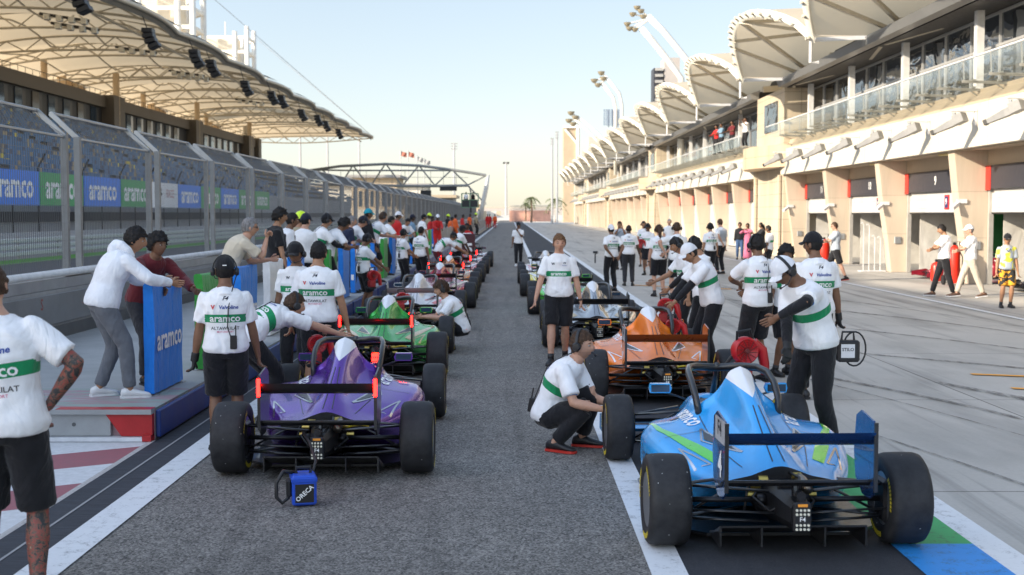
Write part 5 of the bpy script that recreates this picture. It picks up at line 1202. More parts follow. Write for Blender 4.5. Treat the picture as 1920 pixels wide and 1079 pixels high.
# shell canopies
def shell(yc, w=13.4):
    rows = []
    for j in range(17):                                  # across the mouth, foot to foot
        t = j/16; s_ = sin(pi*t)
        y = yc-w/2+w*t
        xm = 10.7-1.35*s_**.8; zm = 8.25+1.75*s_**.62
        row = []
        for k in range(9):
            q = k/8; x = xm+(20.5-xm)*q; yb_ = yc+(y-yc)*(1-.12*q); z = zm*(1-q)+ (9.0+.35*s_)*q + .55*s_*sin(pi*q)*.9 - .35*sin(pi*q)*(1-s_)
            row.append((x, yb_, z))
        rows.append(row)
    return rows
shells = [51.5-13.6*2, 51.5-13.6]+[51.5+13.6*i for i in range(15)]
n = NT('shell_membrane'); n.P(color=n.ramp(n.noise(.3, 5, .6, n.world()), [(.3, (.62,.53,.40)), (.7, (.72,.63,.48))]), rough=.65)
tr = n.n('ShaderNodeBsdfTranslucent', {0: (.86,.72,.50)}); mx = n.n('ShaderNodeMixShader', {0: .38, 1: n.b.outputs[0], 2: tr.outputs[0]}); n.set(n.out.inputs[0], mx.outputs[0]); M_SHELL = n.m
M_SHT = mat('shell_white_top', (.78,.74,.64), .6, var=.05, scale=.3)
M_SHU = mat('shell_cream_lining', (.62,.54,.42), .7, var=.06, scale=.4)
for i, yc in enumerate(shells):
    lab = f'cream shell shaped roof canopy, {ORD[i]} from the near end of the pit building' if i < 10 else 'small far cream roof canopy in the tight row at the pit building end'
    t = thing('roof_shell', lab, 'roof canopy', (13, yc, 8.2), world=True, group='roof shells of the pit building')
    rows = shell(yc)
    MB().grid([[(x, y, z+.1) for x, y, z in r] for r in rows]).build('membrane', M_SHELL, t, smooth=True)
    f = MB(); f.grid([[(r[0][0], r[0][1], r[0][2]+.14) for r in rows], [(r[0][0]-.22, r[0][1], r[0][2]-.02) for r in rows], [(r[0][0]+.02, r[0][1], r[0][2]-.2) for r in rows]]); f.build('rim', M_SHT, t, smooth=True)
    f = MB()
    for r in rows: p_ = V(r[0]); f.cbox((p_.x-.23, p_.y, p_.z+.0), (.05, .3, .10))
    f.build('rim_lacing', M_STEEL, t)
    for (j0, k0), (j1, k1) in (((0,3),(8,0)), ((16,3),(8,0)), ((0,3),(3,0)), ((16,3),(13,0)), ((0,4),(16,2)), ((16,4),(0,2)), ((8,0),(8,4)), ((4,0),(6,4)), ((12,0),(10,4))):
        a = V(rows[j0][k0]); b = V(rows[j1][k1]); dn = V((0,0,-.16)); f = MB(); f.bar(a+dn, b+dn, .13, .13); f.build('strut', M_STEEL, t)
    f = MB(); f.bar((13.0, yc-6.7, 8.3), (10.75, yc-6.75, 8.2), .14); f.tube([(10.6, yc-6.75, 8.7), (10.6, yc-6.75, 7.4), (10.9, yc-6.75, 7.4)], .06, 5); f.build('foot_bracket', M_FRM, t)
    for k in range(3):
        f = MB(); f.bar((13.0, yc-4.5+k*4.5, 8.45), (15.6, yc-3.2+k*3.8, 8.7), .1, .3); f.build('rafter', M_STEEL, t)
# masts with lamp clusters, stair towers behind the roof
def armmast(label, pts_list, cl, Yd, r=.3):
    t = thing('lighting_mast', label, 'lighting mast', (0, 0, 0), world=True); Mw = mat('mast_white', (.78,.74,.66), .5)
    s_ = Yd/FPX
    for pts in pts_list:
        P_ = [((px-VX)*s_, Yd+dy, H+(HY-py)*s_) for px, py, dy in pts]
        if not t.get('p'): t['p'] = 1; t.location = (P_[-1][0], P_[-1][1], 0)
        f = MB(); f.tube([V(p)+V((0,0,0)) for p in P_], r, 8); o = f.build('arm', Mw, None, smooth=True); o.parent = t; o.matrix_parent_inverse = Matrix.Translation(-V(t.location))
    for px, py in cl:
        c = ((px-VX)*s_, Yd, H+(HY-py)*s_); k = s_*7
        f = MB(); f.lathe([(k*.35, -k*.7), (k*.8, -k*.2), (k, k*.35), (k*.1, k*.35)], c, 'z', 10); o = f.build('lamp', mat('lamp_shell', (.34,.29,.20), .4, .3), t)
        f = MB(); f.tube([c, ((pts_list[0][0][0]+6-VX)*s_, Yd, H+(HY-pts_list[0][0][1]-4)*s_)], k*.2, 4); f.build('lamp_arm', Mw, t)
armmast('largest white mast with two long inclined arms above the pit building roof', [[(1212, 36, 0), (1240, 62, 0), (1305, 140, 0), (1345, 185, 0), (1345, 330, 0)], [(1200, 58, 0), (1218, 78, 0), (1246, 112, 0), (1275, 150, 0), (1275, 330, 0)]], [(1192, 20), (1184, 32), (1203, 36), (1174, 50), (1188, 60), (1178, 58), (1199, 26)], 100, .26)
armmast('middle white mast with bent arms and a lamp cluster above the pit building roof', [[(1133, 146, 0), (1160, 178, 0), (1165, 200, 0), (1165, 330, 0)], [(1128, 160, 0), (1149, 186, 0), (1153, 205, 0), (1153, 330, 0)]], [(1126, 140), (1130, 150), (1113, 154), (1120, 162)], 150, .2)
armmast('far white mast with inclined arms beside the tan tower', [[(1084, 222, 0), (1120, 252, 0), (1135, 270, 0), (1135, 340, 0)], [(1076, 226, 0), (1100, 246, 0), (1128, 275, 0), (1128, 340, 0)]], [(1070, 214), (1078, 222), (1066, 228), (1074, 234)], 200, .2)
def boxpx(name, label, cat, px0, px1, pt, Yd, dep, m, extra=None):
    s_ = Yd/FPX; t = thing(name, label, cat, ((px0-VX)*s_, Yd, 0), world=True)
    MB().box((px0-VX)*s_, (px1-VX)*s_, Yd, Yd+dep, 0, H+(HY-pt)*s_).build('shaft', m, t)
    if extra: extra(t, s_)
    return t
def ex1(t, s_):
    for i in range(14):
        z = H+(HY-128)*s_-.4-i*.55; MB().box((1226-VX)*s_, (1241-VX)*s_, 114.5, 114.6, z, z+.25).build('louvre', M_JAMB, t)
    MB().box((1224-VX)*s_, (1241.5-VX)*s_, 114.7, 117, 0, H+(HY-131)*s_).build('louvre_shaft', M_SIGN, t)
boxpx('service_tower', 'grey slab service tower with louvred dark side standing above the roof shells', 'tower', 1243.5, 1272, 112, 114.6, 3, mat('tower_grey', (.42,.38,.35), .7, scale=.5), ex1)
def ex2(t, s_):
    x0, x1 = (1056-VX)*s_, (1088-VX)*s_; zt = H+(HY-240)*s_
    f = MB(); f.bar((x0+.3, 309.7, zt-.6), (x1-1, 309.7, zt-4), .5); f.bar((x1-.8, 309.7, 0), (x1-.8, 309.7, zt), .7); f.bar((x0, 309.7, zt), (x1, 309.7, zt), .6); f.build('frame', mat('mast_white', (.78,.74,.66), .5), t)
boxpx('slab_tower', 'tall tan tower with white frame at the far end of the pit building', 'tower', 1056, 1086, 240, 310, 5, mat('tower_tan', (.45,.35,.24), .7, scale=.3), ex2)
boxpx('far_block', 'small pale block rising behind the far roof shells', 'building', 1103, 1120, 258, 210, 5, mat('pale_block', (.55,.47,.4), .7))
s_ = 290/FPX
t = thing('stadium_light', 'lattice panel of stadium lights on a pole beyond the roof shells', 'lighting mast', ((1146-VX)*s_, 290, 0), world=True)
for px in (1140, 1148, 1157): f = MB(); f.tube([((px-VX)*s_, 290, 0), ((px-VX)*s_, 290, H+(HY-208)*s_)], .18, 5); f.build('pole', mat('pole_bluegrey', (.4,.44,.5), .5), t)
for j in range(9):
    f = MB()
    for i in range(7): f.cbox(((1132+i*4.5-VX)*s_, 289.6, H+(HY-209-j*3.4)*s_), (.42, .3, .3))
    f.build('lamp_row', mat('lamp_bluegrey', (.25,.3,.38), .4, .4), t)
for i, (px, pt, Yd) in enumerate([(1035, 262, 260.), (852, 271, 420.), (949, 306, 700.), (565, 250, 300.), (616, 250, 330.), (675, 255, 360.), (1044,250,285.)]):
    s_ = Yd/FPX; x = (px-VX)*s_; zt = H+(HY-pt)*s_
    t = thing('light_pole', ['tall thin pole with small lamps left of the pit building end','pale pole with square lamp head beyond the gantry','faint distant pole with flat lamp head above the vanishing point','thin pole under the roof tip, leftmost of three','thin pole under the roof tip, middle of three','thin pole under the roof tip, rightmost of three','thin pole close against the tan tower'][i], 'light pole', (x, Yd, 0), world=True)
    f = MB(); f.tube([(x, Yd, 0), (x, Yd, zt)], [.0016*Yd*.6, .0011*Yd*.6], 6); f.build('pole', mat('pole_grey', (.4,.4,.4), .5), t)
    if i in (0, 1, 2, 6):
        for k in range(3): MB().cbox((x, Yd, zt-k*s_*(5 if i != 2 else 1)), (s_*(12 if i in (1, 2) else 6), .3, s_*2.6)).build('lamp_head', mat('lamp_grey', (.35,.35,.35), .5), t)
for i, (px, pt) in enumerate([(752, 283), (766, 284), (783, 293), (796, 298)]):
    Yd = 400.; s_ = Yd/FPX; x = (px-VX)*s_; zt = H+(HY-pt)*s_
    t = thing('flag_pole', f'distant flag pole behind the gantry, {ORD[i]} from the grandstand side, flag hanging', 'flag pole', (x, Yd, 0), world=True, group='flag poles behind the gantry')
    f = MB(); f.tube([(x, Yd, 0), (x, Yd, zt)], .16, 5); f.build('pole', mat('pole_grey', (.4,.4,.4), .5), t)
    f = MB(); f.grid([[(x+.2+.35*k, Yd+.2*sin(k*1.3+j), zt-.4-j*.5-.1*k) for k in range(6)] for j in range(4)]); f.build('flag', mat('flag_dull_red' if i < 2 else 'flag_grey', (.35,.12,.08) if i < 2 else (.3,.3,.3), .7), t)
# far end: buildings beyond the fence, hoardings, palms
def far_building(label, px0, px1, pt, Yd, m, roofm=None, wins=8):
    s_ = Yd/FPX; x0, x1 = (px0-VX)*s_, (px1-VX)*s_; zt = H+(HY-pt)*s_
    t = thing('far_building', label, 'building', (x0, Yd, 0), world=True)
    MB().box(x0, x1, Yd, Yd+20, 0, zt).build('wall', m, t)
    MB().box(x0-1, x1+1, Yd-1.5, Yd+21, zt, zt+.8).build('roof', roofm or m, t)
    for k in range(wins):
        x = x0+(x1-x0)*(k+.3)/wins; MB().box(x, x+(x1-x0)/wins*.5, Yd-.1, Yd, zt*.35, zt*.7).build('window', M_GL1, t)
mt1 = mat('far_tan', (.5,.4,.28), .8, scale=.1); mt2 = mat('far_pale', (.62,.58,.5), .8, scale=.1); mt3 = mat('far_grey', (.3,.29,.28), .8, scale=.1)
far_building('low tan building with flat roof behind the middle of the catch fence', 660, 745, 335, 330, mt1, mt3)
far_building('long grey roofed building behind the gantry', 560, 800, 350, 400, mt2, mt3, 14)
far_building('low grey building just left of the gantry mast', 740, 850, 372, 360, mt3, mt1, 7)
far_building('low sunlit building seen through the catch fence', 820, 905, 384, 480, mt1, mt2, 7)
m = MB(); random.seed(9)
for px0, px1, Yd, h_, kk in ((540, 760, 310, 3.2, 0), (740, 940, 420, 3.0, 1)):
    s_ = Yd/FPX
    for i in range(22):
        x = (px0+(px1-px0)*i/22-VX)*s_; o = MB().box(x, x+(px1-px0)/22*s_*.93, Yd, Yd+.4, 0, h_).build('concrete_block', mt2 if i % 3 else mt1)
        tag(o, 'pale concrete barrier block in the far row behind the straight' if kk else 'tan concrete barrier block in the row beyond the grandstand end', 'barrier', 'far barrier blocks '+str(kk))
s_ = 330/FPX
fb = thing('debris_fence', 'tall pale debris fence with red and white hoarding at the end of the pit lane', 'fence', ((960-VX)*s_, 330, 0), world=True)
f = MB(); f.box((955-VX)*s_, (1040-VX)*s_, 345, 345.4, 0, 3.0); f.build('hoarding', mat('faded_red_white', (.62,.33,.24), .7, var=.4, scale=.25), fb)
f = MB()
for i in range(30): x = (955+i*2.9-VX)*s_; f.tube([(x, 345.2, 3.0), (x, 345.2, 4.3)], .07, 4)
f.tube([((955-VX)*s_, 345.2, 4.3), ((1040-VX)*s_, 345.2, 4.3)], .08, 4); f.build('post', mat('pale_post', (.6,.52,.42), .6), fb)
f = MB(); 
for i in range(70): f.bar(((955+i*1.24-VX)*s_, 345.3, 3.0), ((955+i*1.24-VX)*s_, 345.3, 4.3), .03)
f.build('wire', mat('pale_post', (.6,.52,.42), .6), fb)
struct('berm', MB().add([((925-VX)*.17, 395, -.02), (20, 395, -.02), (20, 420, 1.3), ((925-VX)*.17, 420, 1.3), (20, 520, 1.6), ((925-VX)*.17, 520, 1.6)], [(0,1,2,3), (3,2,4,5)]), mat('pale_berm', (.62,.56,.47), .9, scale=.1))
def palm(px, pt, Yd, label, sc=1.):
    s_ = Yd/FPX; x = (px-VX)*s_; zt = H+(HY-pt)*s_
    t = thing('palm_tree', label, 'palm tree', (x, Yd, 0), world=True)
    f = MB(); f.tube([(x, Yd, 0), (x+.15, Yd, zt*.5), (x, Yd, zt)], [.28, .2, .18], 7); f.build('trunk', mat('palm_trunk', (.2,.13,.08), .9), t)
    f = MB(); random.seed(px)
    for k in range(34):
        a = random.random()*2*pi; el = random.uniform(-.3, 1.2); L = random.uniform(1.5, 2.4)*sc; pts = []
        for q in range(6):
            u = q/5; r_ = L*u; pts.append(V((x+cos(a)*cos(el)*r_, Yd+sin(a)*cos(el)*r_, zt+sin(el)*r_-1.5*u*u*sc)))
        f.tube(pts, .03, 3)
        for q in range(1, 6):
            for sd_ in (-1, 1):
                b = pts[q]; d = V((-sin(a)*sd_, cos(a)*sd_, -.5))*.42*sc; nx = (pts[q]-pts[q-1])*.45
                f.add([b, b+nx, b+d+nx*1.5], [(0, 1, 2)])
    f.build('crown', mat('palm_green', (.09,.12,.03), .7, var=.4, scale=1), t)
palm(996, 374, 300., 'small palm tree with open crown beyond the pit exit')
palm(1042, 378, 300., 'bushy palm tree close to the end of the pit building', 1.3)
palm(985, 384, 340., 'lowest small palm behind the far hoarding', .8)
struct('distant_hills', MB().add([(-700, 1500, -.1), (700, 1500, -.1), (700, 1650, 7), (200, 1650, 10), (-300, 1650, 12), (-700, 1650, 9)], [(0,1,2,3,4,5)]), mat('hill_haze_tan', (.48,.4,.32), .9, scale=.01))
# ---------------------------------------------------------------- single seater racing cars
def paint(name, col, metal=.75, rough=.2, flake=.06, coat=.45):
    if name in _mc: return _mc[name]
    n = NT(name); tc = n.co(); nz = n.noise(3, 4, .6, tc)
    c = n.ramp(nz, [(.3, tuple(x*.88 for x in col)), (.7, tuple(min(1, x*1.08) for x in col))])
    sp_ = n.n('ShaderNodeSeparateXYZ', {0: tc})
    msk = n.math('MULTIPLY', n.math('GREATER_THAN', sp_.outputs[2], n.math('MULTIPLY_ADD', n.math('ABSOLUTE', sp_.outputs[0]), .75, .80)), n.math('GREATER_THAN', sp_.outputs[1], .8))
    c = n.mix(msk, c, (.78,.78,.80)); metal = n.math('MULTIPLY', n.math('SUBTRACT', 1.0, msk), metal)
    n.P(color=c, metal=metal, rough=n.math('MULTIPLY_ADD', nz, .08, rough), coat=coat, coatr=.04, spec=.6)
    n.bump(n.noise(2.5, 2, .5, tc), .05, .03); _mc[name] = n.m; return n.m
n = NT('tyre_rubber'); tc = n.co(); nz = n.noise(11, 5, .7, tc); sp = n.noise(150, 2, .5, tc)
vt = n.n('ShaderNodeTexVoronoi', {'Scale': 13.0}); n.set(vt.inputs['Vector'], tc); spk = n.math('LESS_THAN', vt.outputs['Distance'], .055)
n.P(color=n.mix(spk, n.ramp(nz, [(.3, (.012,.012,.014)), (.75, (.036,.036,.039))]), (.35,.35,.35)), rough=n.math('MULTIPLY_ADD', nz, .3, .45), spec=.35); n.bump(sp, .5, .0015); M_TYRE = n.m
M_RIM = mat('rim_grey', (.33,.34,.36), .35, .8, scale=8); M_CARB = mat('carbon_black', (.014,.014,.016), .35, .0, .3, 40, coat=.4); M_DK = mat('dark_metal', (.035,.035,.04), .4, .7, .3, 9)
M_YEL = mat('yellow_lettering', (.75,.60,.03), .5); M_SUSP = mat('suspension_black', (.02,.02,.022), .3, .2, coat=.5); M_RLED = emit('red_lamp', (1, .006, .004), 9.); M_DOT = mat('lamp_dot', (.75,.72,.6), .3)
M_BRASS = mat('brass_fitting', (.6,.45,.12), .3, .8); M_TIPW = mat('airbox_white', (.78,.78,.80), .4, var=.05, scale=5)
M_REDC = mat('red_cooler', (.62,.015,.02), .35, var=.2, scale=6)
PAL = {}
def wheel_mesh(Rr, W, front=False):
    """returns tyre and rim builders, axle along x, outer face at +x"""
    t = MB(); h = W/2; n = 40
    prof = [(Rr*.60, -h+.012), (Rr*.66, -h+.004), (Rr*.80, -h), (Rr*.90, -h+.004), (Rr*.965, -h+.018), (Rr*.993, -h+.045), (Rr, -h*.3), (Rr, h*.3), (Rr*.993, h-.045), (Rr*.965, h-.018), (Rr*.90, h-.004), (Rr*.80, h), (Rr*.66, h-.004), (Rr*.60, h-.012), (Rr*.56, h-.05), (Rr*.56, -h+.05)]
    t.lathe(prof, (0,0,0), 'x', n, close=True)
    y = MB()                                                # yellow side lettering arcs on both faces
    for sx in (1, -1):
        for k in range(3):
            for q in range(9):
                a0 = k*2*pi/3+.3+q*.105; a1 = a0+.075
                pts = [(sx*(h+.001), r*cos(a), r*sin(a)) for r, a in ((Rr*.74, a0), (Rr*.74, a1), (Rr*.85, a1), (Rr*.85, a0))]
                y.add(pts, [(0,1,2,3)])
    r = MB(); R2 = Rr*.61
    r.lathe([(R2, -h+.02), (R2*.96, -h+.02), (R2*.90, -h+.05), (R2*.90, h-.05), (R2*.96, h-.012), (R2, h-.012)], (0,0,0), 'x', n, 0)
    r.lathe([(.0001, h-.075), (.05, h-.075), (.05, h-.085), (R2*.35, h-.09), (R2*.88, h-.055)], (0,0,0), 'x', n, 0)
    for k in range(8):
        a = 2*pi*k/8; r.bar((h-.078, .04*cos(a), .04*sin(a)), (h-.045, R2*.88*cos(a), R2*.88*sin(a)), .028, .02)
    r.lathe([(.0001, h-.04), (.03, h-.04), (.036, h-.08)], (0,0,0), 'x', 12, 1)
    r.lathe([(.0001, -h+.06), (R2*.9, -h+.06), (R2*.9, -h+.075)], (0,0,0), 'x', n, 1)
    return t, y, r
def catmull(p0, p1, p2, p3, t):
    k = .27; h1 = 2*t**3-3*t*t+1; h2 = t**3-2*t*t+t; h3 = -2*t**3+3*t*t; h4 = t**3-t*t
    return tuple(h1*b+h2*k*(c-a)+h3*c+h4*k*(d-b) for a, b, c, d in zip(p0, p1, p2, p3))
def refine(rows, k):
    out = []; m = len(rows)
    for i in range(m-1):
        r = [rows[max(0, i-1)], rows[i], rows[i+1], rows[min(m-1, i+2)]]
        for q in range(k):
            t = q/k; out.append([catmull(r[0][j], r[1][j], r[2][j], r[3][j], t) for j in range(len(r[0]))])
    out.append(list(rows[-1])); return out
def transpose(rows): return [list(c) for c in zip(*rows)]
ST = [  # y, half profile (x,z) from the floor centre round the side to the top centre
 (.06, [(0,.365),(.2,.355),(.33,.345),(.37,.35),(.38,.365),(.36,.385),(.30,.40),(.2,.42),(.12,.45),(.045,.475),(0,.48)]),
 (.30, [(0,.25),(.27,.24),(.40,.25),(.47,.30),(.475,.35),(.43,.40),(.32,.43),(.2,.46),(.125,.515),(.05,.555),(0,.56)]),
 (.62, [(0,.09),(.40,.09),(.54,.12),(.61,.25),(.615,.37),(.56,.44),(.43,.475),(.29,.50),(.14,.545),(.055,.67),(0,.69)]),
 (1.0, [(0,.06),(.48,.06),(.64,.09),(.71,.25),(.71,.41),(.64,.495),(.48,.52),(.32,.545),(.15,.605),(.06,.81),(0,.845)]),
 (1.22,[(0,.06),(.50,.06),(.67,.09),(.735,.25),(.735,.43),(.66,.515),(.50,.535),(.34,.57),(.17,.66),(.075,.88),(0,.93)]),
 (1.34,[(0,.06),(.50,.06),(.67,.09),(.735,.25),(.735,.43),(.66,.52),(.50,.54),(.345,.59),(.185,.70),(.085,.92),(0,.965)]),
 (1.40,[(0,.06),(.50,.06),(.67,.09),(.735,.25),(.735,.43),(.66,.52),(.50,.54),(.345,.60),(.26,.70),(.12,.78),(0,.80)]),
 (1.50,[(0,.06),(.50,.06),(.66,.09),(.72,.25),(.72,.43),(.65,.515),(.47,.54),(.345,.60),(.28,.665),(.22,.42),(0,.32)]),
 (1.78,[(0,.06),(.46,.06),(.60,.09),(.66,.24),(.66,.40),(.59,.49),(.43,.52),(.335,.59),(.275,.66),(.22,.36),(0,.28)]),
 (1.96,[(0,.06),(.34,.06),(.44,.10),(.50,.24),(.50,.37),(.46,.45),(.37,.50),(.31,.575),(.255,.65),(.20,.34),(0,.28)]),
 (2.04,[(0,.06),(.24,.07),(.29,.11),(.31,.24),(.31,.36),(.305,.46),(.30,.52),(.27,.58),(.235,.64),(.19,.36),(0,.30)]),
 (2.25,[(0,.07),(.20,.08),(.25,.12),(.27,.24),(.27,.36),(.265,.46),(.25,.54),(.215,.59),(.16,.615),(.08,.62),(0,.62)]),
 (2.75,[(0,.09),(.14,.10),(.18,.13),(.195,.24),(.195,.34),(.19,.43),(.175,.49),(.145,.53),(.10,.55),(.05,.56),(0,.56)]),
 (3.25,[(0,.12),(.10,.13),(.135,.15),(.15,.21),(.15,.27),(.145,.33),(.13,.37),(.105,.395),(.075,.41),(.035,.42),(0,.42)]),
 (3.62,[(0,.15),(.06,.15),(.085,.165),(.095,.19),(.095,.215),(.09,.24),(.08,.26),(.065,.27),(.045,.28),(.02,.285),(0,.285)]),
 (3.70,[(0,.19),(.02,.19),(.03,.195),(.035,.20),(.035,.21),(.035,.215),(.03,.22),(.02,.225),(.015,.23),(.01,.23),(0,.23)]),
]
def car_body():
    rows = [[(x, y, z) for x, z in p] for y, p in ST]
    half = transpose(refine(transpose(refine(rows, 6)), 4))
    full = [[(x, y, z) for x, y, z in r]+[(-x, y, z) for x, y, z in reversed(r[1:-1])] for r in half]
    m = MB(); n = len(full[0]); vs = [p for r in full for p in r]; fs = []; mi = []
    for a in range(len(full)-1):
        for i in range(n):
            j = (i+1) % n; f = (a*n+i, a*n+j, (a+1)*n+j, (a+1)*n+i); fs.append(f)
            c = [sum(vs[k][q] for k in f)/4 for q in range(3)]
            k_ = 0
            if c[1] > 1.38 and c[1] < 1.46 and abs(c[0]) < .13 and .64 < c[2] < .93: k_ = 2
            if 1.42 < c[1] < 2.2 and abs(c[0]) < .225 and .25 < c[2] < .60: k_ = 2
            if 1.955 < c[1] < 2.02 and .32 < abs(c[0]) < .47 and .16 < c[2] < .44: k_ = 2
            mi.append(k_)
    fs.append(tuple(range(n))); mi.append(2); fs.append(tuple((len(full)-1)*n+i for i in range(n))); mi.append(0)
    m.add(vs, fs, mi); return m
BODY = car_body()
def make_car(pal):
    """pal: dict(paint, wing, accent, accent2, lights)"""
    root = thing('racing_car', '', 'racing car', (0,0,0))
    P_, W_, A_, A2 = pal['paint'], pal['wing'], pal['accent'], pal['accent2']
    body = BODY.build('bodywork', [P_, M_TIPW, M_CARB], root, smooth=True, sharp=50)
    bv = bvh_of(body)
    up = ((0,0,1.6), (1,0,0), (0,1,0))
    # livery: stripes on sidepods and cover
    f = MB()
    def poly(pts, mi, sub=6):
        rows_a = []; L, Rr = pts
        for q in range(13):
            t = q/12
            def at(pp):
                u = t*(len(pp)-1); i = min(int(u), len(pp)-2); w_ = u-i; return (pp[i][0]*(1-w_)+pp[i+1][0]*w_, pp[i][1]*(1-w_)+pp[i+1][1]*w_)
            a, b = at(L), at(Rr)
            for k in range(4): rows_a.append((a[0]+(b[0]-a[0])*k/3, a[1]+(b[1]-a[1])*k/3))
        fs = [(q*4+k, q*4+k+1, (q+1)*4+k+1, (q+1)*4+k) for q in range(12) for k in range(3)]
        project(f, bv, rows_a, fs, (0, 0, 1.6), (1,0,0), (0,1,0), mi, .004, 0)
    def fin(nm, m_):
        nonlocal f
        if f.f: f.build(nm, m_, body, smooth=True)
        f = MB()
    def seg(pts, w_, closed=False):
        """a thin band along a plan polyline"""
        q = pts+[pts[0]] if closed else pts
        for (ax, ay), (bx, by) in zip(q, q[1:]):
            dx, dy = bx-ax, by-ay; L_ = math.hypot(dx, dy); nx, ny = -dy/L_*w_/2, dx/L_*w_/2; k_ = max(2, int(L_/.05)); vs = []; fs = []
            for z in range(k_+1):
                t = z/k_; vs += [(ax+dx*t-nx, ay+dy*t-ny), (ax+dx*t+nx, ay+dy*t+ny)]
            fs = [(2*z, 2*z+1, 2*z+3, 2*z+2) for z in range(k_)]
            project(f, bv, vs, fs, (0, 0, 1.6), (1,0,0), (0,1,0), 0, .004, 0)
    for s_ in (1, -1):
        if pal.get('stripes', True):
            poly(([(s_*.30, .40), (s_*.42, .75), (s_*.60, 1.2), (s_*.66, 1.6)], [(s_*.37, .36), (s_*.50, .70), (s_*.65, 1.2), (s_*.665, 1.6)]), 0)
            fin('livery_stripe', [A_, A2])
        seg([(s_*.175, .42), (s_*.345, 1.06), (s_*.385, .80)], .016, True); fin('vent_outline', A2)
        poly(([(s_*.195, .50), (s_*.34, 1.0)], [(s_*.21, .50), (s_*.365, .82)]), 0); fin('side_vent', M_CARB)
        seg([(s_*.40, .38), (s_*.56, .74), (s_*.50, .40)], .014, True); fin('rear_vent_outline', A2)
        seg([(s_*.31, 1.30), (s_*.31, .62), (s_*.22, .22)], .006); fin('panel_gap', M_CARB)
        seg([(s_*.33, 1.02), (s_*.66, .98)], .006); fin('panel_gap', M_CARB)
        poly(([(s_*.50, 1.50), (s_*.50, 1.56)], [(s_*.38, 1.50), (s_*.38, 1.56)]), 0); fin('sidepod_louvre', M_CARB)
    seg([(-.04, .12), (-.02, .8)], .008); fin('panel_gap', M_CARB); seg([(.04, .12), (.02, .8)], .008); fin('panel_gap', M_CARB)
    # seat, steering wheel, headrest
    f = MB(); f.rbox(-.17, .17, 1.46, 1.60, .45, .70, .04); f.rbox(-.23, -.13, 1.5, 1.85, .55, .655, .02); f.rbox(.13, .23, 1.5, 1.85, .55, .655, .02); f.build('headrest', mat('headrest_grey', (.1,.1,.11), .7), root)
    f = MB(); f.rbox(-.12, .12, 2.02, 2.05, .50, .62, .015); f.tube([(0, 2.05, .56), (0, 2.3, .5)], .02, 6); f.rbox(-.045, .045, 2.0, 2.02, .54, .60, .008, 1); f.build('steering_wheel', [M_CARB, M_SIGN], root)
    f = MB()
    for sx in (-.07, .07): f.grid([[(sx-.025, 1.62, .60), (sx-.025, 1.75, .50), (sx-.02, 1.95, .40)], [(sx+.025, 1.62, .60), (sx+.025, 1.75, .50), (sx+.02, 1.95, .40)]])
    f.build('seat_belt', mat('belt_red', (.5,.02,.03), .7), root)
    # halo
    f = MB(); hp = [(-.30,1.36,.60),(-.315,1.42,.72),(-.32,1.56,.81),(-.315,1.75,.865),(-.28,1.95,.88),(-.19,2.12,.87),(-.08,2.2,.855),(0,2.215,.85),(.08,2.2,.855),(.19,2.12,.87),(.28,1.95,.88),(.315,1.75,.865),(.32,1.56,.81),(.315,1.42,.72),(.30,1.36,.60)]
    f.tube(hp, .026, 10, flat=1.25); f.tube([(0, 2.2, .88), (0, 2.27, .78), (0, 2.38, .60)], [.024,.02,.03], 8); f.build('halo', pal.get('halo', M_CARB), root, smooth=True)
    # floor, diffuser
    f = MB(); f.prism([(-.70,.25),(-.72,1.7),(-.55,2.05),(-.25,2.3),(.25,2.3),(.55,2.05),(.72,1.7),(.70,.25),(.48,.05),(-.48,.05)], .035, .055, 'z'); f.build('floor', M_CARB, root)
    f = MB(); f.loft([[(-.46, y, z), (.46, y, z), (.46, y, z+.012), (-.46, y, z+.012)] for y, z in ((.05,.06),(-.1,.10),(-.28,.17))])
    for x in (-.46, -.2, .2, .46): f.prism([(-.28,.05),(.05,.045),(.05,.07),(-.1,.11),(-.28,.18)], x-.006, x+.006, 'x')
    f.build('diffuser', M_CARB, root)
    # gearbox with crash box and rain light
    f = MB(); f.loft([[(x*w_, y, zc+z*h_) for x, z in ((-.7,-1),(.7,-1),(1,-.5),(1,.6),(.6,1),(-.6,1),(-1,.6),(-1,-.5))] for y, w_, zc, h_ in ((.30,.15,.27,.13),(.08,.13,.27,.13),(-.12,.10,.28,.11),(-.34,.075,.28,.09),(-.44,.06,.28,.08))])
    for k in range(5): f.cbox((0, .22-.09*k, .39), (.22-.02*k, .02, .03)); 
    f.lathe([(.03, -.45), (.03, -.40)], (0, 0, .40), 'y', 8); gbx = f.build('gearbox', M_DK, root)
    f = MB(); f.tube([(.10, .2, .42), (.12, -.02, .40), (.12, -.16, .38)], .035, 10); f.build('exhaust', mat('heated_steel', (.30,.26,.22), .3, .9), root, smooth=True)
    f = MB()
    for k, (x, z, c_) in enumerate([(-.17,.36,0),(-.12,.40,0),(.17,.37,0),(.10,.42,0),(-.2,.30,0),(.2,.30,0)]): f = MB(); f.lathe([(.0001,-.03),(.022,-.03),(.022,.03),(.0001,.03)], (x, .05, z), 'x', 8); f.build('hydraulic_fitting', M_BRASS, gbx)
    f = MB()
    for p_ in ([(-.1,.1,.38),(-.2,-.02,.3),(-.12,-.15,.24),(-.03,-.2,.3)], [(.12,.1,.35),(.19,-.05,.28),(.1,-.2,.22)], [(-.14,.2,.44),(-.22,.05,.36),(-.25,.0,.2)], [(.05,.1,.44),(.08,-.1,.44),(.03,-.3,.37)]): f.tube(p_, .010, 6)
    f.build('hose', M_BLK, gbx, smooth=True)
    f = MB(); f.tube([(.16,.05,.36),(.28,.0,.39),(.36,.0,.38)], .012, 6); f.build('yellow_hose', mat('hose_yellow', (.6,.45,.02), .5), gbx)
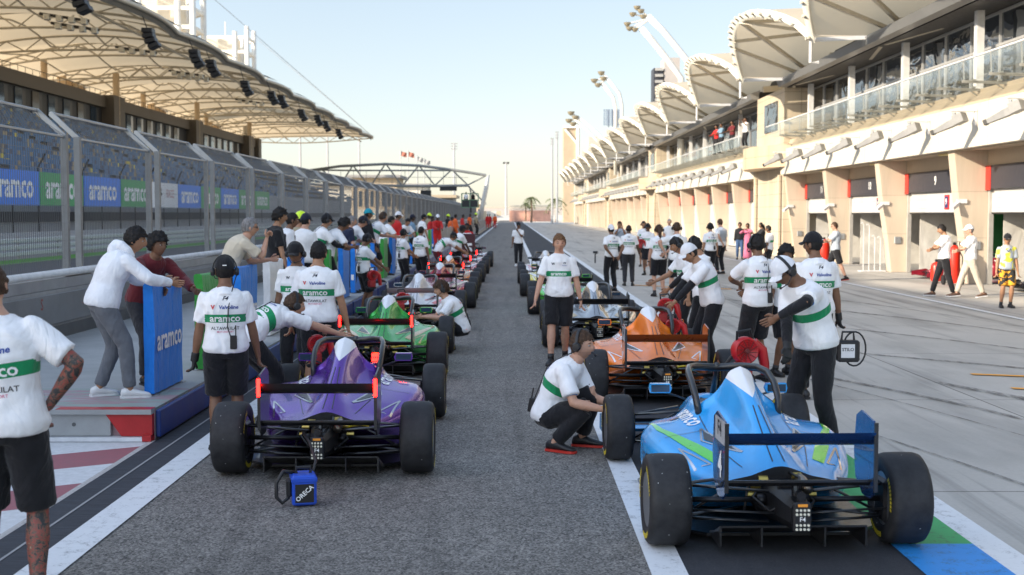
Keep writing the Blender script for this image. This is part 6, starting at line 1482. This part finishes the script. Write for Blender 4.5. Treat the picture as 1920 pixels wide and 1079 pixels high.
    rl = MB(); rl.rbox(-.055, .055, -.485, -.445, .19, .37, .01); rl = rl.build('rain_light', M_BLK, root)
    d = MB()
    for i in range(4):
        for z in (.21, .235, .30, .325): d.lathe([(.0001, -.492), (.008, -.492), (.008, -.486)], (-.036+.024*i, 0, z), 'y', 8)
    d.build('lamp_dot', M_DOT, rl)
    d = MB(); d.rbox(-.03, .03, -.49, -.486, .345, .362, .001, 0); d.build('warning_label', mat('orange_label', (.8,.3,.03), .5), rl)
    f = MB(); text_flat(f, 'F4', (0, -.487, .268), (1,0,0), (0,0,1), .04); f.build('lettering', M_WHT, rl)
    # suspension
    def arm(pts, r=.012, fl=1.8, nm='suspension_arm'):
        f = MB(); f.tube(pts, (r*fl), 8, flat=1/fl/1.2); f.build(nm, M_SUSP, root, smooth=True)
    for s_ in (1, -1):
        arm([(s_*.12, -.12, .36), (s_*.66, 0, .38)]); arm([(s_*.16, .32, .37), (s_*.66, .02, .38)])
        arm([(s_*.12, -.12, .17), (s_*.66, 0, .17)]); arm([(s_*.2, .34, .16), (s_*.66, .02, .17)])
        arm([(s_*.10, -.20, .24), (s_*.66, -.08, .24)], .009); arm([(s_*.17, .1, .42), (s_*.64, .01, .19)], .011, 1.3, 'pushrod')
        f = MB(); f.tube([(s_*.11, 0, .28), (s_*.66, 0, .285)], .018, 8); f.tube([(s_*.11, 0, .28), (s_*.17, 0, .28)], .04, 8); f.build('driveshaft', M_DK, root, smooth=True)
        arm([(s_*.22, 2.55, .44), (s_*.64, 2.75, .38)]); arm([(s_*.2, 2.95, .42), (s_*.64, 2.76, .38)])
        arm([(s_*.22, 2.45, .16), (s_*.64, 2.75, .16)]); arm([(s_*.18, 3.0, .16), (s_*.64, 2.76, .16)]); arm([(s_*.2, 2.6, .46), (s_*.62, 2.74, .18)], .011, 1.3, 'pushrod')
        f = MB(); f.rbox(s_*.66-.03, s_*.66+.03, -.1, .1, .14, .42, .02); f.build('upright', M_DK, root); f = MB(); f.rbox(s_*.64-.03, s_*.64+.03, 2.67, 2.83, .13, .40, .02); f.build('upright', M_DK, root)
        # mirror
        f = MB(); f.loft([[(s_*x, y, z) for x, z in ((.40,.655),(.56,.655),(.57,.69),(.56,.73),(.40,.73),(.385,.69))] for y in (2.13, 2.19)]); mi_ = f.build('mirror', P_, root)
        f = MB(); f.box(min(s_*.405, s_*.555), max(s_*.405, s_*.555), 2.124, 2.129, .665, .722); f.build('mirror_glass', M_GL1, mi_); f = MB(); f.bar((s_*.27, 2.2, .60), (s_*.44, 2.17, .66), .03, .015); f.build('mirror_stalk', M_CARB, mi_)
    # rear wing
    wg = thing('rear_wing', None, None); wg.parent = root
    def foil(m, y0, z0, chord, ang, x0, x1, th=.018):
        rows = []
        for t in range(13):
            u = 1-abs(t-6)/6; sgn = 1 if t < 6 else -1
            yy = chord*(u if True else 0); zz = sgn*th*sin(pi*min(1, u))**.5*1.0 - .05*chord*sin(pi*u)*2
            yy_ = y0 - yy*cos(ang)+zz*sin(ang); zz_ = z0 + yy*sin(ang)+zz*cos(ang); rows.append((yy_, zz_))
        m.loft([[(x, a, b) for a, b in rows[:-1]] for x in (x0, x1)])
    f = MB(); foil(f, -.22, .70, .25, .34, -.455, .455, .026); f.build('main_plane', W_, wg, smooth=True, sharp=40)
    f = MB(); foil(f, -.20, .44, .19, .22, -.47, .47, .012); f.box(-.455, .455, -.385, -.375, .47, .485); f.build('lower_plane', M_CARB, wg)
    for s_ in (1, -1):
        f = MB(); f.prism([(-.06,.44),(-.02,.60),(-.06,.83),(-.16,.875),(-.40,.845),(-.43,.80),(-.43,.42),(-.34,.36),(-.2,.36)], s_*.46-.006, s_*.46+.006, 'x'); ep = f.build('endplate', pal.get('endplate', W_), wg)
        f = MB(); f.box(s_*.46-.012, s_*.46+.012, -.445, -.43, .42, .84); f.build('trailing_edge', pal.get('edge', M_CARB), ep)
        if pal.get('lights'):
            f = MB(); f.rbox(s_*.46-.013, s_*.46+.013, -.468, -.446, .68, .82, .004); f.build('wing_light', M_RLED, ep)
    for s_ in (1, -1): f = MB(); f.prism([(-.34,.34),(-.2,.34),(-.22,.68),(-.30,.68)], s_*.06-.006, s_*.06+.006, 'x'); f.build('wing_pillar', M_CARB, wg) if False else None
    f = MB(); f.tube([(0, -.3, .35), (0, -.28, .45)], .02, 6); f.build('wing_mount', M_CARB, wg)
    # front wing
    fw = thing('front_wing', None, None); fw.parent = root
    f = MB(); foil(f, 3.95, .09, .32, .06, -.78, .78, .012); f.build('main_plane', P_, fw)
    f = MB(); foil(f, 3.66, .17, .16, .35, .16, .78, .008); f.build('flap', M_CARB, fw); f = MB(); foil(f, 3.66, .17, .16, .35, -.78, -.16, .008); f.build('flap', M_CARB, fw)
    for s_ in (1, -1): f = MB(); f.prism([(3.42,.06),(3.98,.06),(3.96,.2),(3.5,.28),(3.42,.24)], s_*.785-.006, s_*.785+.006, 'x'); f.build('endplate', P_, fw); f = MB(); f.prism([(3.55,.1),(3.75,.1),(3.68,.24),(3.55,.28)], s_*.06-.008, s_*.06+.008, 'x'); f.build('pylon', M_CARB, fw)
    # wheels
    for (Rr, W, xx, yy, nm) in ((.288, .27, .765, 0, 'rear_wheel'), (.278, .235, .755, 2.75, 'front_wheel')):
        t, yl, r = wheel_mesh(Rr, W)
        for s_ in (1, -1):
            wl = thing(nm, None, None, (s_*xx, yy, Rr), pi if s_ < 0 else 0); wl.parent = root
            ty = t.build('tyre', M_TYRE, wl, smooth=True, sharp=40); r.build('rim', [M_RIM, M_DK], wl, smooth=True, sharp=35); yl.build('side_lettering', M_YEL, ty)
    # lettering on the flanks
    for s_ in (1, -1):
        f = MB(); vs, fs = text2d('aramco', .17, bold=.02); project(f, bv, vs, fs, (s_*.36, 1.42, .575) , (0, s_, 0), (-s_*.6, 0, .8), 0, .006, .3)
        if f.f: f.build('sponsor_lettering', pal.get('twhite', M_WHT), body)
        f = MB(); vs, fs = text2d(pal.get('name', 'OGUHARA'), .10, bold=.01, shear=.2); project(f, bv, vs, fs, (s_*1.2, 1.0, .33), (0, s_, 0), (0, 0, 1), 0, .005, 0)
        if f.f: f.build('driver_lettering', pal.get('namecol', M_INK), body)
    return root
def pal(nm, col, acc, acc2, wing=None, lights=False, metal=.75, rough=.2, **kw):
    d = dict(paint=paint(nm+'_paint', col, metal, rough), wing=wing or M_CARB, accent=acc, accent2=acc2, lights=lights); d.update(kw); return d
A_GR = mat('lime_stripe', (.08,.62,.03), .3, coat=1); A_GOLD = mat('gold_stripe', (.75,.48,.18), .2, .8, coat=1); A_WH = mat('white_stripe', (.8,.8,.82), .3, coat=1); A_SIL = mat('silver_stripe', (.6,.6,.63), .15, .9)
W_ORG = mat('dark_orange_wing', (.36,.07,.012), .3, .3, coat=.8); W_BLUE = mat('deep_blue_wing', (.01,.045,.16), .25, .3, coat=.8)
cars = [
 # palette, x, y(rear axle), rz, label
 (pal('purple_chrome', (.13,.03,.38), A_SIL, A_SIL, lights=True, stripes=False, metal=.6, name='aramco', namecol=M_WHT), -1.47, 9.85, R(.5), 'glossy purple single seater nearest on the left, red lamps on its wing'),
 (pal('green_chrome', (.02,.42,.05), A_GOLD, A_GOLD, lights=True, metal=.5), -1.66, 15.75, R(.3), 'bright green single seater parked right in front of the purple one'),
 (pal('white_red', (.72,.70,.70), mat('red_stripe', (.6,.02,.02), .3, coat=1), mat('red_stripe', (.6,.02,.02), .3, coat=1), lights=False, metal=.1, wing=mat('grey_wing', (.3,.3,.3), .4)), -1.72, 22.1, 0, 'white single seater with red flashes in front of the green one in the left row'),
 (pal('crimson_chrome', (.40,.02,.07), A_GOLD, A_GOLD, lights=False), -1.62, 27.3, 0, 'dark crimson single seater with gold edged scoops, fourth in the left row'),
 (pal('red_gold', (.62,.20,.05), A_GOLD, A_WH, lights=True), -1.66, 32.4, 0, 'orange gold single seater with lit wing lamps, fifth in the left row'),
 (pal('red_paint_car', (.55,.03,.05), A_WH, A_GOLD, lights=True, metal=.3), -1.64, 37.6, 0, 'red single seater under the two bending mechanics in the left row'),
 (pal('red_silver', (.45,.2,.2), A_WH, A_WH, lights=True, metal=.5), -1.6, 43.0, 0, 'pale red single seater, last but one of the left row'),
 (pal('dark_red', (.25,.03,.04), A_WH, A_WH, lights=False, metal=.5), -1.55, 48.4, 0, 'dark red single seater at the far end of the left row'),
 (pal('sky_blue', (.02,.36,.82), A_GR, A_SIL, wing=W_BLUE, metal=.12, rough=.22, name='OGUHARA', edge=M_CARB), 1.69, 7.70, R(1.6), 'sky blue single seater nearest on the right with lime stripes and deep blue rear wing'),
 (pal('orange_chrome', (.95,.21,.0), A_GOLD, A_WH, wing=W_ORG, metal=.22, stripes=False, edge=M_CARB), 1.66, 13.7, R(.5), 'shiny orange single seater in front of the sky blue one'),
 (pal('silver_chrome', (.50,.50,.52), A_GOLD, A_SIL, metal=.9, rough=.12), 1.34, 19.3, 0, 'silver single seater with gold edged scoop in front of the orange one'),
 (pal('lime_green', (.10,.60,.08), A_WH, A_WH, metal=.4, wing=mat('green_wing', (.02,.2,.04), .4)), 1.20, 25.6, 0, 'lime green single seater half hidden behind the boy in shorts'),
 (pal('yellow', (.75,.62,.06), A_WH, A_WH, metal=.2), 1.08, 31.2, 0, 'yellow single seater between the lime green and the white one'),
 (pal('white_black', (.75,.75,.75), mat('red_stripe', (.6,.02,.02), .3), M_CARB, metal=.1), 1.05, 36.8, 0, 'white single seater with red mirror caps at the far end of the right row'),
]
CAR_OBJ = []
NEARCARS = (0, 1, 2, 3, 8, 9, 10)
proto = None
for i, (p_, x, y, rz, lab) in enumerate(cars):
    if i in NEARCARS:
        c = make_car(p_)
        if i == 3: proto = c; ptree = tree_of(c); ppal = p_; 
    else:
        rm = {ppal['paint'].name: p_['paint'], ppal['wing'].name: p_['wing'], ppal['accent'].name: p_['accent']} 
        c = copy_tree(proto, tree=ptree, remap={ppal['paint'].name: p_['paint'], ppal['accent'].name: p_['accent']})
        if p_['lights']:
            for k_ in c.children_recursive:
                if k_.name.startswith('endplate') and k_.parent.name.startswith('rear_wing'):
                    sx = 1 if k_.data.vertices[0].co.x > 0 else -1
                    f = MB(); f.rbox(sx*.46-.013, sx*.46+.013, -.468, -.446, .68, .82, .004); f.build('wing_light', M_RLED, k_)
    c.location = (x, y, .004); c.rotation_euler = (0, 0, rz); c.scale = (.957, .98, .98); c['label'] = lab; c['group'] = 'single seaters queued in the pit lane'; CAR_OBJ.append(c)
# number plate and marks on the blue and orange wing ends
def endmark(car, s_, txts, base):
    f = MB(); f.box(min(s_*.4675, s_*.4695), max(s_*.4675, s_*.4695), -.42, -.12, base[0], base[1]); o = link('number_plate', f.mesh('number_plate', mat('plate_silver', (.42,.42,.44), .4)), car)
    f = MB()
    for st, y, z, sz in txts: text_flat(f, st, (s_*.471, y, z), (0, s_, 0), (0,0,1), sz, bold=.02)
    o = link('plate_lettering', f.mesh('plate_lettering', M_INK), car)
endmark(CAR_OBJ[8], -1, [('F4', -.26, .78, .13)], (.70, .845)); endmark(CAR_OBJ[9], -1, [('F4', -.26, .78, .13)], (.70, .845))
f = MB(); text_flat(f, '4', (-.4705, -.28, .56), (0,-1,0), (0,0,1), .22, bold=.03); link('number_lettering', f.mesh('number_lettering', M_WHT), CAR_OBJ[8])
# rear wing lamp glow on the purple, green, extra red rain lights seen lit on far cars
for ci in (1, 2, 3):
    for z_ in (.33, .27):
        f = MB(); f.rbox(-.05, .05, -.512, -.494, z_-.02, z_+.02, .004); link('rain_lamp', f.mesh('rain_lamp', M_RLED), CAR_OBJ[ci])
# cars standing in the garages
gl_ = [(13.2+3.2, 47.5, R(90+180), pal('garage_dark', (.06,.06,.07), A_WH, A_WH, metal=.3), 'dark single seater standing inside garage 10, its front wheel showing'),
       (16.9, 39.9, R(90), pal('garage_maroon', (.30,.02,.04), A_WH, A_WH, metal=.3), 'maroon single seater with white edged nose inside garage 9'),
       (17.2, 33.2, R(90), pal('garage_black', (.03,.03,.035), A_WH, A_WH, metal=.3), 'black single seater in the shade inside garage 8')]
for x, y, rz, p_, lab in gl_:
    c = copy_tree(proto, tree=ptree, remap={ppal['paint'].name: p_['paint'], ppal['accent'].name: p_['accent']}); c.location = (x, y, .012); c.rotation_euler = (0, 0, rz); c['label'] = lab
# blue starter box behind the purple car
t = thing('starter_box', 'blue battery starter box with black cable on the asphalt behind the purple car', 'battery box', (-1.47, 8.78, 0), R(14))
f = MB(); f.rbox(-.085, .085, -.10, .10, .008, .22, .012); f.rbox(-.09, .09, -.105, .105, .17, .205, .006); f.build('case', mat('starter_blue', (.008,.07,.52), .4, coat=.3), t)
f = MB(); f.box(-.065, .065, -.104, -.1005, .03, .16); f.build('label_panel', M_INK, t); f = MB(); text_flat(f, 'ORECA', (0, -.106, .095), (.75,0,.66), (-.66,0,.75), .045, bold=.02); f.build('lettering', M_WHT, t)
f = MB(); f.tube([(-.05, 0, .22), (-.05, 0, .26), (.05, 0, .26), (.05, 0, .22)], .012, 6); f.rbox(-.12, -.085, -.05, .05, .06, .18, .01); f.build('handle', M_BLK, t)
f = MB(); f.tube([(-.06, .02, .22), (-.14, .0, .24), (-.19, -.02, .16), (-.19, -.03, .06), (-.15, -.03, .02), (-.11, -.02, .05), (-.10, 0, .12)], .014, 8); f.tube([(.07, .05, .2), (.10, .12, .28), (.08, .4, .36), (.06, .72, .38)], .011, 8); f.build('cable', M_BLK, t, smooth=True)
# red cooling blowers
def blower(loc, rz, lab, sc=1., tilt=0):
    t = thing('cooling_fan', lab, 'fan', loc, rz, group='red cooling fans')
    M_ = Matrix.Rotation(tilt, 4, 'X') @ Matrix.Scale(sc, 4); c = (0, 0, .16)
    f = MB(); prof = [(.0001,-.05)]+[(r, -.055-.010*(k % 2)) for k, r in enumerate((.03,.05,.055,.075,.08,.10,.105,.125))]+[(.135,-.06),(.148,-.035),(.150,.02),(.135,.06),(.10,.085),(.05,.095),(.0001,.095)]
    f.lathe(prof, c, 'y', 26)
    f.tube([(.10,0,.24),(.20,0,.16),(.23,0,.02),(.24,0,-.10)], [.055,.058,.052,.046], 12)          # spiral outlet
    f.xf(M_); f.build('volute_casing', M_REDC, t, smooth=True, sharp=35)
    f = MB(); f.rbox(-.12, .06, -.085, .065, -.14, .035, .02); f.cbox((-.03, -.09, -.05), (.10, .012, .06)); f.xf(M_); f.build('motor_block', mat('dull_red', (.34,.02,.02), .5, var=.3, scale=20), t)
    f = MB(); f.lathe([(.0001,-.078),(.022,-.078),(.028,-.07)], c, 'y', 12)
    for k in range(12): a = k*pi/6; f.bar((.03*cos(a),-.070,.16+.03*sin(a)), (.125*cos(a+.4),-.066,.16+.125*sin(a+.4)), .006)
    f.xf(M_); f.build('intake_grille', mat('grille_dark_red', (.12,.012,.012), .5), t)
    f = MB(); f.tube([(-.09,0,.27),(-.10,-.02,.36),(.05,-.02,.38),(.09,0,.28)], .016, 8); f.tube([(-.1,.05,-.1),(-.19,.08,-.16),(-.2,.06,.0),(-.13,.03,.10)], .018, 8); f.rbox(-.16, .09, -.06, .05, -.19, -.14, .015); f.xf(M_); f.build('handle', M_BLK, t, smooth=True, sharp=40)
    return t
blower((-1.92, 12.35, .66), R(20), 'red cooling fan resting on the left sidepod beside the purple car cockpit', .65)
blower((-1.60, 18.35, .72), R(10), 'red topped cooling fan on the green car behind its halo', .6)
blower((1.95, 15.75, .78), R(-15), 'round red cooling fan over the cockpit side of the orange car', .7)
blower((-3.1, 13.6, .56), R(70), 'red and black cooling fan standing behind the nearest blue padded board', .8)
# ---------------------------------------------------------------- padded boards on the platform edge
PB = {'b': cloth('padding_blue', (.012,.19,.66), .6), 'g': cloth('padding_green', (.04,.30,.05), .6), 'w': cloth('padding_white', (.72,.72,.74), .6)}
cols_ = 'bgbwbbgbbgbgbwgbgbwgb'
x0 = -3.50
for i, c in enumerate(cols_):
    y = 12.06+1.95*i if i < 10 else 12.06+1.95*10+(i-10)*2.45
    nm = {'b': 'blue', 'g': 'green', 'w': 'white'}[c]
    lab = f'{nm} padded board on the platform edge, {ORD[i]} of its row from the near end' if i < 20 else 'blue padded board at the far end of its row'
    t = thing('padded_board', lab, 'board', (x0, y, .29), group='padded boards along the platform edge')
    b_ = MB(); L = 1.06
    rows = []
    for q in range(17):                               # slightly sagging fabric cover
        yy = L*q/16; 
        rows.append([(xx+.006*sin(q*1.7+k*.9)+.004*sin(k*2.3+i), yy, zz-.012*sin(pi*yy/L)*(zz > .9)) for k, (xx, zz) in enumerate([(-.05,.02),(-.052,.3),(-.05,.6),(-.05,.9),(-.045,1.07),(-.02,1.09),(.02,1.09),(.045,1.07),(.05,.9),(.052,.6),(.05,.3),(.05,.02)])])
    b_.loft(rows); b_.build('cover', PB[c], t, smooth=True, sharp=60)
    f = MB(); f.cbox((0, .06, .0045), (.16, .09, .009)); f.cbox((0, L-.06, .0045), (.16, .09, .009)); f.build('foot', M_GAL, t)
    if i < 2 or i in (2,):
        f = MB(); vs, fs = text2d('aramco', .30, bold=.02)
        text_flat(f, 'aramco', (.0585, L/2, .52), (0, 1, 0), (0, 0, 1), .30, bold=.02); f.v = [(x+.004, y_, z_) for x, y_, z_ in f.v]; f.build('lettering', M_WHT, t)
    else:
        f = MB(); f.box(-.03, .03, -.008, -.004, .30, .42) ; f.build('patch', M_WHT, t)
for i in range(45):
    y = 61+i*3.9
    t = thing('barrier_screen', 'grey mesh barrier screen on the platform edge beyond the padded boards', 'barrier', (x0, y, .29), group='grey barrier screens')
    MB().box(-.02, .02, .05, 3.8, .05, 1.0).build('screen', mat('screen_grey', (.22,.22,.23), .6), t); MB().box(-.035, .035, 0, .05, 0, 1.06).build('post', M_GAL, t)
# black board with white numbers
t = thing('signal_board', 'dark pit board with large white numerals leaning by the marshal in the vest', 'board', (-1.98, 44.5, 0), R(12))
f = MB(); f.rbox(-.02, .72, -.03, .03, .35, 1.35, .03); f.build('panel', mat('board_maroon', (.06,.012,.02), .5), t)
f = MB(); text_flat(f, '9', (.18, -.034, .62), (1,0,0), (0,0,1), .5, bold=.04); text_flat(f, '5', (.5, -.034, .8), (1,0,0), (0,0,1), .5, bold=.04); text_flat(f, '7', (.52, -.034, .5), (1,0,0), (0,0,1), .4, bold=.04); f.build('numerals', M_WHT, t)
f = MB(); f.bar((.1,0,0), (.1,0,.4), .04); f.bar((.6,0,0), (.6,0,.4), .04); f.build('leg', M_BLK, t)
# hand held things
def red_fan(x, y, z, rz, lab, sc): blower((x, y, z), rz, lab, sc)
blower((1.93, 10.3, .80), R(15), 'large red fan held low by the white capped person at the sky blue car', .78)
blower((1.98, 15.25, .58), R(-10), 'red fan under the hand of the white capped person at the orange car', .65)
x_, y_ = gnd(1200, 516); blower((x_, y_-.2, 1.0), 0, 'red fan hanging at the side of the person in dark cap', .7)
blower((-2.72, 24.6, .72), R(40), 'black and red bag like fan in the hands of the person beside the left row', .75)
t = thing('battery_pack', 'black battery pack with looped cable hanging from a gloved hand', 'battery pack', (3.72, 13.78, .42))
f = MB(); f.rbox(-.12, .12, -.07, .07, 0, .24, .02); f.tube([(-.07,0,.24),(-.06,0,.33),(.06,0,.33),(.07,0,.24)], .013, 8); f.build('case', M_BLK, t, smooth=True, sharp=30)
f = MB(); f.box(-.09, .06, -.0735, -.0705, .05, .2); f.build('label_panel', mat('label_grey', (.6,.6,.62), .5), t); f = MB(); text_flat(f, 'STILO', (-.015, -.0755, .14), (1,0,0), (0,0,1), .05, bold=.02); f.build('lettering', M_INK, t)
f = MB(); f.tube([(.08+.14*cos(a)*.9, .02, .14+.19*sin(a)) for a in [2*pi*k/20-2.3 for k in range(19)]], .010, 8); f.build('cable', M_BLK, t, smooth=True)
# extinguishers by the garages
def exting(px, py, lab, h_=.9, trolley=False, r=.17):
    x, y = gnd(px, py); t = thing('fire_extinguisher', lab, 'fire extinguisher', (x, y, 0))
    f = MB(); f.lathe([(.0001,.04),(r*.9,.05),(r,.1),(r,h_*.8),(r*.8,h_*.92),(r*.3,h_),(.0001,h_)], (0,0,0), 'z', 16); f.build('cylinder', mat('extinguisher_red', (.62,.025,.01), .35), t, smooth=True, sharp=50)
    f = MB(); f.cbox((0,0,h_+.04), (.08,.08,.08)); f.tube([(.05,-.02,h_),(.2,-.1,h_*.7),(.16,-.16,h_*.3)], .018, 6)
    if trolley: f.tube([(-.2,.12,.1),(-.2,.14,1.25),(.2,.14,1.25),(.2,.12,.1)], .02, 6); f.lathe([(.0001,-.3),(.14,-.3),(.14,-.24),(.0001,-.24)], (0,.1,.14), 'x', 12); f.lathe([(.0001,.3),(.14,.3),(.14,.24),(.0001,.24)], (0,.1,.14), 'x', 12)
    f.build('valve' if not trolley else 'trolley', M_BLK, t, smooth=True, sharp=40)
exting(1545, 499, 'big red wheeled extinguisher by the white door of garage eleven', 1.05, True, .22)
exting(1790, 535, 'tall red extinguisher on a stand between the two walkers at garage nine', 1.15, True, .16)
exting(1757, 531, 'squat red extinguisher partly behind the bearded walker', .62, False, .17)
x, y = gnd(1635, 510); t = thing('hose_stand', 'thin silver hose stands on a plate before garage ten', 'stand', (x, y, 0))
f = MB(); f.rbox(-.45, .45, -.2, .2, 0, .04, .01); f.build('base', M_FRM, t)
for k, hh_ in enumerate((1.75, 1.7, 1.3, 1.25)): f = MB(); xx = -.3+.2*k; f.tube([(xx, 0, .04), (xx, 0, hh_-.1), (xx-.05, 0, hh_), (xx-.12, 0, hh_-.05)], .015, 6); f.build('rod', M_FRM, t)
# gimbal camera on the ground line, start board
x, y = gnd(1116, 494); t = thing('camera_gimbal', 'small black camera on a stick held out over the apron', 'camera', (x, y, .0)); f = MB(); f.tube([(0,0,.0),(0,0,.38)], .03, 8); f.build('grip', M_BLK, t); f = MB(); f.rbox(-.09,.09,-.05,.05,.40,.50,.01); f.tube([(0,0,.38),(.12,0,.42),(.1,0,.5)], .015, 6); f.build('head', M_BLK, t)
bpy.data.batch_remove(JUNK+[WB]); bpy.data.scenes.remove(TMP)
